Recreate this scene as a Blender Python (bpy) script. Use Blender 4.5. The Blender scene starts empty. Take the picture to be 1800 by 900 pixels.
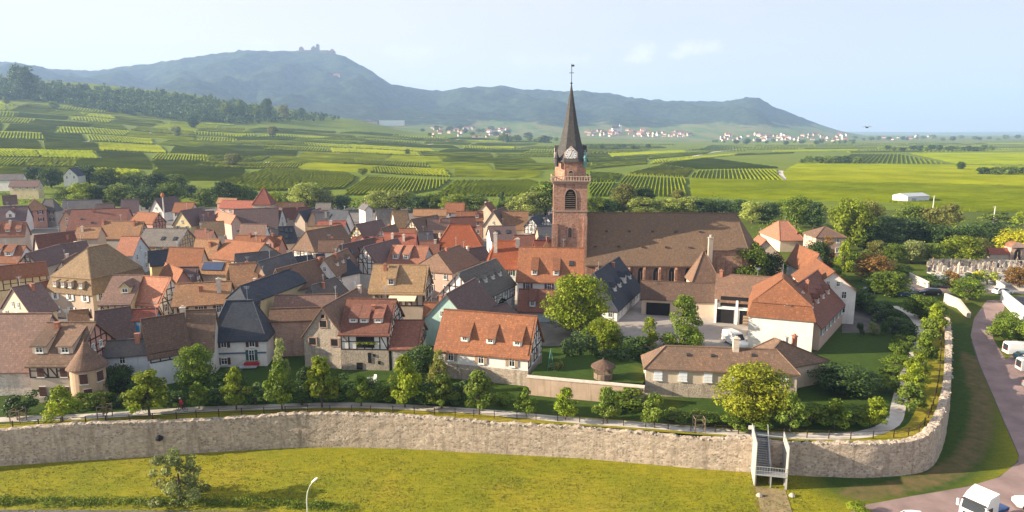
import bpy, math, random
import numpy as np
from math import radians, sin, cos, tan, pi, sqrt, atan2
from mathutils import Vector, Matrix, noise
S = bpy.context.scene
COL = S.collection
R = random.Random(7)
# ------------------------------------------------------------------ camera
F, PITCH, CZ = 1200.0, radians(10.3), 40.0
cd = bpy.data.cameras.new('camera'); cd.lens = 24.0; cd.sensor_width = 36.0
cd.clip_start = 0.5; cd.clip_end = 60000
cam = bpy.data.objects.new('camera', cd); COL.objects.link(cam)
cam.location = (0, 0, CZ); cam.rotation_euler = (pi/2 - PITCH, 0, 0)
S.camera = cam
# ------------------------------------------------------------------ light
SUN_EL, SUN_AZ = radians(20), radians(5)     # the sun stands to the left, a little on the camera's side
sdir = Vector((-cos(SUN_EL)*cos(SUN_AZ), -cos(SUN_EL)*sin(SUN_AZ), sin(SUN_EL)))
sl = bpy.data.lights.new('sun', 'SUN'); sl.energy = 5.0; sl.angle = radians(0.5); sl.color = (1.0, 0.83, 0.61)
so = bpy.data.objects.new('sun', sl); COL.objects.link(so)
so.rotation_euler = (-sdir).to_track_quat('-Z', 'Y').to_euler()
so.location = (-200, -50, 300)
W = bpy.data.worlds.new('World'); S.world = W; W.use_nodes = True
def build_world():
    nt = W.node_tree; nt.nodes.clear(); N = nt.nodes.new; Lk = nt.links.new
    out = N('ShaderNodeOutputWorld'); bg = N('ShaderNodeBackground'); bg.inputs[1].default_value = 0.053
    sky = N('ShaderNodeTexSky'); sky.sky_type = 'NISHITA'; sky.sun_disc = False
    sky.sun_elevation = SUN_EL; sky.sun_rotation = atan2(sdir.x, sdir.y)
    sky.altitude = 200; sky.air_density = 1.0; sky.dust_density = 0.6; sky.ozone_density = 1.5
    tc = N('ShaderNodeTexCoord'); mp = N('ShaderNodeMapping')
    mp.inputs['Scale'].default_value = (1.0, 1.0, 2.2)
    nz = N('ShaderNodeTexNoise'); nz.inputs['Scale'].default_value = 5.0; nz.inputs['Detail'].default_value = 8; nz.inputs['Roughness'].default_value = 0.6
    cr = N('ShaderNodeValToRGB'); cr.color_ramp.elements[0].position = 0.36; cr.color_ramp.elements[1].position = 0.72
    cr.color_ramp.elements[0].color = (.66, .66, .66, 1); cr.color_ramp.elements[1].color = (0.85, 0.85, 0.85, 1)
    Lk(tc.outputs['Generated'], mp.inputs[0]); Lk(mp.outputs[0], nz.inputs[0]); Lk(nz.outputs[0], cr.inputs[0])
    mx = N('ShaderNodeMix'); mx.data_type = 'RGBA'; mx.inputs[7].default_value = (5.1, 5.0, 5.15, 1)
    Lk(cr.outputs[0], mx.inputs[0]); Lk(sky.outputs[0], mx.inputs[6])
    last = mx.outputs[2]
    # paler, warmer sky low down on the sun's side
    sx_ = N('ShaderNodeSeparateXYZ'); Lk(tc.outputs['Generated'], sx_.inputs[0])
    g1 = N('ShaderNodeMath'); g1.operation = 'MULTIPLY_ADD'; Lk(sx_.outputs[0], g1.inputs[0]); g1.inputs[1].default_value = -1.0; g1.inputs[2].default_value = .55; g1.use_clamp = True
    g2 = N('ShaderNodeMath'); g2.operation = 'MULTIPLY_ADD'; Lk(sx_.outputs[2], g2.inputs[0]); g2.inputs[1].default_value = -2.2; g2.inputs[2].default_value = 1.0; g2.use_clamp = True
    g3 = N('ShaderNodeMath'); g3.operation = 'MULTIPLY'; Lk(g1.outputs[0], g3.inputs[0]); Lk(g2.outputs[0], g3.inputs[1])
    mg = N('ShaderNodeMix'); mg.data_type = 'RGBA'; mg.inputs[7].default_value = (6.8, 6.4, 6.2, 1)
    Lk(g3.outputs[0], mg.inputs[0]); Lk(last, mg.inputs[6]); last = mg.outputs[2]
    # two small cumulus heaps low above the ridge
    nz2 = N('ShaderNodeTexNoise'); nz2.inputs['Scale'].default_value = 34; nz2.inputs['Detail'].default_value = 7; nz2.inputs['Roughness'].default_value = 0.62
    Lk(tc.outputs['Generated'], nz2.inputs[0])
    for (u, v, sx, sz) in ((1132, 92, .021, .024), (1122, 104, .03, .008), (1222, 86, .036, .014), (1195, 96, .02, .010), (920, 106, .03, .014), (720, 96, .06, .022), (1000, 106, .05, .012), (470, 80, .03, .012)):
        a = (u-900)/F; b = (450-v)/F
        d = Vector((a, cos(PITCH)+b*sin(PITCH), -sin(PITCH)+b*cos(PITCH))).normalized()
        m2 = N('ShaderNodeMapping'); m2.vector_type = 'POINT'
        m2.inputs['Location'].default_value = (-d.x/sx, -d.y/.3, -d.z/sz)
        m2.inputs['Scale'].default_value = (1/sx, 1/.3, 1/sz)
        Lk(tc.outputs['Generated'], m2.inputs[0])
        ln = N('ShaderNodeVectorMath'); ln.operation = 'LENGTH'; Lk(m2.outputs[0], ln.inputs[0])
        s1 = N('ShaderNodeMath'); s1.operation = 'MULTIPLY_ADD'; Lk(nz2.outputs[0], s1.inputs[0]); s1.inputs[1].default_value = 2.6; s1.inputs[2].default_value = -0.45
        s2 = N('ShaderNodeMath'); s2.operation = 'SUBTRACT'; Lk(s1.outputs[0], s2.inputs[0]); Lk(ln.outputs['Value'], s2.inputs[1]); s2.use_clamp = True
        s3 = N('ShaderNodeMath'); s3.operation = 'MULTIPLY'; s3.use_clamp = True; Lk(s2.outputs[0], s3.inputs[0]); s3.inputs[1].default_value = 1.3 if u > 1100 else 0.6
        m3 = N('ShaderNodeMix'); m3.data_type = 'RGBA'; m3.inputs[7].default_value = (6.6, 6.5, 6.6, 1)
        Lk(s3.outputs[0], m3.inputs[0]); Lk(last, m3.inputs[6]); last = m3.outputs[2]
    Lk(last, bg.inputs[0]); Lk(bg.outputs[0], out.inputs[0])
build_world()
S.view_settings.view_transform = 'Standard'; S.view_settings.look = 'None'
S.view_settings.exposure = 1.68; S.view_settings.gamma = 1.0
S.render.engine = 'CYCLES'
S.cycles.use_denoising = True
S.cycles.max_bounces = 5; S.cycles.diffuse_bounces = 2; S.cycles.glossy_bounces = 2
S.cycles.transmission_bounces = 2; S.cycles.volume_bounces = 3; S.cycles.transparent_max_bounces = 6
S.cycles.sample_clamp_indirect = 4.0
# ------------------------------------------------------------------ projection
def ray(u, v):
    a = (u-900)/F; b = (450-v)/F
    return Vector((a, cos(PITCH)+b*sin(PITCH), -sin(PITCH)+b*cos(PITCH)))
def pt(u, v, z):
    d = ray(u, v); t = (z-CZ)/d.z
    return Vector((d.x*t, d.y*t, z))
def proj(p):
    zc = p[1]*cos(PITCH) - (p[2]-CZ)*sin(PITCH)
    yc = p[1]*sin(PITCH) + (p[2]-CZ)*cos(PITCH)
    return 900+F*p[0]/zc, 450-F*yc/zc
# ------------------------------------------------------------------ materials
MATS = {}
def _nodes(name):
    m = bpy.data.materials.new(name); m.use_nodes = True
    nt = m.node_tree; bs = nt.nodes['Principled BSDF']; bs.inputs['Specular IOR Level'].default_value = 0.25
    return m, nt, bs
def mixrgb(nt, fac, a, b, mode='MIX'):
    n = nt.nodes.new('ShaderNodeMix'); n.data_type = 'RGBA'; n.blend_type = mode
    for i, x in ((0, fac), (6, a), (7, b)):
        if hasattr(x, 'links'): nt.links.new(x, n.inputs[i])
        else: n.inputs[i].default_value = x if i == 0 else (*x, 1)
    return n.outputs[2]
def nz(nt, scale, detail=4, rough=0.6, co=None, out=0):
    n = nt.nodes.new('ShaderNodeTexNoise'); n.inputs['Scale'].default_value = scale
    n.inputs['Detail'].default_value = detail; n.inputs['Roughness'].default_value = rough
    if co is not None: nt.links.new(co, n.inputs['Vector'])
    return n.outputs[out]
def ramp(nt, x, p0, p1, c0=(0,0,0), c1=(1,1,1)):
    n = nt.nodes.new('ShaderNodeValToRGB'); e = n.color_ramp.elements
    e[0].position = p0; e[1].position = p1; e[0].color = (*c0, 1); e[1].color = (*c1, 1)
    nt.links.new(x, n.inputs[0]); return n.outputs[0]
def tcoord(nt, which='Object'):
    return nt.nodes.new('ShaderNodeTexCoord').outputs[which]
def geopos(nt): return nt.nodes.new('ShaderNodeNewGeometry').outputs['Position']
def objrand(nt): return nt.nodes.new('ShaderNodeObjectInfo').outputs['Random']
def bump(nt, bs, h, strength=0.5, dist=0.1):
    b = nt.nodes.new('ShaderNodeBump'); b.inputs['Strength'].default_value = strength; b.inputs['Distance'].default_value = dist
    nt.links.new(h, b.inputs['Height']); nt.links.new(b.outputs[0], bs.inputs['Normal'])
def scl(c, k): return tuple(min(1, x*k) for x in c)
def plain(name, c, rough=0.6, metal=0.0, var=0.15, sc=1.5):
    if name in MATS: return MATS[name]
    m, nt, bs = _nodes(name)
    f = ramp(nt, nz(nt, sc, 4, .6, tcoord(nt)), .3, .7)
    nt.links.new(mixrgb(nt, f, scl(c, 1-var), scl(c, 1+var)), bs.inputs['Base Color'])
    bs.inputs['Roughness'].default_value = rough; bs.inputs['Metallic'].default_value = metal
    MATS[name] = m; return m
def roofmat(name, c, c2=None):
    """old clay tiles: courses across the slope, single odd tiles, lichen and soot stains"""
    m, nt, bs = _nodes(name); c2 = c2 or tuple(x*.62 for x in c)
    uv = tcoord(nt, 'UV')
    br = nt.nodes.new('ShaderNodeTexBrick'); nt.links.new(uv, br.inputs['Vector'])
    br.inputs['Scale'].default_value = 1.0; br.inputs['Brick Width'].default_value = 0.24; br.inputs['Row Height'].default_value = 0.34
    br.inputs['Mortar Size'].default_value = 0.022; br.inputs['Mortar Smooth'].default_value = 0.4; br.offset = 0.5
    br.inputs['Color1'].default_value = (*scl(c, 1.14), 1); br.inputs['Color2'].default_value = (*scl(c, .84), 1); br.inputs['Mortar'].default_value = (*scl(c, .55), 1)
    pos = geopos(nt)
    st = ramp(nt, nz(nt, .28, 6, .7, pos), .42, .72)
    col = mixrgb(nt, st, br.outputs['Color'], c2)
    sp = ramp(nt, nz(nt, 2.6, 3, .8, pos), .56, .70)
    col = mixrgb(nt, sp, col, scl(c, 1.55))
    sp2 = ramp(nt, nz(nt, 1.7, 4, .8, mp_off(nt, pos, 31)), .55, .74)
    col = mixrgb(nt, sp2, col, scl(c2, .6))
    hv = nt.nodes.new('ShaderNodeHueSaturation'); nt.links.new(col, hv.inputs['Color'])
    mr = nt.nodes.new('ShaderNodeMapRange'); mr.inputs['To Min'].default_value = .78; mr.inputs['To Max'].default_value = 1.2
    nt.links.new(objrand(nt), mr.inputs[0]); nt.links.new(mr.outputs[0], hv.inputs['Value'])
    nt.links.new(hv.outputs[0], bs.inputs['Base Color']); bs.inputs['Roughness'].default_value = .85
    bump(nt, bs, br.outputs['Fac'], -.35, .05)
    MATS[name] = m; return m
def mp_off(nt, v, o):
    n = nt.nodes.new('ShaderNodeVectorMath'); n.operation = 'ADD'; n.inputs[1].default_value = (o, o*.7, o*1.3)
    nt.links.new(v, n.inputs[0]); return n.outputs[0]
def wallmat(name, c, dirt=.35):
    m, nt, bs = _nodes(name); pos = geopos(nt)
    f = ramp(nt, nz(nt, .5, 6, .65, pos), .35, .75)
    col = mixrgb(nt, f, c, scl(c, 1-dirt*.6))
    f2 = ramp(nt, nz(nt, 3.0, 5, .7, pos), .5, .75)
    col = mixrgb(nt, f2, col, scl(c, .84))
    # run-off streaks
    mpn = nt.nodes.new('ShaderNodeMapping'); mpn.inputs['Scale'].default_value = (2.5, 2.5, .18); nt.links.new(pos, mpn.inputs[0])
    f3 = ramp(nt, nz(nt, 1.0, 4, .6, mpn.outputs[0]), .56, .8)
    col = mixrgb(nt, f3, col, scl(c, 1-dirt))
    nt.links.new(col, bs.inputs['Base Color']); bs.inputs['Roughness'].default_value = .9
    MATS[name] = m; return m
def stonemat(name, c1, c2, c3, scale=3.0, mort=(.42,.37,.31), squash=1.6, bstr=.6):
    m, nt, bs = _nodes(name); pos = geopos(nt)
    mpn = nt.nodes.new('ShaderNodeMapping'); mpn.inputs['Scale'].default_value = (1, 1, squash); nt.links.new(pos, mpn.inputs[0])
    wob = mixrgb(nt, .12, mpn.outputs[0], nz(nt, 2, 2, .5, pos, 1))
    vo = nt.nodes.new('ShaderNodeTexVoronoi'); vo.inputs['Scale'].default_value = scale; nt.links.new(wob, vo.inputs['Vector'])
    ve = nt.nodes.new('ShaderNodeTexVoronoi'); ve.feature = 'DISTANCE_TO_EDGE'; ve.inputs['Scale'].default_value = scale; nt.links.new(wob, ve.inputs['Vector'])
    sp = nt.nodes.new('ShaderNodeSeparateColor'); nt.links.new(vo.outputs['Color'], sp.inputs[0])
    col = mixrgb(nt, ramp(nt, sp.outputs[0], .2, .9), c1, c2)
    col = mixrgb(nt, ramp(nt, sp.outputs[1], .72, .95), col, c3)
    edge = ramp(nt, ve.outputs['Distance'], .03, .13)
    big = ramp(nt, nz(nt, .33, 6, .7, pos), .38, .66)
    em = nt.nodes.new('ShaderNodeMath'); em.operation = 'MAXIMUM'
    sb = nt.nodes.new('ShaderNodeMath'); sb.operation = 'MULTIPLY_ADD'; nt.links.new(big, sb.inputs[0]); sb.inputs[1].default_value = -.8; sb.inputs[2].default_value = .42
    inv = nt.nodes.new('ShaderNodeMath'); inv.operation = 'SUBTRACT'; inv.inputs[0].default_value = 1; nt.links.new(edge, inv.inputs[1])
    nt.links.new(inv.outputs[0], em.inputs[0]); nt.links.new(sb.outputs[0], em.inputs[1])
    col = mixrgb(nt, em.outputs[0], col, mort)
    col = mixrgb(nt, ramp(nt, nz(nt, .9, 6, .7, mp_off(nt, pos, 9)), .52, .74), col, scl(c1, .62))
    mp3 = nt.nodes.new('ShaderNodeMapping'); mp3.inputs['Scale'].default_value = (1.3, 1.3, .12); nt.links.new(pos, mp3.inputs[0])
    col = mixrgb(nt, ramp(nt, nz(nt, 1, 5, .65, mp3.outputs[0]), .52, .74), col, scl(c1, .5))
    nt.links.new(col, bs.inputs['Base Color']); bs.inputs['Roughness'].default_value = .95
    if bstr: bump(nt, bs, edge, bstr, .06)
    MATS[name] = m; return m
def leafmat(name, c, c2, translucent=.35):
    m, nt, bs = _nodes(name); pos = geopos(nt)
    f = ramp(nt, nz(nt, .55, 3, .6, pos), .35, .65)
    col = mixrgb(nt, f, c, c2)
    at = nt.nodes.new('ShaderNodeAttribute'); at.attribute_name = 'tint'
    hv = nt.nodes.new('ShaderNodeHueSaturation'); nt.links.new(col, hv.inputs['Color'])
    mr = nt.nodes.new('ShaderNodeMapRange'); mr.inputs['To Min'].default_value = .55; mr.inputs['To Max'].default_value = 1.45
    nt.links.new(at.outputs['Fac'], mr.inputs[0])
    mr2 = nt.nodes.new('ShaderNodeMapRange'); mr2.inputs['To Min'].default_value = .8; mr2.inputs['To Max'].default_value = 1.2
    nt.links.new(objrand(nt), mr2.inputs[0])
    mu = nt.nodes.new('ShaderNodeMath'); mu.operation = 'MULTIPLY'; nt.links.new(mr.outputs[0], mu.inputs[0]); nt.links.new(mr2.outputs[0], mu.inputs[1])
    nt.links.new(mu.outputs[0], hv.inputs['Value'])
    nt.links.new(hv.outputs[0], bs.inputs['Base Color']); bs.inputs['Roughness'].default_value = .6
    tr = nt.nodes.new('ShaderNodeBsdfTranslucent'); nt.links.new(hv.outputs[0], tr.inputs[0])
    ms = nt.nodes.new('ShaderNodeMixShader'); ms.inputs[0].default_value = translucent
    nt.links.new(bs.outputs[0], ms.inputs[1]); nt.links.new(tr.outputs[0], ms.inputs[2])
    nt.links.new(ms.outputs[0], nt.nodes['Material Output'].inputs[0])
    MATS[name] = m; return m
def glassmat():
    m, nt, bs = _nodes('window_glass')
    bs.inputs['Base Color'].default_value = (.025, .03, .035, 1); bs.inputs['Roughness'].default_value = .12; bs.inputs['Specular IOR Level'].default_value = .6
    MATS['glass'] = m; return m
glassmat()
# ------------------------------------------------------------------ mesh builder
class MB:
    def __init__(s): s.v = []; s.f = []; s.m = []
    def face(s, pts, mi=0):
        k = len(s.v); s.v += [tuple(p) for p in pts]; s.f.append(tuple(range(k, k+len(pts)))); s.m.append(mi)
    def add(s, verts, faces, mi=0):
        k = len(s.v); s.v += [tuple(p) for p in verts]
        for f in faces: s.f.append(tuple(i+k for i in f)); s.m.append(mi)
    def box(s, c, size, mi=0, rz=0.0, M=None):
        x, y, z = (q/2 for q in size); cs, sn = cos(rz), sin(rz); vs = []
        for dz in (-z, z):
            for dx, dy in ((-x,-y),(x,-y),(x,y),(-x,y)):
                p = Vector((c[0]+dx*cs-dy*sn, c[1]+dx*sn+dy*cs, c[2]+dz)); vs.append(M @ p if M else p)
        s.add(vs, [(0,3,2,1),(4,5,6,7),(0,1,5,4),(1,2,6,5),(2,3,7,6),(3,0,4,7)], mi)
    def bar(s, p, q, w, d=None, mi=0, up=(0,0,1)):
        p, q = Vector(p), Vector(q); d = d or w; ax = (q-p).normalized(); up = Vector(up)
        if abs(ax.dot(up)) > .98: up = Vector((0,1,0))
        sd = ax.cross(up).normalized()*w/2; u2 = sd.cross(ax).normalized()*d/2
        vs = [a+b for a in (p, q) for b in (-sd-u2, sd-u2, sd+u2, -sd+u2)]
        s.add(vs, [(0,1,2,3),(7,6,5,4),(0,4,5,1),(1,5,6,2),(2,6,7,3),(3,7,4,0)], mi)
    def lathe(s, c, prof, n=16, mi=0, cap=True, a0=0.0, sx=1, sy=1):
        k = len(s.v)
        for r, z in prof:
            for i in range(n):
                a = a0+2*pi*i/n; s.v.append((c[0]+r*cos(a)*sx, c[1]+r*sin(a)*sy, c[2]+z))
        for j in range(len(prof)-1):
            for i in range(n):
                i2 = (i+1) % n; s.f.append((k+j*n+i, k+j*n+i2, k+(j+1)*n+i2, k+(j+1)*n+i)); s.m.append(mi)
        if cap:
            s.f.append(tuple(k+i for i in reversed(range(n)))); s.m.append(mi)
            s.f.append(tuple(k+(len(prof)-1)*n+i for i in range(n))); s.m.append(mi)
    def tube(s, pts, rad, n=8, mi=0):
        pts = [Vector(p) for p in pts]; k = len(s.v); rad = rad if isinstance(rad, (list, tuple)) else [rad]*len(pts)
        for i, p in enumerate(pts):
            ax = (pts[min(i+1, len(pts)-1)]-pts[max(i-1, 0)]).normalized()
            up = Vector((0,0,1)) if abs(ax.z) < .95 else Vector((0,1,0))
            a = ax.cross(up).normalized(); b = a.cross(ax)
            for j in range(n):
                t = 2*pi*j/n; s.v.append(tuple(p+(a*cos(t)+b*sin(t))*rad[i]))
        for i in range(len(pts)-1):
            for j in range(n):
                j2 = (j+1) % n; s.f.append((k+i*n+j, k+i*n+j2, k+(i+1)*n+j2, k+(i+1)*n+j)); s.m.append(mi)
        s.f.append(tuple(k+j for j in range(n))); s.m.append(mi)
        s.f.append(tuple(k+(len(pts)-1)*n+j for j in reversed(range(n)))); s.m.append(mi)
    def mesh(s, name, mats, uv=False, smooth=False):
        me = bpy.data.meshes.new(name); me.from_pydata(s.v, [], s.f)
        for m in (mats if isinstance(mats, (list, tuple)) else [mats]): me.materials.append(m)
        if any(s.m): me.polygons.foreach_set('material_index', s.m)
        if uv: autouv(me)
        if smooth: me.polygons.foreach_set('use_smooth', [True]*len(s.f))
        me.update(); return me
    def build(s, name, mats, parent=None, uv=False, smooth=False):
        return link(name, s.mesh(name, mats, uv, smooth), parent)
def autouv(me):
    uvl = me.uv_layers.new(name='UVMap'); data = [0.0]*(2*len(me.loops)); vs = me.vertices
    for p in me.polygons:
        n = p.normal; t = Vector((-n.y, n.x, 0))
        t = Vector((1,0,0)) if t.length < 1e-4 else t.normalized()
        b = n.cross(t)
        for li in p.loop_indices:
            co = vs[me.loops[li].vertex_index].co; data[2*li] = co.dot(t); data[2*li+1] = co.dot(b)
    uvl.data.foreach_set('uv', data)
def link(name, data, parent=None):
    o = bpy.data.objects.new(name, data); COL.objects.link(o)
    if parent is not None: o.parent = parent
    return o
def tag(o, label=None, cat=None, group=None, kind=None):
    if label: o['label'] = label
    if cat: o['category'] = cat
    if group: o['group'] = group
    if kind: o['kind'] = kind
    return o
def thing(name, label, cat, loc=(0,0,0), rz=0.0, group=None):
    o = link(name, None); o.location = loc; o.rotation_euler = (0,0,rz); o.empty_display_size = .5
    return tag(o, label, cat, group)
def struct(o): o['kind'] = 'structure'; return o
def copytree(o, parent=None):
    c = o.copy(); COL.objects.link(c)
    if parent is not None: c.parent = parent
    for ch in list(o.children): copytree(ch, c)
    return c
# ------------------------------------------------------------------ terrain
UCOL = np.array([-1500,-600,0,150,300,450,600,750,900,1100,1300,1500,1800,2400,3300], float)
def vflat(y, z=4.0):
    return 450-F*math.tan(PITCH-math.atan((CZ-z)/y))
TV = {  # depth -> image row of the ground there, per azimuth column
 480: (285,290,300,304,310,317,321,None,None,None,None,None,None,None,None),
 700: (235,240,262,268,275,283,288,292,None,None,None,None,None,None,None),
 1000:(190,195,222,234,246,255,262,268,272,None,None,None,None,None,None),
 1400:(150,155,180,194,210,224,237,250,258,262,None,None,None,None,None),
 1800:(120,120,137,145,160,182,207,236,248,254,None,None,None,None,None),
 2300:(140,145,152,162,180,200,219,232,243,250,None,None,None,None,None),
 3000:(150,150,160,170,186,202,214,224,236,244,None,None,None,None,None),
}
YR = sorted(TV)
CREST = [(-1500,95),(-600,90),(0,105),(60,113),(100,121),(180,125),(250,115),(300,108),(350,100),(400,92),(440,88),(500,89),(560,89),(610,98),(650,120),(690,148),(750,157),(780,160),(830,153),(880,151),(920,157),(1000,161),(1060,163),(1120,173),(1150,176),(1230,178),(1270,178),(1310,172),(1330,174),(1360,189),(1400,203),(1440,219),(1480,231),(1520,238),(1600,239),(3300,239)]
def _z(v, y):
    b = (450-v)/F
    return CZ + y*(-sin(PITCH)+b*cos(PITCH))/(cos(PITCH)+b*sin(PITCH))
ZT = np.zeros((len(YR)+1, len(UCOL)))
ZT[0] = 3.9
for i, y in enumerate(YR):
    for j in range(len(UCOL)):
        v = TV[y][j]; ZT[i+1, j] = 3.9 if v is None else _z(v, y)
YT = np.array([330]+YR, float)
def sstep(a, b, x):
    t = np.clip((x-a)/(b-a), 0, 1); return t*t*(3-2*t)
def hfield(x, y):
    """ground height (numpy arrays)"""
    x = np.asarray(x, float); y = np.asarray(y, float)
    U = 900+F*x/(np.maximum(y, 1)*.984)
    near = 3.9*sstep(88, 150, y)
    Uc = np.clip(U, UCOL[0], UCOL[-1])
    ju = np.clip(np.searchsorted(UCOL, Uc)-1, 0, len(UCOL)-2); tu = (Uc-UCOL[ju])/(UCOL[ju+1]-UCOL[ju]); tu = tu*tu*(3-2*tu)*.5+tu*.5
    yc = np.clip(y, YT[0], YT[-1]); iy = np.clip(np.searchsorted(YT, yc)-1, 0, len(YT)-2); ty = (yc-YT[iy])/(YT[iy+1]-YT[iy])
    def row(i): return ZT[i, ju]*(1-tu)+ZT[i, ju+1]*tu
    z0, z1 = row(iy), row(iy+1)
    zm, zp = row(np.maximum(iy-1, 0)), row(np.minimum(iy+2, len(YT)-1))
    lin = z0*(1-ty)+z1*ty
    z = np.where(y < 330, near, lin)
    # mountains
    cv = np.interp(U, [c[0] for c in CREST], [c[1] for c in CREST])
    zc = _z(cv, 5000.0)
    base = row(np.full_like(iy, len(YT)-1))
    t = np.clip((y-3000)/2000, 0, None)
    prof = np.where(t <= 1, t**1.35, np.clip(1-(t-1)*.7, 0, 1)**1.5)
    zmnt = base*np.clip(1-np.maximum(t-1, 0), 0, 1)+np.maximum(zc-base, 0)*prof
    far = 34*sstep(7000, 12500, y)+12*sstep(6500, 13000, y)*np.sin(x/900+1)**2*sstep(500,3000,x)
    return np.where(y > 3000, np.maximum(zmnt, far), z)
def ground(x, y): return float(hfield(x, y))
_YS = np.geomspace(25, 12000, 700)
def on_terrain(u, v, dz=0.0):
    d = ray(u, v); ys = _YS
    for rep in range(3):
        t = ys/d.y; below = CZ+d.z*t-hfield(d.x*t, ys)-dz <= 0
        if not below.any(): return None
        i = int(np.argmax(below)); lo, hi = (ys[i-1] if i else ys[0]*.98), ys[i]; ys = np.linspace(lo, hi, 24)
    t = hi/d.y; return Vector((d.x*t, hi, ground(d.x*t, hi)+dz))
def grassmat(name, a, b, dry, sc=.5, extra=None, dryamt=(.5, .7)):
    m, nt, bs = _nodes(name); pos = geopos(nt)
    col = mixrgb(nt, ramp(nt, nz(nt, sc*.25, 6, .7, pos), .35, .65), a, b)
    col = mixrgb(nt, ramp(nt, nz(nt, sc*.12, 5, .6, mp_off(nt, pos, 17)), *dryamt), col, dry)
    mpn = nt.nodes.new('ShaderNodeMapping'); mpn.inputs['Scale'].default_value = (.5, 1.6, 1); nt.links.new(pos, mpn.inputs[0])
    col = mixrgb(nt, ramp(nt, nz(nt, sc*3, 6, .75, mpn.outputs[0]), .42, .68), col, scl(a, .55))
    fine = nz(nt, 6, 3, .8, pos)
    col = mixrgb(nt, ramp(nt, fine, .4, .7), col, scl(b, 1.25))
    if name == 'lawn_grass':
        al = nt.nodes.new('ShaderNodeAttribute'); al.attribute_name = 'lush_shade'; col = mixrgb(nt, al.outputs['Fac'], col, mixrgb(nt, ramp(nt, nz(nt, 1.2, 4, .7, pos), .3, .7), (.028, .062, .010), (.055, .09, .014)))
        at = nt.nodes.new('ShaderNodeAttribute'); at.attribute_name = 'dirt'
        ad = nt.nodes.new('ShaderNodeMath'); ad.operation = 'MULTIPLY_ADD'; nt.links.new(nz(nt, .7, 5, .7, pos), ad.inputs[0]); ad.inputs[1].default_value = .9; ad.inputs[2].default_value = -.45
        a2 = nt.nodes.new('ShaderNodeMath'); a2.operation = 'ADD'; nt.links.new(ad.outputs[0], a2.inputs[0]); nt.links.new(at.outputs['Fac'], a2.inputs[1])
        col = mixrgb(nt, ramp(nt, a2.outputs[0], .35, .8), col, (.17, .115, .06))
    nt.links.new(col, bs.inputs['Base Color']); bs.inputs['Roughness'].default_value = .95; bs.inputs['Specular IOR Level'].default_value = .1
    bump(nt, bs, fine, .5, .12)
    MATS[name] = m; return m
def seg_dist(P, line):
    best = np.full(len(P), 1e9)
    for a, b in zip(line[:-1], line[1:]):
        a = np.array(a[:2]); b = np.array(b[:2]); ab = b-a
        t = np.clip(((P-a)@ab)/(ab@ab), 0, 1); best = np.minimum(best, np.linalg.norm(P-(a+t[:, None]*ab), axis=1))
    return best
def dirt_weight(sub):
    P = sub[:, :2]; w = np.zeros(len(P))
    for line, wid, k in (([(1500,868),(1580,858),(1650,838),(1700,805),(1722,760),(1728,710),(1715,660),(1702,625)], 1.9, .62), ([(1340,858),(1352,905),(1360,960)], 1.6, .55)):
        L = [tuple(on_terrain(u, v)) for u, v in line]
        w = np.maximum(w, k*np.clip(1.5-seg_dist(P, L)/wid, 0, 1))
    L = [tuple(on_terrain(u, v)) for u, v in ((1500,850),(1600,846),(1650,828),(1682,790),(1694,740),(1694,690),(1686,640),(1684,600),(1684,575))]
    return w.tolist(), np.maximum(np.clip(1.6-seg_dist(P, L)/4.2, 0, 1), .8*sstep(98, 125, P[:, 1])).tolist()  # wall's shade along the ditch painted darker green, plus greener garden grass farther back
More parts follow.
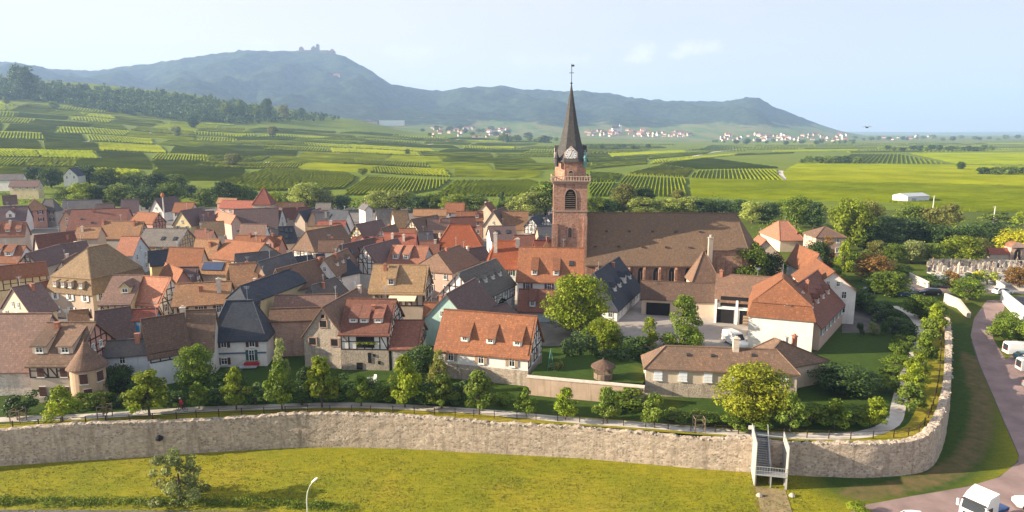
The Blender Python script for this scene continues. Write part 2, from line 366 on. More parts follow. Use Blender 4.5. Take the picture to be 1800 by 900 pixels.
def build_terrain():
    ys = np.concatenate([np.geomspace(40, 320, 150), np.geomspace(330, 3000, 110), np.geomspace(3040, 6200, 120), np.geomspace(6400, 13000, 22)])
    us = np.concatenate([np.linspace(-2600, -400, 36)[:-1], np.linspace(-400, 2200, 330), np.linspace(2200, 4400, 30)[1:]])
    UU, YY = np.meshgrid(us, ys); XX = (UU-900)/F*YY*.984
    ZZ = hfield(XX, YY)
    amp = np.where(YY > 3000, 1, 0)
    # spurs and gullies on the far slopes
    rr = np.clip((ZZ-30)/250, 0, 1)*amp
    cv = np.interp(UU, [c[0] for c in CREST], [c[1] for c in CREST]); tt = np.clip((YY-3000)/2000, 0, 1)
    fade = np.sin(np.clip(tt, 0, 1)*pi)**.7*amp
    for i in range(ZZ.shape[0]):
        if ys[i] <= 3000: continue
        for j in range(ZZ.shape[1]):
            x, y = XX[i, j], YY[i, j]
            n1 = noise.fractal(Vector((x/380, y/520, 3.1)), 1.0, 2.0, 5)
            n2 = noise.noise(Vector((x/46, y/46, 8.0)))
            n3 = noise.noise(Vector((x/19, y/19, 2.0)))
            ZZ[i, j] += fade[i, j]*rr[i, j]*n1*130 + rr[i, j]*(n2*10+n3*10)
    nr, nc = ZZ.shape
    verts = np.stack([XX, YY, ZZ], -1).reshape(-1, 3)
    def mk(name, i0, i1, mat):
        sub = verts.reshape(nr, nc, 3)[i0:i1].reshape(-1, 3); n = i1-i0
        me = bpy.data.meshes.new(name); idx = np.arange(n*nc).reshape(n, nc)
        q = np.stack([idx[:-1, :-1], idx[:-1, 1:], idx[1:, 1:], idx[1:, :-1]], -1).reshape(-1, 4)
        me.from_pydata(sub.tolist(), [], q.tolist()); me.materials.append(mat)
        me.polygons.foreach_set('use_smooth', [True]*len(q)); me.update()
        if name == 'lawn':
            at = me.attributes.new('dirt', 'FLOAT', 'POINT'); dw, lw = dirt_weight(sub); at.data.foreach_set('value', dw); at = me.attributes.new('lush_shade', 'FLOAT', 'POINT'); at.data.foreach_set('value', lw)
        return struct(link(name, me))
    i3 = int(np.searchsorted(ys, 320)); im = int(np.searchsorted(ys, 2400)); 
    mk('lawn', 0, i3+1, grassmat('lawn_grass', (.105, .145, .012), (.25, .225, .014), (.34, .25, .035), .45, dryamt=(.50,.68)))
    mk('terrain', i3, im+1, grassmat('valley_grass', (.085, .13, .008), (.135, .18, .010), (.17, .18, .016), .06))
    mm, nt, bs = _nodes('mountain_forest'); pos = geopos(nt)
    col = mixrgb(nt, ramp(nt, nz(nt, .022, 6, .85, pos), .40, .60), (.004, .012, .010), (.045, .066, .030))
    sepz = nt.nodes.new('ShaderNodeSeparateXYZ'); nt.links.new(pos, sepz.inputs[0])
    low = nt.nodes.new('ShaderNodeMapRange'); low.inputs['From Min'].default_value = 150; low.inputs['From Max'].default_value = 20; nt.links.new(sepz.outputs[2], low.inputs[0])
    lm = nt.nodes.new('ShaderNodeMath'); lm.operation = 'MULTIPLY_ADD'; nt.links.new(nz(nt, .0035, 5, .65, pos), lm.inputs[0]); lm.inputs[1].default_value = 1.6; lm.inputs[2].default_value = -.95
    la = nt.nodes.new('ShaderNodeMath'); la.operation = 'ADD'; nt.links.new(lm.outputs[0], la.inputs[0]); nt.links.new(low.outputs[0], la.inputs[1])
    mpf = nt.nodes.new('ShaderNodeMapping'); mpf.inputs['Scale'].default_value = (1, .35, 1); nt.links.new(pos, mpf.inputs[0])
    fields = mixrgb(nt, ramp(nt, nz(nt, .012, 3, .5, mpf.outputs[0]), .45, .55), (.10, .15, .035), (.17, .17, .06))
    col = mixrgb(nt, ramp(nt, la.outputs[0], .35, .5), col, fields)
    nt.links.new(col, bs.inputs['Base Color']); bs.inputs['Roughness'].default_value = 1; bs.inputs['Specular IOR Level'].default_value = 0
    MATS['mountain'] = mm
    mk('hills', im, nr, mm)
build_terrain()
# ------------------------------------------------------------------ air
def build_haze():
    m = bpy.data.materials.new('hazy_air'); m.use_nodes = True; nt = m.node_tree; nt.nodes.clear()
    o = nt.nodes.new('ShaderNodeOutputMaterial'); v = nt.nodes.new('ShaderNodeVolumePrincipled')
    v.inputs['Color'].default_value = (.42, .62, 1.0, 1); v.inputs['Density'].default_value = 1.2e-4; v.inputs['Anisotropy'].default_value = .1
    nt.links.new(v.outputs[0], o.inputs['Volume'])
    b = MB(); x0, x1, y0, y1, z0, z1 = -14000, 20000, -300, 13200, -1.6, 700
    b.box(((x0+x1)/2, (y0+y1)/2, (z0+z1)/2), (x1-x0, y1-y0, z1-z0))
    h = b.build('haze', m); tag(h, kind='stuff')
build_haze()
# ------------------------------------------------------------------ building materials
_ROOF = dict(orange=((0.249,0.104,0.052),(0.173,0.076,0.045)), brightorange=((0.317,0.091,0.040),(0.254,0.079,0.040)), salmon=((0.347,0.153,0.096),(0.274,0.129,0.085)), tan=((0.295,0.161,0.083),(0.191,0.112,0.069)),
 sand=((0.328,0.213,0.115),(0.239,0.160,0.088)), pink=((0.200,0.125,0.100),(0.145,0.100,0.085)), red=((0.260,0.085,0.059),(0.180,0.072,0.049)), redbrown=((0.195,0.083,0.058),(0.131,0.064,0.049)),
 brown=((0.177,0.107,0.075),(0.118,0.080,0.059)), oldbrown=((0.186,0.116,0.080),(0.116,0.085,0.064)), darkbrown=((0.140,0.088,0.064),(0.100,0.070,0.056)), purple=((0.155,0.101,0.095),(0.114,0.084,0.081)),
 slate=((0.103,0.103,0.114),(0.138,0.120,0.107)), navy=((0.044,0.053,0.072),(0.061,0.064,0.077)), greyslate=((0.161,0.145,0.132),(0.113,0.105,0.100)), nave=((0.168,0.110,0.070),(0.124,0.088,0.066)), ochre=((0.290,0.200,0.115),(0.210,0.150,0.090)))
for k, (a, b) in _ROOF.items(): roofmat('roof_'+k, a, b)
_WALL = dict(white=(.76,.74,.71), cream=(.62,.52,.40), yellow=(.62,.54,.32), pink=(.56,.40,.33), beige=(.55,.45,.36), blue=(.50,.60,.68), mint=(.40,.58,.54), ochre=(.55,.38,.18), grey=(.40,.37,.34), brightblue=(.06,.30,.55), rose=(.50,.28,.23), bluegrey=(.68,.72,.77), sandwall=(.50,.36,.25))
for k, c in _WALL.items(): wallmat('wall_'+k, c)
stonemat('wall_stone', (.46,.38,.30), (.32,.27,.22), (.52,.44,.36), 3.2)
stonemat('wall_rubble', (.62,.57,.50), (.44,.40,.35), (.68,.63,.57), 2.6, (.66,.61,.55))
stonemat('wall_sandstone', (.37,.20,.14), (.28,.145,.10), (.45,.27,.20), 1.5, (.39,.25,.185), 1.9, .4)
stonemat('wall_pinkbrick', (.42,.27,.21), (.34,.22,.18), (.48,.33,.26), 2.2, (.40,.30,.25), 2.0, .4)
plain('timber', (.045,.028,.022), .8); plain('timber_blue', (.10,.15,.22), .8); plain('timber_red', (.12,.04,.03), .8); plain('timber_grey', (.14,.12,.10), .8)
plain('frame_white', (.72,.72,.70), .5, 0, .05); plain('shutter_brown', (.10,.045,.035), .7); plain('shutter_green', (.03,.11,.07), .6); plain('shutter_white', (.74,.78,.82), .5, 0, .05)
plain('shutter_teal', (.10,.24,.24), .6); plain('shutter_purple', (.12,.07,.10), .6); plain('shutter_tan', (.36,.26,.18), .7); plain('shutter_blue', (.12,.2,.32), .6)
plain('chimney_brick', (.34,.15,.10), .9, 0, .3, 4); plain('chimney_plaster', (.58,.50,.42), .9, 0, .2, 2); plain('zinc', (.40,.45,.49), .4, .3); plain('dark', (.012,.012,.013), .9)
plain('plank', (.20,.15,.11), .9, 0, .3, 3); plain('tin', (.50,.53,.56), .45, .4); plain('metal_dark', (.04,.04,.045), .5, .3); plain('solar', (.05,.075,.15), .3, 0, .1); plain('stone_trim', (.33,.23,.18), .9)
def M(k): return MATS[k]
def RM(k): return MATS['roof_'+k]
def WM(k): return MATS['wall_'+k]
# ------------------------------------------------------------------ houses
_win = {}
def win_mesh(w, h, shut, arch=False, frame='frame_white'):
    """one window seen from outside: x along the wall, y outwards, z up; origin at its foot"""
    key = (round(w, 1), round(h, 1), frame)
    if key in _win: return _win[key]
    b = MB(); t = .09; w, h = key[0], key[1]
    for (cx, cz, sx, sz) in ((-w/2+t/2, h/2, t, h), (w/2-t/2, h/2, t, h), (0, t/2, w-2*t, t), (0, h-t/2, w-2*t, t), (0, h/2, .06, h-2*t)):
        b.box((cx, .04, cz), (sx, .09, sz), 0)
    b.box((0, .02, h*.62), (w-2*t, .06, .05), 0)
    b.face([(-w/2+t, .01, t), (w/2-t, .01, t), (w/2-t, .01, h-t), (-w/2+t, .01, h-t)], 1)
    b.box((0, .09, -.06), (w+.16, .2, .1), 0)
    _win[key] = b.mesh('window', [M(frame), M('glass')]); return _win[key]
_shut = {}
def shutter_mesh(w, h, mat):
    key = (round(w, 1), round(h, 1), mat)
    if key not in _shut:
        b = MB(); b.box((0, .05, h/2), (w, .05, h)); 
        for k in (.18, .5, .82): b.box((0, .085, h*k), (w*.86, .02, .07))
        _shut[key] = b.mesh('shutter', M(mat))
    return _shut[key]
def add_window(parent, p, out, w=1.0, h=1.4, shutter=None, frame='frame_white', closed=False):
    """p: foot of the window in the parent's frame, out: outward direction (2D)"""
    o = link('window', win_mesh(w, h, shutter, frame=frame), parent)
    o.location = p; o.rotation_euler = (0, 0, atan2(-out[0], out[1]))
    if shutter:
        sw = w/2
        for s in (-1, 1):
            q = link('shutter', shutter_mesh(sw*.97, h, shutter), o)
            q.location = (s*(w/2+sw/2) if not closed else s*w/4, 0.05 if closed else 0, 0)
    return o
class House: pass
def solve(A, B, E, zr, L=None, pmin=28, pmax=64, prior=49, hwfix=None, hA=0):
    a = pt(A[0], A[1], zr); b = pt(B[0], B[1], zr)
    d = (b-a); d.z = 0
    if L: d = d.normalized()*L
    ln = d.length; d = d.normalized(); n = Vector((d.y, -d.x, 0)); best = None
    for sgn in (1, -1):
        for hw in ([hwfix] if hwfix else np.arange(1.4, 13, .2)):
            for p in range(pmin, pmax+1, 2):
                q = a-d*hA+n*sgn*hw; q.z = zr-hw*tan(radians(p)); u, v = proj(q)
                c = (u-E[0])**2+(v-E[1])**2+((p-prior)/7)**2*3+(max(0, hw-8))**2*4
                if best is None or c < best[0]: best = (c, sgn, hw, p)
    _, sgn, hw, p = best
    return a, d, n*sgn, ln, float(hw), float(p), best[0]
def _clipz(x, hw, ze, tp): return ze+max(0, hw-abs(x))*tp
def timber_mesh(b, O, T, N, width, z0, z1, gable=None, step=1.25, seed=0, bt=.17):
    """beams standing proud of a wall. O foot centre (2D), T along the wall, N outwards; gable=(hw, tanpitch): triangle on top"""
    rr = random.Random(seed); T = Vector((T[0], T[1], 0)); N = Vector((N[0], N[1], 0)); O = Vector((O[0], O[1], 0)); hw = width/2
    def P(x, z): return O+T*x+N*.03+Vector((0,0,z))
    def beam(x0, za, x1, zb, w=bt): b.bar(P(x0, za), P(x1, zb), w, .07, 0, up=N)
    levels = [z0]
    while levels[-1]+1.9 < z1: levels.append(levels[-1]+2.3)
    levels[-1] = z1 if len(levels) > 1 else levels[-1]
    if len(levels) == 1: levels.append(z1)
    for z in levels: beam(-hw, z, hw, z)
    n = max(2, round(width/step)); xs = [-hw+bt/2+(width-bt)*i/n for i in range(n+1)]
    for li in range(len(levels)-1):
        za, zb = levels[li], levels[li+1]
        for x in xs: beam(x, za, x, zb)
        zm = (za+zb)/2
        for i in range(n):
            r = rr.random()
            if r < .25: beam(xs[i], za, xs[i+1], zb, bt*.8)
            elif r < .8: beam(xs[i], zm, xs[i+1], zm, bt*.7)
    if gable:
        tp = gable; zt = z1+hw*tp; z = z1
        while z+2.0 < zt-.6:
            z2 = z+2.1; w2 = hw-(z2-z1)/tp
            if w2 > .3: beam(-w2, z2, w2, z2)
            z = z2
        for x in xs[1:-1]:
            h = (hw-abs(x))*tp
            if h > .4: beam(x, z1, x, z1+h)
        for i in range(1, n-1):
            x0, x1 = xs[i], xs[i+1]; h = min((hw-abs(x0))*tp, (hw-abs(x1))*tp)
            if h > 1.2:
                if rr.random() < .5: beam(x0, z1, x1, z1+min(h, 2.0), bt*.8)
                beam(x0, z1+min(1.05, h*.5), x1, z1+min(1.05, h*.5), bt*.7)
        beam(-hw, z1, 0, zt); beam(hw, z1, 0, zt)
HOUSES = []
def house(label, A, B, E, zr=13.5, roof='brown', wall='white', name='house', cat='house', group=None, gz=4.0, L=None, hA=0.0, hB=0.0, tim='', timmat='timber', wn=True,
          shut=None, dorm=(), chim=(), sky=(), mans=0.0, stone=0.0, over=.35, pmin=28, prior=49, hwfix=None, ws=2.9, wsize=(.95, 1.35), gwall=None, facew=None, nb=None, dwall=None, closed=False, timz=None, hip_roof=None):
    """A, B: image points of the ridge ends (height zr), E: image point of the eave corner at A's end.
    hA, hB: hip runs beyond the ridge ends. Local frame: x along the ridge, +y towards E, origin at the ground."""
    if A[0] > B[0]+15:      # the right hand gable is the one at A then
        sw = str.maketrans('ab', 'ba'); tim = tim.translate(sw); wn = wn.translate(sw) if isinstance(wn, str) else wn
    a, d, n, ln, hw, pit, err = solve(A, B, E, zr, L, pmin, 64, prior, hwfix, hA)
    tp = tan(radians(pit)); ze = zr-hw*tp
    if ze < gz+1.4: ze = gz+1.4
    if nb: ze = max(ze, gz+nb)
    tp = (zr-ze)/hw
    H = House(); H.hw, H.ln, H.ze, H.zr, H.tp, H.err, H.label = hw, ln, ze-gz, zr-gz, tp, err, label
    c = a+d*ln/2; 
    root = thing(name, label, cat, (a.x, a.y, gz), atan2(d.y, d.x), group); H.root = root; H.a, H.d, H.n = a, d, n
    sy = 1.0 if Vector((-d.y, d.x, 0)).dot(n) > 0 else -1.0; H.sy = sy
    z0 = -1.0; e = H.ze; r = H.zr; x0, x1 = -hA, ln+hB; rm = RM(roof); wm = WM(wall)
    # walls
    b = MB(); o2 = over*.0
    b.face([(x0,-hw,z0),(x1,-hw,z0),(x1,-hw,e),(x0,-hw,e)]); b.face([(x1,hw,z0),(x0,hw,z0),(x0,hw,e),(x1,hw,e)])
    ga = [(x0,hw,z0),(x0,-hw,z0),(x0,-hw,e)]+([(0,0,r-.05)] if not hA else [])+[(x0,hw,e)]
    gb = [(x1,-hw,z0),(x1,hw,z0),(x1,hw,e)]+([(ln,0,r-.05)] if not hB else [])+[(x1,-hw,e)]
    b.face(ga, 1 if gwall else 0); b.face(gb, 1 if gwall else 0)
    b.build('wall', [wm]+([WM(gwall)] if gwall else []), root)
    if stone:
        s = MB(); 
        s.box(((x0+x1)/2, 0, (z0+stone)/2), (x1-x0+.1, 2*hw+.1, stone-z0)); s.build('plinth', WM('stone' if wall != 'rubble' else 'rubble'), root)
    # roof shell
    b = MB(); o = over; tk = .22; em = e
    xa, xb = x0-(o if not hA else o), x1+(o if not hB else o); yo = hw+o; eo = e-o*tp
    ra, rb = (-o if not hA else 0.0), (ln+o if not hB else ln)
    if mans:
        # lower steep storey of height mans, then the flatter upper roof
        ins = mans*.30; zb = eo+mans; y2 = yo-ins; A2, B2 = (xa+ins if hA else xa), (xb-ins if hB else xb)
        b.add([(xa,-yo,eo),(xb,-yo,eo),(xb,yo,eo),(xa,yo,eo),(A2,-y2,zb),(B2,-y2,zb),(B2,y2,zb),(A2,y2,zb)], [(0,1,5,4),(1,2,6,5),(2,3,7,6),(3,0,4,7),(3,2,1,0)])
        y3 = y2+.18; A3, B3 = (A2-.18 if hA else A2), (B2+.18 if hB else B2)
        b.add([(A3,-y3,zb+.02),(B3,-y3,zb+.02),(B3,y3,zb+.02),(A3,y3,zb+.02),(ra,0,r+.12),(rb,0,r+.12)], [(0,1,5,4),(2,3,4,5),(1,2,5),(3,0,4),(3,2,1,0)])
    else:
        b.add([(xa,-yo,eo),(xb,-yo,eo),(xb,yo,eo),(xa,yo,eo),(ra,0,r+.12),(rb,0,r+.12)], [(0,1,5,4),(2,3,4,5)]+([(1,2,5)] if hB else [])+([(3,0,4)] if hA else []))
        # underside / thickness
        b.add([(xa,-yo,eo-tk),(xb,-yo,eo-tk),(xb,yo,eo-tk),(xa,yo,eo-tk),(ra,0,r+.12-tk),(rb,0,r+.12-tk)], [(4,5,1,0),(5,4,3,2)]+([(2,1,5)] if hB else [])+([(4,0,3)] if hA else []))
        k = len(b.v)-12
        rim = [(k,k+1,k+7,k+6),(k+2,k+3,k+9,k+8)]
        if not hB: rim += [(k+1,k+5,k+11,k+7),(k+5,k+2,k+8,k+11)]
        else: rim += [(k+1,k+2,k+8,k+7)]
        if not hA: rim += [(k+3,k+4,k+10,k+9),(k+4,k,k+6,k+10)]
        else: rim += [(k+3,k,k+6,k+9)]
        for f in rim: b.f.append(f); b.m.append(0)
    rf = b.build('roof', rm, root, uv=True); H.roof = rf
    # ridge and hip tiles
    rc = MB(); rc.bar((ra, 0, r+.14), (rb, 0, r+.14), .26, .16)
    if hA and not mans:
        for s in (-1, 1): rc.bar((ra,0,r+.14), (xa, s*yo, eo+.02), .22, .14)
    if hB and not mans:
        for s in (-1, 1): rc.bar((rb,0,r+.14), (xb, s*yo, eo+.02), .22, .14)
    if mans:
        for (on, xx, x2, rr_) in ((hA, xa, A2, ra), (hB, xb, B2, rb)):
            if on:
                for s in (-1, 1): rc.bar((rr_,0,r+.14), (x2, s*y2, zb+.06), .22, .14)
    rc.build('ridge_cap', rm, rf, uv=True)
    tr = e if not mans else e
    # timber framing: letters say which walls (f = E side, a/b = gables)
    if tim:
        t = MB(); tz = timz if timz is not None else (max(stone, e-2.6) if e > 3.4 else stone+.1)
        if 'f' in tim: timber_mesh(t, ((x0+x1)/2, sy*hw), (1,0), (0,sy), x1-x0, tz, e-.1, None, 1.2, len(label))
        if 'a' in tim: timber_mesh(t, (x0, 0), (0,1), (-1,0), 2*hw, tz, e, tp if not hA else None, 1.2, len(label)+1)
        if 'b' in tim: timber_mesh(t, (x1, 0), (0,1), (1,0), 2*hw, tz, e, tp if not hB else None, 1.2, len(label)+2)
        t.build('timber_frame', M(timmat), root)
    # windows
    camL = Vector((0,0,CZ)); 
    def facing(nx, ny, px, py):
        w = Matrix.Rotation(atan2(d.y, d.x), 3, 'Z') @ Vector((nx, ny, 0)); p = Vector((a.x, a.y, 0))+Matrix.Rotation(atan2(d.y, d.x), 3, 'Z') @ Vector((px, py, 0))
        v = Vector((-p.x, -p.y, 0)).normalized(); return w.dot(v) > .12
    if wn:
        top = e-.35; floors = max(1, int((top-max(stone, 0))/2.55)) if top-stone > 1.3 else 0
        faces = [('f', (0,sy), x1-x0), ('a', (-1,0), 2*hw), ('b', (1,0), 2*hw)]
        for nm, nv, wd in faces:
            px, py = {'f': ((x0+x1)/2, sy*hw), 'a': (x0, 0), 'b': (x1, 0)}[nm]
            if not facing(*nv, px, py): continue
            if wn is not True and nm not in wn: continue
            k = max(1, int(wd/ws)); proud = .04
            for fl in range(floors):
                zf = top-wsize[1]-fl*2.75-.1
                if zf < max(stone, 0)+.2: continue
                if zf+gz < 0: continue
                for i in range(k):
                    t = (i+.5)/k*wd-wd/2
                    p = (px+t, py+nv[1]*proud, zf) if nm == 'f' else (px+nv[0]*proud, t, zf)
                    add_window(root, p, nv, wsize[0], wsize[1], shut if shut and wd/k > 2*wsize[0]+.1 or closed else None, closed=closed)
            if nm in 'ab' and not (hA if nm == 'a' else hB) and hw*tp > 2.4:
                for q in ((-.9, .9) if hw > 4 else (0,)):
                    add_window(root, (px+nv[0]*proud, q, e+.5), nv, .7, 1.0)
    # dormers (s along ridge, t up the slope of the E side, kind, width)
    for dm in dorm: dormer(H, *dm, roofm=rm, wm=WM(dwall or wall))
    for ch in chim:
        s, t = ch[0], ch[1]; hh = ch[2] if len(ch) > 2 else 1.4; mt = ch[3] if len(ch) > 3 else 'chimney_brick'; wd = ch[4] if len(ch) > 4 else .6
        y = sy*hw*(1-t); zz = e+(r-e)*t; cb = MB(); cb.box((s*ln, y, zz+hh/2-.6), (wd, wd*.8, hh+1.2)); cb.box((s*ln, y, zz+hh+.05), (wd+.18, wd*.8+.18, .12))
        cb.box((s*ln, y, zz+hh+.22), (wd*.5, wd*.4, .24))
        cb.build('chimney', M(mt), rf)
    for sk in sky:
        s, t = sk[0], sk[1]; w, h = (sk[2], sk[3]) if len(sk) > 3 else (.9, 1.3); mt = sk[4] if len(sk) > 4 else 'glass'
        sl = Vector((0, -sy*hw, r-e)).normalized(); up = Vector((0, sy*(r-e), hw)).normalized(); ctr = Vector((s*ln, sy*hw*(1-t), e+(r-e)*t))+up*.18
        sb = MB()
        vs = [ctr+Vector((dx*w/2,0,0))+sl*dy*h/2+up*dz for dz in (-.12, .06) for dx, dy in ((-1,-1),(1,-1),(1,1),(-1,1))]
        sb.add(vs, [(0,1,2,3),(4,7,6,5),(0,4,5,1),(1,5,6,2),(2,6,7,3),(3,7,4,0)], 1)
        g = [ctr+Vector((dx*(w/2-.08),0,0))+sl*dy*(h/2-.08)+up*.065 for dx, dy in ((-1,-1),(1,-1),(1,1),(-1,1))]
        sb.face(g, 0); sb.build('solar_panel' if mt == 'solar' else 'skylight', [M(mt), M('metal_dark')], rf)
    HOUSES.append(H); return H
def dormer(H, s, t, kind='shed', w=1.3, h=1.25, roofm=None, wm=None):
    sy, hw, e, r = H.sy, H.hw, H.ze, H.zr; tp = H.tp; x = s*H.ln
    y0 = hw*(1-t); z0 = e+(r-e)*t; b = MB()
    def P(dx, y, z): return (x+dx, sy*y, z)
    w2 = w/2
    if kind == 'shed':
        sl = tp*.60; run = min(h/(tp-sl), y0-.3); zb = z0+h+run*sl
        b.face([P(-w2,y0,z0),P(w2,y0,z0),P(w2,y0,z0+h),P(-w2,y0,z0+h)], 0)
        for q in (-1, 1): b.face([P(q*w2,y0,z0),P(q*w2,y0,z0+h),P(q*w2,y0-run,zb)], 0)
        o = .14; k = len(b.v); yf = y0+.3; zf = z0+h-.3*sl+.06
        top = [P(-w2-o,yf,zf),P(w2+o,yf,zf),P(w2+o,y0-run-.2,zb+.2*sl+.06),P(-w2-o,y0-run-.2,zb+.2*sl+.06)]
        bot = [(p[0],p[1],p[2]-.13) for p in top]
        b.add(top+bot, [(0,1,2,3),(7,6,5,4),(0,4,5,1),(1,5,6,2),(3,2,6,7),(0,3,7,4)], 1)
    else:
        gh = w2*1.0; zt = z0+h+gh; run = min((h+gh)/tp, y0-.1); run2 = min(h/tp, y0-.1)
        b.face([P(-w2,y0,z0),P(w2,y0,z0),P(w2,y0,z0+h),P(0,y0,zt),P(-w2,y0,z0+h)], 0)
        for q in (-1, 1): b.face([P(q*w2,y0,z0),P(q*w2,y0,z0+h),P(q*w2,y0-run2,z0+h)], 0)
        for q in (-1, 1):
            o = .15
            top = [P(q*(w2+o),y0+.2,z0+h-o+.05),P(0,y0+.2,zt+.07),P(0,y0-run,zt+.07),P(q*(w2+o),y0-run2-.05,z0+h-o+.05)]
            bot = [(p[0],p[1],p[2]-.1) for p in top]
            b.add(top+bot, [(0,1,2,3),(7,6,5,4),(0,4,5,1),(1,5,6,2),(3,2,6,7),(0,3,7,4)], 1)
    o = b.build('dormer', [wm, roofm], H.root, uv=True)
    add_window(o, P(0, y0+.03, z0+.16), (0, sy), min(w*.62, 1.0), h-.4)
    return o
# ------------------------------------------------------------------ the houses, front row first
h = house
h('big barn with long faded tan tiled roof above patchy white stone wall', (88,552), (-52,553), (57,648), 14.3, 'pink', 'rubble', wn=False, name='barn', cat='barn')
B1 = HOUSES[-1]
h('brown roofed house with timber band and two shed dormers beside the round tower', (165,568), (87,568), (131,640), 13.7, 'oldbrown', 'beige', tim='fb', shut='shutter_brown', closed=True, gwall='rose', dorm=[(.30,.24,'shed',2.0,1.2),(.86,.24,'shed',2.0,1.2)], timz=3.6)
h('long low slate roofed wing with pale blue wall right of the round tower', (262,596), (172,602), (262,618), 10.2, 'slate', 'bluegrey', wn='f', ws=5.5, nb=3.2, wsize=(.8,1.1))
h('house with steep plain brown roof over bluish timber wall and shaded base', (320,552), (252,562), (325,611), 13.5, 'darkbrown', 'bluegrey', tim='f', timmat='timber', wn=False, timz=3.6)
h('narrow house with brown roof ending in a red lower band left of the navy roof', (376,545), (322,547), (377,610), 13.4, 'oldbrown', 'white', wn='f', chim=[(.98,.8,1.6,'chimney_plaster',.7)])
h('white house with big navy hipped roof, green shutters and outside stair', (445,529), (398,530), (472,592), 13.9, 'navy', 'white', hA=2.2, hB=2.2, wn='f', shut='shutter_brown', ws=3.6)
H_NAVY = HOUSES[-1]
h('low brown roofed barn with pinkish brick wall between navy roof and stone gable', (570,541), (478,544), (568,557), 11.6, 'brown', 'pinkbrick', wn=False, name='barn', cat='barn', nb=5.2)
h('old fieldstone gable house with three square dark openings', (567,541), (603,521), (607,592), 13.6, 'brown', 'stone', wn=False, L=15)
H_STONE = HOUSES[-1]
h('timber house with red brown roof, three shed dormers and flowered loggia', (694,527), (614,526), (679,586), 13.8, 'redbrown', 'white', tim='fb', stone=3.3, wn=False, dorm=[(.25,.30,'shed',1.35,.9),(.55,.30,'shed',1.35,.9),(.78,.30,'shed',1.35,.9)], timz=3.3)
H_LOG = HOUSES[-1]
h('small annex with dull red lean roof and timber gable beside the loggia house', (741,564), (697,564), (728,610), 10.4, 'redbrown', 'rubble', tim='b', wn=False, timz=2.5)
h('mint green gable house with dark purple roof', (785,518), (812,503), (747,558), 13.2, 'purple', 'mint', wn='a', ws=4.5, L=13, shut=None)
h('long orange roofed house with three steep dormers on the inner rampart wall', (941,557), (784,545), (929,625), 13.2, 'orange', 'white', tim='b', shut='shutter_tan', stone=2.3, wn='fb', ws=3.6, dorm=[(.13,.22,'shed',1.3,1.0),(.42,.22,'shed',1.3,1.0),(.70,.22,'shed',1.3,1.0)], timz=2.6)
H_LONG = HOUSES[-1]
h('low cream house with hipped brown roof beside the big yellow green tree', (1170,609), (1366,616), (1137,649), 10.4, 'oldbrown', 'cream', hA=2.8, hB=2.2, stone=2.0, wn='f', ws=3.1, closed=True, shut='shutter_white', chim=[(.63,.93,1.7,'chimney_plaster',.8)], nb=4.3, sky=[(.2,.6,.5,.4),(.42,.6,.5,.4),(.78,.7,.5,.4)], wsize=(1.15,1.5))
h('tall manse with orange hipped mansard roof and bright white end wall', (1376,491), (1375,480), (1416,575), 15.4, 'orange', 'white', hA=4.4, hB=3.0, mans=2.4, wn='f', shut='shutter_teal', hwfix=5.0, pmin=40, prior=52, L=6.0, nb=6.0, chim=[(.05,.35,1.3,'chimney_plaster')])
H_MANSE = HOUSES[-1]
h('manse wing with red brown roof and row of dormers behind the orange mansard', (1391,509), (1437,476), (1442,573), 13.8, 'redbrown', 'pink', wn='f', shut='shutter_teal', dorm=[(.12,.4,'gable',1.1,1.1),(.34,.4,'gable',1.1,1.1),(.56,.4,'gable',1.1,1.1),(.78,.4,'gable',1.1,1.1)], chim=[(.3,.75,2,'chimney_brick')], hwfix=5.0)
h('lower wing with dark hipped roof joined to the foot of the bright white end wall', (1361,596), (1372,600), (1400,640), 10.6, 'oldbrown', 'cream', hA=2.0, hB=2.0, wn=False, chim=[(.9,.6,1.6)], nb=3.6)
h('brown roofed barn with open bays and white posts on the courtyard', (1262,482), (1377,489), (1251,531), 12.6, 'brown', 'white', wn=False, name='barn', cat='barn', nb=4.6, chim=[(.05,.9,1.2)])
H_BAYS = HOUSES[-1]
h('long low shed with dark brown roof and black doorway beside the courtyard', (1130,494), (1262,500), (1121,527), 10.2, 'darkbrown', 'beige', wn=False, name='shed', cat='shed', nb=3.6)
H_SHED = HOUSES[-1]
h('white house with blue slate roof and white dormers along its courtyard side', (1044,481), (1064,468), (1076,541), 12.8, 'navy', 'white', hA=1.5, wn='fa', shut=None, dorm=[(.2,.35,'gable',1.2,1.1),(.4,.35,'gable',1.2,1.1),(.62,.35,'gable',1.5,1.6),(.85,.35,'gable',1.2,1.1)], L=19, hwfix=5.2, ws=2.4)
h('large orange roofed house with two dormers left of the tower foot', (915,435), (1024,437), (906,492), 16.2, 'orange', 'white', wn='f', shut='shutter_purple', dorm=[(.26,.16,'shed',1.25,1.2),(.60,.16,'shed',1.25,1.2)], sky=[(.83,.52)], ws=3.4)
h('brown roofed annex with single dormer in front of the two dormer orange house', (915,509), (992,511), (915,548), 9.6, 'redbrown', 'blue', wn=False, dorm=[(.3,.15,'shed',1.2,1.4)], nb=2.4)
h('bright orange roofed house with green shutters left of the church', (870,424), (911,424), (851,470), 16.2, 'brightorange', 'white', hA=1.6, wn='f', shut='shutter_green', chim=[(.03,.6,4,'chimney_plaster',.8),(.97,.8,1.6,'chimney_plaster',.9)], ws=3.0)
h('stately house with red mansard roof and rows of eyebrow dormers', (790,396), (826,396), (771,430), 14.9, 'brightorange', 'beige', hA=3.2, hB=3.2, wn='f', shut='shutter_brown', dorm=[(.0,.2,'shed',1.2,.7),(.45,.2,'shed',1.2,.7),(.95,.2,'shed',1.2,.7),(.2,.62,'shed',1.1,.6),(.75,.62,'shed',1.1,.6)], nb=6)
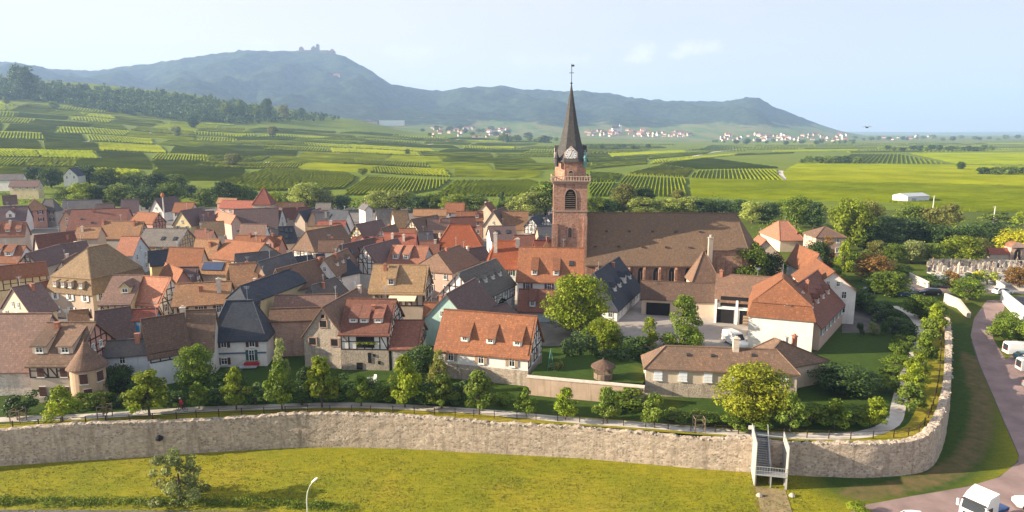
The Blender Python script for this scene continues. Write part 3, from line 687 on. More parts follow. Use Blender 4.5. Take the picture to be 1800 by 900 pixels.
# ------------------------------------------------------------------ middle of the town, right half
h('house with bright salmon roof and pale blue gable above the tan roof', (752,434), (692,432), (739,464), 13.3, 'salmon', 'blue', wn='f', dorm=[(.8,.25,'shed',1.5,1.3),(.5,.25,'shed',1.5,1.3)])
h('white timber gable house with purple roof standing over the parked car', (641,435), (678,425), (661,464), 14.0, 'purple', 'white', tim='a', wn=False, L=14)
h('broad tan roofed restaurant with timber gable and awning', (751,467), (659,466), (742,514), 14.0, 'sand', 'beige', tim='fb', wn='b', shut='shutter_brown', dorm=[(.62,.25,'shed',1.7,1.5)], chim=[(.78,.8,1.2)])
H_REST = HOUSES[-1]
h('large timber gable house with silvery slate roof and pointed dormers', (805,481), (849,464), (842,527), 14.2, 'greyslate', 'white', tim='af', wn='f', dorm=[(.2,.4,'gable',.9,1.0),(.4,.4,'gable',.9,1.0),(.6,.4,'gable',.9,1.0),(.8,.4,'gable',.9,1.0)], L=16)
h('house with tan hipped end, dark roof and pink wall behind the silvery roof', (768,445), (792,437), (795,477), 13.6, 'brown', 'pink', hA=2.5, wn='a', L=11)
h('white gable house with small timber side and three pointed dormers', (570,456), (601,442), (591,481), 13.6, 'oldbrown', 'white', tim='f', wn='af', dorm=[(.25,.35,'gable',.9,.9),(.5,.35,'gable',.9,.9),(.75,.35,'gable',.9,.9)], L=13)
h('dark purple roof with skylights and narrow white gable behind the timber gable', (596,432), (623,426), (607,462), 13.4, 'purple', 'white', wn='a', sky=[(.25,.5),(.5,.5),(.7,.35)], L=13)
h('navy slate roofed house tucked behind the white gable with pointed dormers', (520,452), (568,447), (524,474), 12.2, 'navy', 'white', wn=False)
h('brown house with hipped gable over the shaded garden left of the annex', (838,549), (868,540), (862,565), 8.6, 'purple', 'beige', wn=False, L=8)
h('purple roofed house with two skylights below the cream gable', (903,397), (860,398), (915,419), 13.2, 'purple', 'white', wn=False, sky=[(.3,.55,1,1.6),(.75,.55,1,1.6)], dorm=[])
h('cream gable house with three small windows and brown roof', (867,371), (888,364), (884,397), 13.6, 'brown', 'cream', wn='a', L=13)
h('house with wide tan orange roof right of the cream gable', (927,372), (884,372), (922,396), 13.0, 'tan', 'beige', wn=False)
h('small timber gable painted blue white, left of a pair by the tower', (934,383), (945,379), (946,397), 12.0, 'navy', 'white', tim='a', wn='a', L=9)
h('white timber gable with two dark windows touching the church tower', (961,380), (971,376), (972,397), 12.2, 'navy', 'white', tim='a', wn='a', L=9)
h('slate blue roof with bright tan verge at the foot of the tower', (945,398), (975,397), (937,426), 12.6, 'slate', 'sandwall', wn=False)
h('low red brown roof with salmon gable between bright orange roof and tower', (905,414), (938,413), (896,432), 12.0, 'redbrown', 'rose', wn=False)
h('faded red roof against the left side of the tower base', (940,423), (972,422), (940,444), 12.2, 'red', 'rose', wn=False)
h('narrow house with steep orange roof rising above its neighbours by the trees', (862,355), (852,358), (851,372), 14.0, 'orange', 'cream', wn='f', hwfix=3.5)
h('house with orange roof and tiny timber gable left of the cream gable', (848,372), (803,372), (847,387), 12.8, 'orange', 'rose', wn='f', dorm=[(.2,.25,'gable',1.5,1.2)])
h('dull red roofed house above the red mansard roof', (834,381), (792,382), (834,396), 12.6, 'redbrown', 'rose', wn=False)
h('tall block with plain orange roof at the tree belt', (816,357), (784,357), (816,372), 13.8, 'orange', 'white', wn='f', tim='b')
h('long tan roof along the back edge of the town below the trees', (784,368), (728,368), (783,377), 12.0, 'tan', 'beige', wn=False)
h('pink roofed house left of the red mansard', (789,384), (752,385), (791,407), 13.2, 'pink', 'beige', wn=False)
h('timber gable house in cream with tall dark brown roof', (723,386), (752,381), (739,409), 13.6, 'brown', 'cream', tim='a', wn='a', L=13)
h('tan roofed house with small timber front left of the cream timber gable', (715,370), (691,371), (710,395), 13.2, 'sand', 'white', tim='fb', wn=False, chim=[(.5,.3,.8,'chimney_plaster')])
h('house with long grey roof and pale orange ridge in the back rows', (690,368), (662,369), (690,392), 13.0, 'greyslate', 'white', wn=False)
h('tall narrow timber house with blue white end wall at the back', (648,361), (632,356), (652,367), 13.2, 'slate', 'white', tim='af', wn=False, L=8)
h('red roofed house crossed by two chimneys above the salmon roof', (731,411), (676,410), (731,433), 13.2, 'red', 'rose', wn=False, chim=[(.35,.45,1.4,'chimney_plaster'),(.72,.6,1.2,'chimney_plaster')])
h('small orange roof peeping over the red roof with two chimneys', (729,402), (704,402), (730,411), 12.6, 'orange', 'cream', wn=False)
h('long bright red roof with one gabled dormer behind the purple timber gable', (672,418), (621,417), (672,434), 12.9, 'red', 'rose', wn=False, dorm=[(.7,.2,'gable',2.6,1.2)])
h('yellowish timber gable house with dull purple roof', (626,395), (652,390), (640,417), 13.4, 'purple', 'yellow', tim='a', wn='a', L=12)
h('tiny timber gable in white behind the long red roof', (671,402), (684,398), (676,416), 12.8, 'brown', 'white', tim='a', wn='a', L=9)
h('dark house with mansard slope beside the stately red mansard', (735,408), (759,407), (735,424), 12.0, 'slate', 'grey', wn=False)
h('brown roofed house with two chimney pots under the pink roof', (789,407), (761,406), (789,424), 12.0, 'darkbrown', 'rose', wn=False, chim=[(.5,.4,.9,'chimney_plaster')])
h('small purple house with cross gable in front of the stately mansard', (800,441), (829,437), (810,459), 11.6, 'purple', 'beige', wn=False, L=9)
h('red roofed cottage with bright wall hidden between salmon and mansard houses', (771,424), (740,424), (772,446), 12.0, 'redbrown', 'beige', wn=False)
h('red roofed house with light blue gable in the back rows', (607,389), (560,389), (598,415), 13.3, 'red', 'blue', wn='b', chim=[(.5,.8,1.0,'chimney_plaster')])
h('low tan house with white gable left of the light blue gable', (582,397), (541,398), (580,416), 12.6, 'sand', 'white', wn='f', tim='b')
h('steep blue slate roof beside the light blue gable', (612,371), (601,370), (617,398), 13.8, 'navy', 'white', wn=False, L=9)
h('slate roofed house with pale chimney in the back rows', (598,373), (556,374), (597,389), 12.8, 'slate', 'grey', wn=False, chim=[(.6,.5,1.4,'chimney_plaster')])
h('purple roof with tan verge left of the slate roof with pale chimney', (563,366), (546,372), (575,392), 13.0, 'purple', 'sandwall', wn=False, L=9)
h('tall grey tiled barn roof behind the town by the striped vineyard', (581,357), (557,357), (580,367), 12.6, 'greyslate', 'grey', wn=False, name='barn', cat='barn')
h('orange and tan roofed long house at the back left of the pale willow', (534,356), (488,356), (534,364), 12.2, 'tan', 'rose', wn=False)
h('house with glossy dark blue roof and small beige gable', (526,372), (546,368), (535,388), 12.9, 'navy', 'beige', wn=False, L=10)
h('red brown roofed row house behind the glossy dark blue roof', (545,364), (499,366), (545,378), 12.4, 'redbrown', 'beige', wn=False)
h('house with purple red roof and white gable in the back rows', (495,366), (467,365), (497,388), 13.4, 'purple', 'white', wn='b')
h('dark navy roofed house with four light skylights', (515,398), (491,399), (522,424), 13.4, 'navy', 'beige', wn=False, sky=[(.15,.7),(.5,.75),(.85,.8),(.5,.35)], hA=.8)
h('brown roofed house with orange hipped gable and white timber front', (538,407), (566,402), (553,440), 14.0, 'oldbrown', 'white', hA=1.2, wn='a', tim='a', timz=3, L=14)
h('long plain brown roof right of the white timber front', (603,421), (562,422), (601,440), 12.4, 'brown', 'white', wn=False)
h('big orange roof with wide gabled dormer on its right', (494,416), (417,414), (489,441), 13.4, 'orange', 'rose', wn=False, dorm=[(.22,.15,'gable',3.0,1.6)], chim=[(.18,.9,1),(.7,.9,1)])
h('orange roof with dark ivy covered gable', (400,422), (424,424), (372,452), 13.2, 'orange', 'grey', wn=False, L=12)
h('pale pink roofed long house above the big orange roof', (468,395), (425,394), (470,413), 12.6, 'pink', 'bluegrey', wn=False)
h('grey roofed house with pale blue wall between pink and orange roofs', (505,402), (478,404), (500,416), 11.6, 'greyslate', 'blue', wn=False)
# ------------------------------------------------------------------ left half, back to front
h('white timber gable house with wide purple roof right of the orange roofs', (413,368), (447,367), (428,392), 13.6, 'purple', 'white', tim='a', wn='a', L=14)
h('long bright red roof above pale pink walls at the back edge', (462,354), (392,352), (456,366), 12.8, 'red', 'pink', wn='fb')
h('short tan red roof behind the long bright red roof', (416,349), (385,348), (416,356), 12.6, 'tan', 'rose', wn=False)
h('salmon roof with bright verge in front of the long bright red roof', (414,379), (382,371), (407,392), 12.4, 'salmon', 'pink', wn=False)
h('house with white walls, green shutters and orange roof near the tall mast', (341,356), (309,356), (335,371), 13.2, 'orange', 'white', tim='b', wn='f', shut='shutter_green', nb=5)
h('pale yellow gable house with purple roof in front of the green shutters', (318,371), (343,367), (336,395), 13.2, 'purple', 'yellow', wn='a', L=11)
h('dark purple roof with antennas right of the pale yellow gable', (375,371), (352,372), (377,392), 12.6, 'purple', 'yellow', wn=False)
h('oldish tan roof with white timber gable end left of the salmon roof', (392,389), (352,391), (389,405), 12.4, 'sand', 'beige', wn=False)
h('dark brown steep roof with small white gable left of the tall mast', (273,350), (296,347), (286,372), 13.0, 'purple', 'white', wn='a', L=12)
h('round topped orange roof with dark timber gable', (278,375), (242,373), (268,391), 13.0, 'orange', 'rose', hB=1.2, tim='b', wn=False)
h('purple roof with four skylights and two tiny white gables', (243,350), (214,351), (253,366), 12.4, 'purple', 'white', wn=False, sky=[(.2,.6),(.4,.6),(.6,.6)])
h('pink brown roof behind the wide red brown roof', (199,358), (170,359), (199,370), 12.4, 'pink', 'rose', wn=False)
h('wide red brown roof with few small vents in the left back rows', (226,366), (128,369), (215,400), 14.0, 'redbrown', 'rose', wn=False, chim=[(.62,.85,1.2)], sky=[(.8,.5,.6,.5),(.6,.3,.8,.6)])
h('small sunlit orange gable left of the wide red brown roof', (116,371), (128,366), (105,392), 12.6, 'brown', 'sandwall', wn='a', L=8)
h('turreted house with tan pyramid roof and pink upper storey', (60,351), (61,350), (68,365), 14.5, 'tan', 'rose', hA=3.4, hB=3.4, hwfix=3.4, wn='fa', shut='shutter_brown', L=.4, pmin=45)
h('tower house with slate hipped roof, white windows and balconies', (78,350), (93,350), (73,369), 14.2, 'slate', 'grey', hA=1.0, hB=1.6, wn='fa', shut='shutter_brown')
h('dark slate roofs with a red patch right of the slate tower house', (178,351), (112,352), (178,371), 12.4, 'slate', 'grey', wn=False)
h('purple roofed house with white dormer gable at the left edge', (48,362), (-10,364), (42,386), 13.2, 'purple', 'white', wn=False, dorm=[(.45,.2,'gable',2.6,1.6)])
h('cottage with brown roof below the cream hillside house', (28,343), (5,344), (28,357), 13.2, 'brown', 'cream', wn='f')
h('cream hillside house with purple roof and dark windows', (70,317), (20,317), (67,327), 16.5, 'purple', 'yellow', gz=8.5, wn='fb', nb=5)
h('long slate roofed house on the slope at the left edge', (42,306), (-30,306), (44,316), 17.5, 'slate', 'white', gz=9.5, wn='f')
h('white house with steep blue roof among hillside trees', (122,296), (136,294), (136,308), 19.5, 'navy', 'white', gz=10.5, wn='a', L=14)
h('orange roofed house with row of dormer windows at the left edge', (45,391), (-20,392), (46,412), 12.8, 'salmon', 'beige', wn=False, dorm=[(.15,.2,'shed',1.4,1.1),(.45,.2,'shed',1.4,1.1),(.75,.2,'shed',1.4,1.1)], chim=[(.4,.8,1.2,'chimney_plaster')])
h('long red roof below the sunlit orange gable', (128,407), (62,414), (128,432), 12.6, 'redbrown', 'grey', wn=False)
h('tan roof with lit chimney left of the wide tan roof', (177,399), (138,399), (172,417), 13.0, 'tan', 'beige', wn=False, chim=[(.75,.6,1.2,'chimney_plaster')])
h('wide tan roof streaked with lichen above the white gable', (252,390), (182,389), (246,417), 13.8, 'tan', 'grey', wn=False, chim=[(.2,.75,1.4),(.97,.8,1)], tim='b')
h('salmon roofed house with smooth pale blue gable', (245,416), (216,416), (232,447), 13.6, 'salmon', 'blue', wn='b')
h('house with half grey half tan roof and blue timber gable', (328,403), (258,402), (311,431), 13.8, 'greyslate', 'ochre', tim='b', timmat='timber_blue', wn='f', sky=[(.45,.4),(.15,.4)])
h('purple roof with white verge between tan and salmon roofs', (375,405), (345,404), (372,424), 12.0, 'redbrown', 'pink', wn=False)
h('orange roof whose planked grey gable points at the viewer', (384,421), (346,420), (378,450), 13.6, 'tan', 'plank' if False else 'grey', wn=False)
h('broad tan orange roof in the sunlit middle of the town', (357,437), (300,435), (357,463), 13.0, 'orange', 'beige', wn=False)
h('dark blue roofed shed by the ochre window wall', (298,439), (262,442), (296,456), 10.8, 'navy', 'ochre', wn=False, name='shed', cat='shed')
h('orange house with two white shed dormers at the left edge', (44,432), (-22,432), (30,459), 12.8, 'orange', 'bluegrey', wn=False, dorm=[(.3,.35,'shed',2.0,1.2),(.65,.35,'shed',2.0,1.2)])
h('dark barn with open timber gable and long purple roof', (47,446), (104,431), (72,468), 12.8, 'purple', 'grey', tim='a', wn=False, name='barn', cat='barn')
h('dark grey roof with dormers running behind the barn gable', (150,424), (98,432), (150,447), 12.2, 'purple', 'grey', wn=False, dorm=[(.3,.3,'shed',1.6,.9),(.6,.3,'shed',1.6,.9)])
h('small white timber gable under the mansard house edge', (110,459), (123,452), (119,473), 12.0, 'brown', 'white', tim='a', wn=False, L=10)
h('tall beige mansard house with ochre pyramid roof and four lucarnes', (154,436), (203,427), (178,513), 17.2, 'ochre', 'beige', hA=5.0, hB=4.0, mans=3.0, hwfix=5.6, pmin=40, wn='fa', shut='shutter_white', L=4.5, nb=5.5, dorm=())
H_MAN2 = HOUSES[-1]
h('purple house with light verge and shaded yellow end at the left', (24,506), (68,498), (56,550), 12.8, 'purple', 'cream', wn='a')
h('red lean roof wall left of the mansard house', (96,492), (40,503), (98,516), 10.6, 'redbrown', 'rose', wn=False)
h('small timber house with orange roof at the far left edge', (-14,470), (6,468), (14,486), 12.4, 'orange', 'yellow', tim='f', wn=False, L=9)
h('dark roof huddled below the barn gable at the left', (62,472), (20,474), (62,496), 11.0, 'slate', 'grey', wn=False)
h('pink roofed half of a timber double house with brown dormer', (250,484), (202,485), (226,532), 13.8, 'pink', 'yellow', tim='f', wn=False, dorm=[(.3,.35,'gable',1.7,1.2)])
h('pink roofed right half of a timber double house with big timber gable', (299,489), (251,486), (276,534), 13.6, 'salmon', 'white', tim='fb', wn='b')
h('orange cross roof behind the timber double house', (292,463), (309,470), (281,487), 12.8, 'orange', 'rose', wn=False, L=10)
h('house with dull mauve roof and tiny timber gable behind the tan corner house', (346,470), (311,471), (356,497), 12.6, 'purple', 'white', tim='b', wn=False)
h('tan roof carrying a block of solar panels', (403,462), (358,461), (395,478), 12.6, 'tan', 'beige', wn=False, sky=[(.55,.55,4.6,2.0,'solar')])
h('tan corner house with cream wall and tall blue chimney', (404,495), (312,500), (388,529), 13.0, 'tan', 'cream', wn='fb', shut='shutter_brown', chim=[(.18,.5,2.4,'chimney_plaster',.7)])
h('sandy roofed house right of the solar panels', (447,462), (405,465), (437,489), 12.8, 'tan', 'cream', wn=False, chim=[(.3,.8,1)])
h('long grey slate roof with white gable piece below the big orange roof', (484,441), (415,447), (487,465), 12.4, 'slate', 'white', wn=False)
h('barn with slatted cream gable and dark slate roof', (455,461), (512,444), (470,492), 13.4, 'slate', 'sandwall', wn=False, name='barn', cat='barn')
h('old leaning house with timber gable and patched brown roof', (486,474), (530,463), (505,511), 13.4, 'brown', 'cream', tim='a', wn='a', L=14, timz=2)
h('navy roofed house with orange tiled half hip over timber gable', (422,504), (466,489), (437,530), 12.8, 'navy', 'yellow', hA=1.4, tim='a', wn=False, L=17)
h('dark green slate roof behind the old leaning house', (530,466), (562,460), (556,492), 12.4, 'navy', 'white', wn=False, L=12)
h('wide low slate roof with white verge in front of the pointed dormers', (590,488), (547,503), (618,519), 10.4, 'slate', 'grey', wn=False, hA=2, hB=2)
h('low house with pinkish tiled roof terrace behind the brick wall', (590,518), (486,520), (590,540), 10.2, 'pink', 'pinkbrick', wn=False)
h('red lean roof between navy roof and timber gable', (478,480), (458,490), (505,500), 10.6, 'redbrown', 'rose', wn=False, L=9)
h('slate roof falling towards the round tower with blue windowed shed', (226,540), (170,548), (226,575), 11.0, 'purple', 'brightblue', wn=False)
h('low red roof bay before the timber double house', (275,543), (230,545), (272,557), 10.4, 'red', 'brightblue', wn=False)
h('dark roof patch behind the navy roofed white house', (455,520), (408,522), (455,545), 10.8, 'slate', 'grey', wn=False)
h('purple roof with light chimney right of the low slate roof', (640,510), (606,520), (640,532), 10.6, 'purple', 'grey', wn=False)
h('small orange roof cut between the restaurant and the mint gable', (772,533), (748,533), (776,552), 10.2, 'orange', 'sandwall', wn=False)
h('plain orange lean roof behind the long brown tan barn on the left', (152,545), (125,547), (148,562), 11.0, 'tan', 'cream', wn=False)
# ------------------------------------------------------------------ right of the church
h('orange roofed villa with cream walls in the gardens behind the church', (1384,389), (1369,389), (1372,405), 12.2, 'salmon', 'cream', hA=2.0, hB=2.5, wn='fa')
h('small orange garden house right of the villa', (1389,404), (1402,408), (1386,415), 9.6, 'orange', 'cream', wn=False, gz=4)
h('square house with pyramid brown roof and yellow side wall', (1449,399), (1450,399), (1470,411), 12.6, 'brown', 'pink', hA=4, hB=4, hwfix=4.2, wn='fa', L=.4)
h('steep orange roof just behind the choir of the church', (1333,414), (1338,417), (1362,446), 12.6, 'salmon', 'cream', wn=False, L=8)
h('orange roofed house with jumble of antennas behind the brown barn', (1401,430), (1424,440), (1385,458), 13.4, 'orange', 'white', wn='f', L=13)
h('tall orange brown roof with white gable looking to the road', (1434,455), (1466,478), (1412,482), 14.0, 'orange', 'white', wn='b', hwfix=4.2, prior=46)
h('old gate tower with steep red pyramid roof at the back edge of the town', (462,331), (463,331), (476,353), 18.0, 'red', 'cream', hA=3.2, hB=3.2, hwfix=3.2, L=.4, pmin=50, wn='f', name='gate_tower', cat='tower')
# ------------------------------------------------------------------ ground inside the walls, town wall, ways
WALLPX = [(-260,842,777),(-160,833,768),(-60,823,760),(0,818,755),(112,810,745),(225,804,740),(337,796,737),(450,789,730),(560,785,725),(700,787,728),(830,794,738),(1000,803,748),(1100,811,755),(1200,820,766),(1310,828,768),(1380,833,776),(1500,838,777),(1560,836,776),(1610,830,768),(1636,817,749),(1652,787,721),(1661,750,690),(1666,712,660),(1668,670,626),(1669,630,592),(1668,600,570),(1666,572,551)]
def ztop(p, v):
    lo, hi = 0.0, 12.0
    for _ in range(30):
        m = (lo+hi)/2
        if proj((p.x, p.y, m))[1] > v: lo = m
        else: hi = m
    return lo
WB = []
for u, vb, vt in WALLPX:
    p = on_terrain(u, vb); WB.append((p.x, p.y, p.z, max(p.z+1.0, ztop(p, vt))))
def smoothline(P, step):
    """Catmull-Rom through P, resampled"""
    P = [np.array(p, float) for p in P]; out = []
    for i in range(len(P)-1):
        p0, p1, p2, p3 = P[max(i-1, 0)], P[i], P[i+1], P[min(i+2, len(P)-1)]
        n = max(1, int(np.linalg.norm(p2[:2]-p1[:2])/step))
        for k in range(n):
            t = k/n; out.append(.5*((2*p1)+(-p0+p2)*t+(2*p0-5*p1+4*p2-p3)*t*t+(-p0+3*p1-3*p2+p3)*t**3))
    out.append(P[-1]); return out
WL = smoothline(WB, .45)
def build_wall():
    b = MB(); n = len(WL); rows = 14; th = .95; P = np.array(WL)
    T = np.gradient(P[:, :2], axis=0); T /= np.linalg.norm(T, axis=1)[:, None]; Nn = np.stack([T[:, 1], -T[:, 0]], 1)   # outwards (towards the camera)
    rr = random.Random(3); front = []; 
    for i in range(n):
        x, y, zb, zt = P[i]
        zt += -.26+noise.noise(Vector((i*.35, 0, 0)))*.10+noise.noise(Vector((i*.09, 5, 0)))*.14+(rr.random()-.5)*.12
        zb = ground(x, y)-.5; col = []
        for j in range(rows+1):
            f = j/rows; z = zb+(zt-zb)*f
            off = .30*(1-f)+noise.noise(Vector((i*.22, j*.5, 1.7)))*.07+(rr.random()-.5)*.02
            col.append((x+Nn[i, 0]*off, y+Nn[i, 1]*off, z))
        w = th+noise.noise(Vector((i*.3, 9, 0)))*.12
        col.append((x-Nn[i, 0]*w*.5, y-Nn[i, 1]*w*.5, zt+.06+(rr.random()-.5)*.22))
        col.append((x-Nn[i, 0]*w, y-Nn[i, 1]*w, zt-.02+(rr.random()-.5)*.1)); col.append((x-Nn[i, 0]*w, y-Nn[i, 1]*w, zb))
        front.append(col)
    m = len(front[0]); b.v = [p for c in front for p in c]
    for i in range(n-1):
        for j in range(m-1): b.f.append((i*m+j, (i+1)*m+j, (i+1)*m+j+1, i*m+j+1)); b.m.append(0)
    b.f.append(tuple(range(m))); b.m.append(0); b.f.append(tuple((n-1)*m+j for j in reversed(range(m)))); b.m.append(0)
    stonemat('wall_rampart', (.46,.37,.29), (.24,.195,.16), (.56,.48,.40), 3.2, (.46,.385,.31), 1.5, .35)
    o = b.build('town_wall', WM('rampart')); tag(o, 'long curved rubble stone town wall with ragged top above the lawn', 'wall')
    # loose coping stones along the top
    c = MB()
    for i in range(n):
        for q in range(3):
            x, y, _, zt = P[i]; s = rr.uniform(.07, .18); o2 = rr.uniform(-.75, .05)
            px, py = x+Nn[i, 0]*o2+T[i, 0]*rr.uniform(-.3, .3), y+Nn[i, 1]*o2+T[i, 1]*rr.uniform(-.3, .3)
            c.lathe((px, py, front[i][rows][2]-.05), [(s*.7, -.1), (s, s*.3), (s*.6, s*.75)], 6, rr.randrange(3), True, rr.random()*3)
    plain('coping_a', (.30,.27,.23), .95, 0, .3, 3); plain('coping_b', (.20,.18,.16), .95, 0, .3, 3); plain('coping_c', (.38,.35,.30), .95, 0, .3, 3)
    k = c.build('coping', [M('coping_a'), M('coping_b'), M('coping_c')], o); tag(k, kind='stuff')
    # weathered hole
    h = MB(); p = on_terrain(281, 800); q = min(WL, key=lambda w: abs(proj((w[0], w[1], 2))[0]-281)); h.lathe((q[0]+.28, q[1]-.28, 2.4), [(.05,-.4),(.42,-.2),(.45,.1),(.1,.4)], 9); h.build('hole', M('dark'), o)
build_wall()
plain('asphalt', (.115,.105,.10), .9, 0, .25, .35); plain('pinkasphalt', (.25,.18,.17), .9, 0, .22, .3); plain('paleway', (.50,.46,.42), .95, 0, .12, .7); plain('cobbles', (.16,.145,.13), .95, 0, .25, .4); plain('courtyard', (.30,.27,.25), .95, 0, .15, .3); plain('kerbstone', (.30,.28,.26), .9)
def sheet(name, pts, mat, kind='structure'):
    b = MB(); b.face(pts); o = b.build(name, mat); 
    if o.data.polygons[0].normal.z < 0: o.data.flip_normals()
    o['kind'] = kind; return o
gmat = grassmat('garden_grass', (.022,.052,.010), (.05,.085,.012), (.17,.15,.02), .5, dryamt=(.6,.75))
inner = [(w[0], w[1]) for w in WL[::3]]
def build_inner():
    # garden ground on the rampart level, ring shaped grid that hugs the wall
    P = np.array(WL); T = np.gradient(P[:, :2], axis=0); T /= np.linalg.norm(T, axis=1)[:, None]; Nn = np.stack([T[:, 1], -T[:, 0]], 1)
    poly = [tuple(P[i, :2]-Nn[i]*.5) for i in range(0, len(P), 4)]
    poly += [(92, 152), (92, 165), (-140, 165), (-140, poly[0][1]+4)]
    sheet('garden', [(x, y, 4.0) for x, y in poly], gmat)
    sheet('street', [(-330, 104, 4.012), (-62, 106, 4.012), (-30, 112, 4.012), (8, 112, 4.012), (16, 128, 4.012), (20, 150, 4.012), (24, 330, 4.012), (-330, 330, 4.012)], M('cobbles'))
    c = [pt(u, v, 4.01) for u, v in ((1085,600),(1075,548),(1120,528),(1330,536),(1330,612),(1180,640),(1140,612))]
    sheet('courtyard', c, M('courtyard'))
    c = [pt(u, v, 4.01) for u, v in ((1480,585),(1480,530),(1530,530),(1578,566),(1590,585))]; sheet('driveway', c, M('asphalt'))
build_inner()
def ribbon(name, line, width, z, mat, step=1.5, kerb=None):
    pts = smoothline([tuple(p[:2])+(p[2],) for p in line], step); b = MB(); P = np.array(pts)
    T = np.gradient(P[:, :2], axis=0); T /= np.linalg.norm(T, axis=1)[:, None]; Nn = np.stack([-T[:, 1], T[:, 0]], 1); L, Rr = [], []
    for i in range(len(P)):
        zz = z if z is not None else None; w = width*(1+.04*noise.noise(Vector((i*.4, 2, 0))))
        for s, out in ((1, L), (-1, Rr)):
            x, y = P[i, :2]+s*Nn[i]*w/2; out.append((x, y, zz if zz is not None else ground(x, y)+.02))
    b.v = L+Rr; n = len(L)
    for i in range(n-1): b.f.append((i, n+i, n+i+1, i+1)); b.m.append(0)
    o = b.build(name, mat); 
    if o.data.polygons[0].normal.z < 0: o.data.flip_normals()
    return struct(o)
PATH = [pt(u, v, 4.0) for u, v in ((-260,762),(-120,748),(0,738),(150,732),(250,726),(340,720),(450,716),(600,712),(700,715),(850,724),(1000,738),(1150,749),(1250,757),(1350,764),(1450,767),(1520,763),(1558,750),(1574,735),(1580,710),(1590,670),(1605,630),(1616,600),(1618,575),(1598,550),(1570,538))]
ribbon('path', PATH, 1.75, 4.008, M('paleway'))
_P = np.array(WL); _T = np.gradient(_P[:, :2], axis=0); _T /= np.linalg.norm(_T, axis=1)[:, None]
_E = [(_P[i, 0]-_T[i, 1]*1.9, _P[i, 1]+_T[i, 0]*1.9, 4.0) for i in range(0, len(_P), 8)]
ribbon('verge', _E, 2.6, 4.004, grassmat('sunlit_verge_grass', (.12, .14, .012), (.24, .21, .014), (.32, .24, .04), .6, dryamt=(.45,.65)))  # sunlight on the strip by the wall put in as paler grass
road = [on_terrain(u, v, .0) for u, v in ((1735,528),(1712,560),(1706,590),(1722,640),(1748,700),(1776,765),(1791,800),(1790,812),(1757,839),(1700,856),(1600,873),(1520,888),(1440,925),(1700,990),(2150,990),(2150,700),(1900,640),(1800,608),(1768,632),(1746,596),(1745,575),(1765,545),(1768,528))]
def build_road():
    # paved way and car park outside the wall, cut from a fine grid so it follows the ground
    ys = np.linspace(56, 150, 48); xs = np.linspace(28, 118, 60)
    poly = [(p.x, p.y) for p in road]
    def inside(x, y):
        r = False; j = len(poly)-1
        for i in range(len(poly)):
            xi, yi = poly[i]; xj, yj = poly[j]
            if (yi > y) != (yj > y) and x < (xj-xi)*(y-yi)/(yj-yi)+xi: r = not r
            j = i
        return r
    b = MB(); b.face([(x, y, ground(x, y)+.03) for x, y in poly]); o = b.build('road', M('pinkasphalt'))
    import bmesh
    bm = bmesh.new(); bm.from_mesh(o.data); bmesh.ops.triangulate(bm, faces=bm.faces[:])
    bmesh.ops.subdivide_edges(bm, edges=bm.edges[:], cuts=9, use_grid_fill=True)
    for v in bm.verts: v.co.z = ground(v.co.x, v.co.y)+.035
    bm.normal_update(); bm.to_mesh(o.data); bm.free()
    if sum(p.normal.z for p in o.data.polygons) < 0: o.data.flip_normals()
    struct(o)
    # dark drain joint along the kerb
    ribbon('kerb', [on_terrain(u, v) for u, v in ((1708,600),(1722,640),(1748,700),(1776,765),(1791,800),(1790,811),(1757,839),(1700,856),(1640,867))], .22, None, M('metal_dark'), 1.0)
    a = sheet('street', [(60, 150.5, 3.96), (150, 150.5, 3.96), (150, 162, 3.96), (55, 162, 3.96)], M('asphalt'))
    sheet('pavement', [(75, 153.6, 3.975), (150, 153.6, 3.975), (150, 156.4, 3.975), (75, 156.4, 3.975)], M('pinkasphalt'))
    sheet('road', [(-70, 67.6, .03), (-26, 67.0, .03), (-20, 62, .03), (-20, 50, .03), (-80, 50, .03)], M('asphalt'))
build_road()
# ------------------------------------------------------------------ church
def arch_pts(w, h0, h1, n=7):
    """pointed arch outline, foot at z=0: springing h0, apex h1"""
    pts = [(-w/2, 0), (w/2, 0), (w/2, h0)]
    for i in range(1, n): t = i/n; pts.append((w/2*cos(t*pi/2)**.8, h0+(h1-h0)*sin(t*pi/2)**1.0))
    pts.append((0, h1))
    for i in range(n-1, 0, -1): t = i/n; pts.append((-w/2*cos(t*pi/2)**.8, h0+(h1-h0)*sin(t*pi/2)**1.0))
    pts.append((-w/2, h0)); return pts
def arch_window(name, parent, p, rz, w, h0, h1, louvre=False, trim='stone_trim'):
    b = MB(); o = arch_pts(w+.5, h0+.12, h1+.3); i = arch_pts(w, h0, h1); n = len(i)
    O = [(x, -.10, z-.12) for x, z in o]; I = [(x, -.10, z) for x, z in i]; I2 = [(x, .02, z) for x, z in i]; O2 = [(x, .02, z-.12) for x, z in o]
    b.v = O+I+I2+O2
    for k in range(n):
        k2 = (k+1) % n; b.f += [(k, k2, n+k2, n+k), (n+k, n+k2, 2*n+k2, 2*n+k), (3*n+k, 3*n+k2, k2, k)]; b.m += [0]*3
    f = [(x, -.015, z) for x, z in i]; b.face(f, 1)
    if louvre:
        for k in range(9):
            z = .25+k*(h1-.6)/9; ww = w*.94 if z < h0 else w*.94*max(.2, 1-(z-h0)/(h1-h0)); b.box((0, -.06, z), (ww, .12, .1), 2)
    else: b.box((0, -.05, h0*.5+.2), (.1, .08, h0+.5), 0)
    ob = b.build(name, [M(trim), M('glass') if not louvre else M('dark'), M('plank')], parent); ob.location = p; ob.rotation_euler = (0, 0, rz); return ob
wallmat('wall_retain0', (.42,.36,.31), .4)
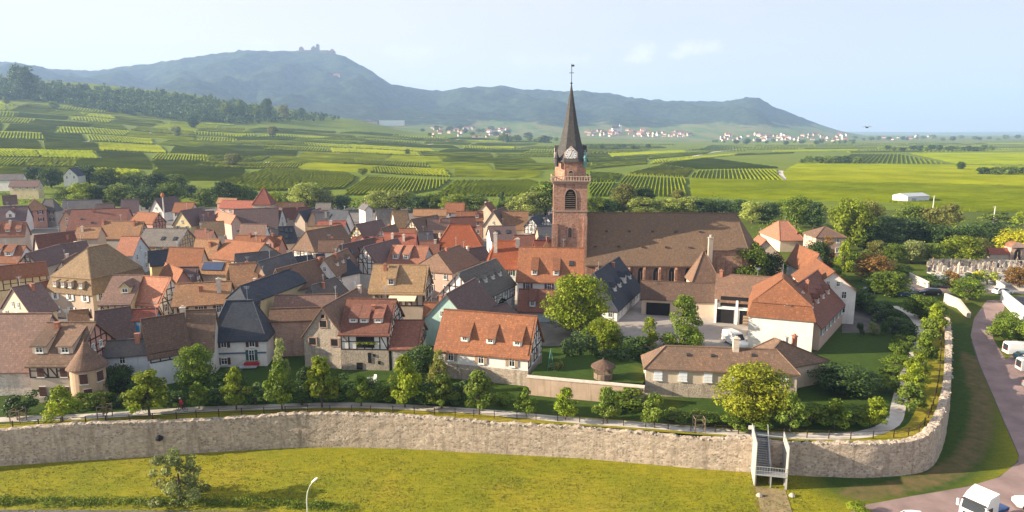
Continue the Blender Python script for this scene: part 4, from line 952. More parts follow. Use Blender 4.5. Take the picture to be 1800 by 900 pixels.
def build_church():
    cx, cy, hw = 13.55, 160.0, 3.85; rz = radians(-2.5)
    ch = thing('church', 'red sandstone church with tall slate spire, clock and long brown nave roof', 'church', (cx, cy, 4.0), rz)
    SS = WM('sandstone'); zt = 24.8
    b = MB(); b.box((0,0,zt/2-.5), (2*hw, 2*hw, zt+1)); sh = b.build('tower', SS, ch)
    t = MB()
    for z, w, h in ((18.1,.25,.35),(zt-.35,.5,.3),(zt,.95,.32)):
        t = MB(); t.box((0,0,z), (2*hw+w, 2*hw+w, h)); t.build('string_course', M('stone_trim'), sh)
    for nv, rr in (((0,-1),0), ((1,0),pi/2), ((-1,0),-pi/2)):
        p = (nv[0]*(hw+.02), nv[1]*(hw+.02)); arch_window('belfry_window', sh, (p[0], p[1], 18.5), rr, 2.5, 2.6, 4.6, True)
        arch_window('slit_window', sh, (p[0], p[1], 12.0), rr, .7, 1.8, 2.3)
    # balustrade
    bb = MB(); h2 = hw+.5
    for s in (-1, 1):
        bb.box((0, s*h2, zt+1.25), (2*h2+.2, .25, .16)); bb.box((s*h2, 0, zt+1.25), (.25, 2*h2-.05, .16))
        bb.box((0, s*h2, zt+.24), (2*h2+.2, .25, .16)); bb.box((s*h2, 0, zt+.24), (.25, 2*h2-.05, .16))
        for k in range(-7, 8):
            w = .34 if k in (-7,7,0) else .17
            bb.box((k*h2/7, s*h2, zt+.74), (w, .16, .86)); 
            if abs(k) < 7: bb.box((s*h2, k*h2/7, zt+.74), (.16, w, .86))
    plain('baluster', (.50,.38,.29), .9); bb.build('balustrade', M('baluster'), ch)
    # octagonal stage
    r8 = 3.75; o = MB(); a0 = pi/8; o.lathe((0,0,0), [(r8, zt+.1), (r8, zt+4.2), (r8+.3, zt+4.25), (r8+.3, zt+4.55)], 8, 0, True, a0); oc = o.build('octagon', SS, ch)
    for k, nv in enumerate(((0,-1),(1,0),(-1,0))):
        q = r8*cos(pi/8)+.02; arch_window('louvre_window', oc, (nv[0]*q, nv[1]*q, zt+.95), (0,pi/2,-pi/2)[k], .95, 1.0, 1.5, True)
    # spire: broach eaves then a steep octagonal needle, slightly bent like old slate spires
    sp = MB(); zs = zt+4.55; ztip = 46.6
    prof = [(r8+.75, zs-.05), (r8-.15, zs+1.6), (r8-1.15, zs+4.4), (1.62, zs+8.6), (.72, zs+13.6), (.13, ztip)]
    sp.lathe((0,0,0), prof, 8, 0, True, a0); roofmat('roof_spire', (.085,.083,.082), (.055,.056,.06)); so_ = sp.build('spire', RM('spire'), ch, uv=True)
    # gabled clock housings on the four sides, little corner turrets
    plain('clock_white', (.85,.83,.78), .5, 0, .03); plain('clock_black', (.02,.02,.02), .5); plain('copper', (.12,.26,.25), .6); plain('clock_stone', (.48,.38,.30), .9)
    for k, nv in enumerate(((0,-1),(1,0),(-1,0),(0,1))):
        rzz = (0, pi/2, -pi/2, pi)[k]; q = r8*cos(pi/8)-.2; g = MB()
        pts = [(-1.55, 0), (1.55, 0), (1.55, 2.2), (0, 3.7), (-1.55, 2.2)]; f = [(x, -.45, z) for x, z in pts]; bk = [(x, 1.6, z) for x, z in pts]
        g.v = f+bk; g.f = [(0,1,2,3,4), (5,9,8,7,6), (0,4,9,5), (1,6,7,2), (0,5,6,1), (2,7,8,3), (4,3,8,9)]; g.m = [0,0,0,0,0,1,1]
        go = g.build('clock_gable', [M('clock_stone'), RM('spire')], so_); go.location = (nv[0]*q, nv[1]*q, zs-.1); go.rotation_euler = (0,0,rzz)
        if nv == (0,1): continue
        d = MB(); n = 28; d.v = [(1.3*cos(2*pi*i/n), -.50, 1.75+1.3*sin(2*pi*i/n)) for i in range(n)]+[(1.3*cos(2*pi*i/n), -.40, 1.75+1.3*sin(2*pi*i/n)) for i in range(n)]
        d.f = [tuple(range(n))]+[(i, n+i, n+(i+1) % n, (i+1) % n) for i in range(n)]; d.m = [0]*(n+1)
        for i in range(12):
            a = pi/2-2*pi*i/12; d.bar((cos(a)*.92, -.53, 1.75+sin(a)*.92), (cos(a)*1.16, -.53, 1.75+sin(a)*1.16), .15, .04, 1, up=(0,1,0))
        # hands: just after seven, as in the photograph
        d.bar((0,-.56,1.75), (.28*1.2, -.56, 1.75+1.0), .12, .03, 1, up=(0,1,0)); d.bar((0,-.56,1.75), (-.35, -.56, 1.75-.6), .15, .03, 1, up=(0,1,0))
        c = d.build('clock', [M('clock_white'), M('clock_black')], so_); c.location = go.location; c.rotation_euler = go.rotation_euler
    for sx in (-1,1):
        for sy in (-1,1):
            u = MB(); q = hw-.65; u.lathe((sx*q, sy*q, 0), [(.42, zt+3.4), (.42, zt+5.2), (.55, zt+5.3), (.55, zt+5.5), (.26, zt+6.2), (.05, zt+7.2)], 8); u.build('pinnacle', RM('spire') if (sx, sy) != (1,-1) else M('copper'), ch)
    v = MB(); v.tube([(0,0,ztip-.3),(0,0,ztip+4.6)], .07, 6); v.lathe((0,0,ztip), [(.05,0),(.3,.3),(.05,.6)], 8); v.box((0,0,ztip+2.6), (1.1,.1,.12)); v.box((.25,0,ztip+4.2), (.7,.06,.4)); v.build('weathervane', M('metal_dark'), so_)
    # nave
    x0, x1, ax, ze, zr, nh = hw-.1, 31.0, 2.2, 6.5, 16.9, 7.3
    n = MB(); n.face([(x0,ax-nh,-1),(x1,ax-nh,-1),(x1,ax-nh,ze),(x0,ax-nh,ze)]); n.face([(x1,ax+nh,-1),(x0,ax+nh,-1),(x0,ax+nh,ze),(x1,ax+nh,ze)])
    n.face([(x0,ax+nh,-1),(x0,ax-nh,-1),(x0,ax-nh,ze),(x0,ax,zr-.1),(x0,ax+nh,ze)]); n.face([(x1,ax-nh,-1),(x1,ax+nh,-1),(x1,ax+nh,ze),(x1,ax,zr-.1),(x1,ax-nh,ze)])
    nav = n.build('nave_wall', SS, ch)
    m = MB(); ch_ = 5.0; xc = 40.2; ze2 = 9.4
    m.box(((x1+xc)/2-.2, ax, ze2/2-.5), (xc-x1, 2*ch_, ze2+1)); m.lathe((xc-.4, ax, 0), [(ch_*1.0,-1),(ch_*1.0,ze2)], 8, 0, True, pi/8, .8, 1.06); m.build('choir_wall', SS, ch)
    r = MB(); e = .5; tpn = (zr-ze)/nh; zo = ze-e*tpn
    r.add([(x0-.2,ax-nh-e,zo),(x1+.3,ax-nh-e,zo),(x1+.3,ax,zr+.2),(x0-.2,ax,zr+.2),(x0-.2,ax+nh+e,zo),(x1+.3,ax+nh+e,zo),
           (x0-.2,ax-nh-e,zo-.3),(x1+.3,ax-nh-e,zo-.3),(x1+.3,ax+nh+e,zo-.3),(x0-.2,ax+nh+e,zo-.3)], [(0,1,2,3),(3,2,5,4),(6,7,1,0),(9,4,5,8),(1,7,8,5,2),(0,3,4,9,6),(9,8,7,6)])
    xr = 39.4; z2 = ze2-.3; hh = ch_+.5
    r.add([(x1+.2,ax-hh,z2),(xc+1,ax-hh,z2),(xc+4.2,ax-hh*.45,z2),(xc+4.2,ax+hh*.45,z2),(xc+1,ax+hh,z2),(x1+.2,ax+hh,z2),(x1+.2,ax,zr+.19),(xr,ax,zr+.19)], [(0,1,7,6),(1,2,7),(2,3,7),(3,4,7),(4,5,6,7),(5,4,3,2,1,0)])
    rf = r.build('nave_roof', RM('nave'), ch, uv=True)
    rc = MB(); rc.bar((x0,ax,zr+.22),(xr,ax,zr+.22),.3,.2); rc.bar((xr,ax,zr+.2),(xc+1,ax-hh,z2+.05),.24,.16); rc.build('ridge_cap', RM('nave'), rf, uv=True)
    for k in range(10):
        g = MB(); y = [.30,.62][k % 2]; xx = 6+k*2.7; yy = ax-nh*(1-y); zz = ze+(zr-ze)*y; g.box((xx, yy-.1, zz+.18), (.55,.5,.3)); g.build('roof_vent', RM('nave'), rf)
    for i, u in enumerate((1070,1096,1124,1151,1178,1206)):
        X = (u-900)/F*157.5-cx; arch_window('nave_window', nav, (X+ .5, ax-nh-.03, 1.3), 0, 1.35, 2.6, 4.0)
    for X in (6.2, 10.2, 13.6, 17.1, 20.6, 24.3, 28.5):
        q = MB(); q.box((X, ax-nh-.45, 2.0), (.55, .6, 6.0)); q.add([(X-.27,ax-nh-.75,5),(X+.27,ax-nh-.75,5),(X+.27,ax-nh,6.0),(X-.27,ax-nh,6.0)], [(0,1,2,3)]); q.build('buttress', SS, nav)
    fr = MB(); fr.box(((x0+x1)/2, ax-nh-.12, ze-.55), (x1-x0-.2, .25, .35)); fr.build('cornice', M('baluster'), nav)
    c = MB(); c.box((32.1, ax-6.6, 6.0), (.95,.95,12.2)); c.box((32.1, ax-6.6, 12.2), (1.15,1.15,.25)); c.lathe((32.1, ax-6.6, 12.3), [(.32,0),(.32,.6)], 8); c.build('chimney', WM('retain0'), ch)
    s = MB(); s.box((-hw-1.5, -1.5, 3.4), (2.8, 2.8, 8.8)); s.lathe((-hw-1.5,-1.5,7.8), [(2.2,0),(.05,3)], 4, 1, True, pi/4); s.build('stair_turret', [SS, RM('tan')], ch)
    d = MB(); d.box((-hw+.35, -hw-.2, 7.2), (1.3,.8,16)); d.box((hw-.4, -hw-.25, 8.0), (.9,.9,17.6)); d.build('tower_buttress', SS, sh)
build_church()
h('small sacristy with brown pyramid roof standing against the nave wall', (1236,443), (1237,443), (1212,489), 13.7, 'brown', 'cream', hA=2.7, hB=2.7, hwfix=2.7, L=.4, wn='f', pmin=50, name='sacristy', cat='building')
# ------------------------------------------------------------------ trees
leafmat('leaf_lime', (0.159,0.227,0.014), (0.271,0.321,0.020)); leafmat('leaf_yellow', (0.233,0.273,0.018), (0.343,0.355,0.027)); leafmat('leaf_green', (0.090,0.151,0.015), (0.170,0.233,0.022))
leafmat('leaf_dark', (0.035,0.073,0.015), (0.069,0.118,0.022), .2); leafmat('leaf_mid', (0.109,0.173,0.024), (0.189,0.244,0.034)); leafmat('leaf_willow', (0.255,0.312,0.061), (0.350,0.396,0.091)); leafmat('leaf_blue', (0.080,0.144,0.055), (0.136,0.203,0.073))
leafmat('leaf_red', (0.176,0.101,0.027), (0.255,0.151,0.037)); leafmat('leaf_grey', (0.191,0.236,0.073), (0.271,0.304,0.104)); leafmat('leaf_bright', (0.414,0.389,0.018), (0.472,0.473,0.024)); leafmat('leaf_olive', (0.159,0.177,0.037), (0.247,0.245,0.055))
plain('bark', (.10,.08,.065), .95, 0, .3, 3); plain('bark_pale', (.22,.18,.14), .95, 0, .2, 3)
def leafmesh(name, clumps, n, ls, seed, mat, up=.25):
    """many small leaf faces spread over irregular clumps; clumps: (centre, radius xyz)"""
    r = np.random.default_rng(seed); C = np.array([c[0] for c in clumps], float); Q = np.array([c[1] for c in clumps], float)
    wt = (Q[:, 0]*Q[:, 1]+Q[:, 0]*Q[:, 2])**.9; k = r.choice(len(clumps), n, p=wt/wt.sum())
    d = r.normal(size=(n, 3)); d /= np.linalg.norm(d, axis=1)[:, None]; rad = r.uniform(.45, 1.0, n)**.45*np.where(r.random(n) < .06, 1.22, 1)
    P = C[k]+Q[k]*d*rad[:, None]
    nrm = d+r.normal(size=(n, 3))*.75+np.array([0, 0, up]); nrm /= np.linalg.norm(nrm, axis=1)[:, None]
    t = np.cross(nrm, r.normal(size=(n, 3))); t /= np.linalg.norm(t, axis=1)[:, None]; b = np.cross(nrm, t)
    s = ls*r.uniform(.6, 1.35, n)[:, None]; v = np.stack([P-t*s*.5, P+b*s*.32, P+t*s*.5, P-b*s*.32], 1).reshape(-1, 3)
    me = bpy.data.meshes.new(name); me.vertices.add(4*n); me.vertices.foreach_set('co', v.astype(np.float32).ravel())
    me.loops.add(4*n); me.loops.foreach_set('vertex_index', np.arange(4*n, dtype=np.int32)); me.polygons.add(n)
    me.polygons.foreach_set('loop_start', np.arange(0, 4*n, 4, dtype=np.int32)); me.update(calc_edges=True)
    ct = r.random(len(clumps)); tint = np.clip(ct[k]*.75+r.random(n)*.35-.05, 0, 1)
    at = me.attributes.new('tint', 'FLOAT', 'POINT'); at.data.foreach_set('value', np.repeat(tint, 4).astype(np.float32))
    me.materials.append(M(mat)); return me
def crown_clumps(kind, seed):
    r = random.Random(seed*77+5); out = []
    if kind == 'round':       # unit: height 1, width 1, trunk foot at 0
        for i in range(76):
            a, z = r.uniform(0, 2*pi), r.uniform(.16, .94); prof = sin(min(1, (z-.12)/.86)*pi)**.55; q = prof*.42*r.uniform(.5, 1.02)
            s = r.uniform(.085, .16); out.append(((q*cos(a), q*sin(a), z), (s*1.15, s*1.15, s*.8)))
        for i in range(8): out.append(((r.uniform(-.14,.14), r.uniform(-.14,.14), r.uniform(.35,.8)), (.16,.16,.13)))
    elif kind == 'young':
        for i in range(40):
            z = r.uniform(.27, .98); prof = min(1, ((1-z)/.6)**.7)*min(1, .35+z*1.3); a = r.uniform(0, 2*pi); q = prof*.42*r.uniform(.3, 1.0)
            s = r.uniform(.07, .13)*(1.15-z*.5); out.append(((q*cos(a), q*sin(a), z), (s*1.3, s*1.3, s*.9)))
    elif kind == 'scruff':
        for i in range(46):
            z = r.uniform(.03, .97)**1.25; a = r.uniform(0, 2*pi); q = (.5 if z < .5 else .5*(1-z)/.5+.08)*r.uniform(.2, 1); off = max(0, z-.4)*.28; s = r.uniform(.05, .10)
            out.append(((q*cos(a)+off, q*sin(a), z), (s*1.3, s*1.3, s)))
    elif kind == 'column':
        for i in range(70):
            z = r.uniform(.03, .97); prof = min(1, z*5+.35)**.5*max(0, (1.02-z)/1.02)**.55; a = r.uniform(0, 2*pi); q = prof*.42*r.uniform(.45, 1)
            s = r.uniform(.06, .11)*(1.1-.5*z); out.append(((q*cos(a), q*sin(a), z), (s*1.5, s*1.5, s)))
    elif kind == 'bush':
        for i in range(18):
            a, z = r.uniform(0, 2*pi), r.uniform(.18, .85); q = .42*sqrt(max(0, 1-((z-.2)/.8)**2))*r.uniform(.4, 1); s = r.uniform(.12, .2)
            out.append(((q*cos(a), q*sin(a), z), (s, s, s*.9)))
    elif kind == 'pine':
        for i in range(40):
            z = i/40*.9+.1; q = (1.04-z)*.42*r.uniform(.5, 1.05); a = r.uniform(0, 2*pi); s = .05+.07*(1-z); out.append(((q*cos(a), q*sin(a), z), (s*1.5, s*1.5, s*.6)))
    elif kind == 'weep':
        for i in range(30):
            a = r.uniform(0, 2*pi); q = r.uniform(.1, .42); z = .95-q*.75+r.uniform(-.1,.05); out.append(((q*cos(a), q*sin(a), z-.16), (.06, .06, r.uniform(.15,.28))))
    return out
_proto = {}
NLEAF = dict(scruff=2600, round=6600, young=3000, column=5000, bush=1800, pine=1700, weep=2600)
LS = dict(scruff=.06, round=.048, young=.066, column=.046, bush=.075, pine=.06, weep=.05)
def crown_mesh(kind, seed, mat, detail=1.0):
    key = (kind, seed, mat, detail)
    if key not in _proto:
        n = int(NLEAF[kind]*detail); _proto[key] = leafmesh('crown', crown_clumps(kind, seed), n, LS[kind]*(1/detail)**.45, seed, mat)
    return _proto[key]
def trunk_mesh(kind, mat='bark'):
    key = ('trunk', kind, mat)
    if key not in _proto:
        b = MB(); top = .55 if kind != 'bush' else .4; w = {'young': .018, 'bush': .03}.get(kind, .035)
        b.tube([(0,0,-.04),(.005,0,.15),(.0,.01,.35),(.01,0,top)], [w*1.35, w, w*.8, w*.35], 7)
        if kind in ('round', 'young', 'bush'):
            for k in range(5):
                a = k*1.26+.3; z = .22+.05*k; b.tube([(0,0,z),(.14*cos(a),.14*sin(a),z+.12),(.26*cos(a),.26*sin(a),z+.27)], [w*.5, w*.35, w*.12], 5)
        _proto[key] = b.mesh('trunk', M(mat), smooth=True)
    return _proto[key]
TN = dict(scruff='tree', round='tree', young='young_tree', column='cypress_tree', bush='bush', pine='conifer_tree', weep='weeping_tree')
_ts = [0]
def tree_at(kind, loc, H, Wd, mat, label, cat=None, group=None, detail=1.0, name=None, trunk='bark', seed=None):
    _ts[0] += 1; sd = (seed if seed is not None else _ts[0]) % 4
    cat = cat or ('bush' if kind == 'bush' else 'tree')
    t = thing(name or TN[kind], label, cat, loc, (_ts[0]*2.399) % 6.28, group); t.scale = (Wd, Wd, H)
    link('crown', crown_mesh(kind, sd, mat, detail), t); link('trunk', trunk_mesh(kind, trunk), t); return t
def tree(kind, u, vb, vt, w, mat, label, gz=4.0, group=None, detail=1.0, **k):
    """u, vb: foot in the photograph; vt: top; w: crown width in its pixels"""
    p = pt(u, vb, gz) if gz is not None else on_terrain(u, vb)
    zc = p.y*cos(PITCH)-(p.z-CZ)*sin(PITCH); H = max(.8, ztop(p, vt)-p.z) if p.y < 600 else (vb-vt)*zc/F
    if p.y < 600:
        lo, hi = 0.3, 40
        for _ in range(30):
            m = (lo+hi)/2
            if proj((p.x, p.y, p.z+m))[1] > vt: lo = m
            else: hi = m
        H = lo
    return tree_at(kind, p, H, w*zc/F*(1.15 if kind == 'young' else 1.08), mat, label, group=group, detail=detail, **k)
G = 'young trees planted along the rampart path'
for u, vb, vt, w, mt, lb in ((110,741,680,62,'leaf_lime','bright young tree by the path in front of the timber band house'),(263,731,650,88,'leaf_lime','broad young tree by the path in front of the long slate wing'),(350,719,671,42,'leaf_green','small young tree by the path just right of the cyclist'),
 (416,720,648,56,'leaf_lime','slim young tree by the path in front of the navy roofed house'),(496,720,634,60,'leaf_green','young tree by the path left of the stone gable'),(566,716,626,66,'leaf_lime','tall young tree by the path in front of the stone gable'),(594,702,668,30,'leaf_mid','smallest young tree between two taller ones below the stone gable'),
 (635,714,660,52,'leaf_green','dark young tree by the path in front of the loggia house'),(712,716,626,64,'leaf_lime','tall young tree by the path below the lean roofed annex'),(776,718,656,62,'leaf_mid','round young tree by the path at the left end of the long orange house'),(842,728,650,66,'leaf_mid','dense young tree by the path below the three steep dormers'),
 (925,732,682,44,'leaf_green','small young tree against the inner rampart wall near its ivy'),(994,738,682,48,'leaf_lime','light young tree in the middle of the inner rampart wall'),(1067,744,680,54,'leaf_mid','young tree by the path left of the low cream house'),(1150,752,692,54,'leaf_mid','young tree by the path at the corner of the low cream house'),
 (1388,760,690,62,'leaf_mid','young tree by the path right above the metal stairs'),(1466,752,702,58,'leaf_green','dark young tree on the shaded lawn right of the stairs'),(1537,750,698,52,'leaf_lime','bright young tree at the bend of the path')):
    tree('young', u, vb, vt, w, mt, lb, group=G)
big = [
 ('round',1322,742,645,128,'leaf_yellow','large yellow green tree in front of the low cream house',1.9),
 ('round',1012,590,482,112,'leaf_lime','large sunlit round tree beside the white house with blue slate roof',2.0),
 ('round',1060,618,562,66,'leaf_lime','bright green garden tree below the large sunlit tree',1.2),
 ('column',1201,612,520,84,'leaf_green','tall dense evergreen in the courtyard garden',1.6),
 ('column',1141,608,556,42,'leaf_lime','pointed golden conifer left of the tall evergreen',1.0),
 ('round',1316,505,426,66,'leaf_green','dark round tree between the church choir and the barn',1.4),
 ('round',1352,500,444,52,'leaf_dark','darker tree behind the roof ridge of the brown barn',1.0),
 ('round',1480,690,645,110,'leaf_dark','wide dark bush tree on the shaded lawn below the manse',1.2),
 ('round',345,690,610,66,'leaf_green','garden tree with bright top left of the navy roofed house',1.2),
 ('column',496,690,596,40,'leaf_grey','pale silvery tree right of the navy roofed house',1.0),
 ('round',205,690,645,62,'leaf_dark','dark rounded shrub tree beside the round tower',1.0),
 ('round',548,700,645,48,'leaf_dark','shadowy tree at the foot of the stone gable',.9),
 ('round',740,672,610,64,'leaf_dark','dark ivy clad tree between annex and mint house',1.1),
 ('column',772,690,615,44,'leaf_olive','row of brownish yews at the corner of the long orange house',1.0),
 ('weep',1020,640,575,74,'leaf_blue','weeping tree in the shaded garden behind the inner rampart wall',1.0),
 ('bush',975,672,632,34,'leaf_olive','light shrub behind the inner rampart wall',.8),
 ('bush',1075,655,612,60,'leaf_dark','dark shrub near the garden pavilion',.8),
 ('bush',1115,630,590,60,'leaf_dark','dark shrub below the golden conifer',.8),
 ('bush',880,560,525,34,'leaf_dark','dark shrub in the yard behind the long orange house',.8),
 ('bush',1040,612,575,50,'leaf_green','dim shrub right of the large sunlit tree',.8)]
for k, u, vb, vt, w, mt, lb, dt in big: tree(k, u, vb, vt, w, mt, lb, detail=dt)
hedge = [(45,728,690,60,'leaf_dark','dark hedge shrub in front of the big tan barn'),(150,716,690,40,'leaf_green','clipped round shrub left of the round tower base'),(178,714,685,44,'leaf_green','pale clipped round shrub at the round tower'),(215,712,690,40,'leaf_dark','low dark shrub right of the round tower'),
 (300,716,688,56,'leaf_dark','dark low hedge behind the cyclist'),(385,712,680,52,'leaf_dark','dark hedge between two slim path trees'),(450,712,676,50,'leaf_dark','dark bush beneath the outside stair'),(530,712,682,50,'leaf_dark','dark bush between path trees left of stone gable'),(600,700,660,56,'leaf_dark','dark bush at the stone gable corner'),
 (680,706,676,46,'leaf_green','low bush in front of the white garden chairs'),(750,708,668,62,'leaf_dark','dense dark bush below the ivy clad tree'),(806,706,672,56,'leaf_dark','dark bush under the first window of the long orange house'),(885,712,690,40,'leaf_green','low bush at the foot of the inner rampart wall'),
 (1100,716,684,80,'leaf_green','leafy creeper bush hanging at the right end of the inner rampart wall'),(1190,738,722,52,'leaf_mid','low bush below the low cream house'),(1240,744,722,60,'leaf_mid','wide low bush left of the large yellow green tree'),(1290,752,722,60,'leaf_green','green bush under the large yellow green tree'),(1425,746,708,70,'leaf_green','broad bush right of the large yellow green tree'),
 (1500,744,716,54,'leaf_green','low green bush between dark and bright young trees'),(100,712,690,46,'leaf_dark','dark shrub under the timber band house'),(255,700,660,50,'leaf_dark','dark shrub against the pale blue wall'),(400,690,650,60,'leaf_dark','dark shrub left of the outside stair'),(655,690,668,40,'leaf_dark','dark ivy bush at the loggia house wall'),(1330,758,735,60,'leaf_green','ground hugging bush at the trunk of the yellow green tree')]
for u, vb, vt, w, mt, lb in hedge: tree('bush', u, vb, vt, w, mt, lb)
# the hedge and tree row that runs away along the right rampart
row = [(1598,722,672,58,'leaf_mid','young'),(1606,690,640,52,'leaf_lime','young'),(1612,668,618,48,'leaf_lime','young'),(1624,640,585,44,'leaf_green','young'),(1632,612,560,42,'leaf_mid','young'),(1640,590,535,46,'leaf_lime','young'),(1618,560,520,56,'leaf_green','round'),(1648,566,530,40,'leaf_mid','young')]
WHR = ['first and nearest','second','third','fourth','fifth','sixth','shady','last']
for (u, vb, vt, w, mt, k), q in zip(row, WHR): tree(k, u, vb, vt, w, mt, f'{q} tree in the row beside the right rampart walk', group='trees along the right rampart walk')
hb = [(1558,690,662,46),(1566,668,640,46),(1574,650,622,42),(1582,632,604,40),(1588,616,588,40),(1592,600,572,40),(1580,585,556,48),(1560,570,540,52),(1540,556,526,54),(1515,545,512,58),(1500,535,505,50)]
for i, (u, vb, vt, w) in enumerate(hb): tree('bush', u, vb, vt, w, 'leaf_green' if i < 5 else 'leaf_dark', 'one bush of the hedge that curves round the shaded manse lawn', group='bushes of the curved hedge on the manse lawn', name='hedge_bush')
tree('bush', 1512, 590, 566, 14, 'leaf_dark', 'clipped ball shrub nearer the manse wing on the shaded lawn'); tree('bush', 1556, 590, 562, 16, 'leaf_dark', 'clipped ball shrub nearer the curved hedge on the shaded lawn'); tree('bush', 1534, 588, 566, 22, 'leaf_grey', 'pale flowering shrub between two clipped balls')
tree('scruff', 318, 880, 792, 92, 'leaf_grey', 'single scruffy olive coloured tree alone on the big lawn', gz=None, detail=1.6, seed=2)
for u, vb, vt, w, lb in ((1758,592,556,44,'dark roadside bush right of the pink way, nearest the bend'),(1776,604,560,50,'dark roadside bush behind the first white van'),(1796,600,562,50,'dark roadside bush cut by the right edge behind the vans'),(1772,575,548,40,'dark bush below the long white wall')):
    tree('bush', u, vb, vt, w, 'leaf_green', lb, gz=None)
tree('bush', 1510, 905, 884, 46, 'leaf_lime', 'bush cut by the bottom edge beside the car park', gz=None)
# gardens and tree belt behind church and town

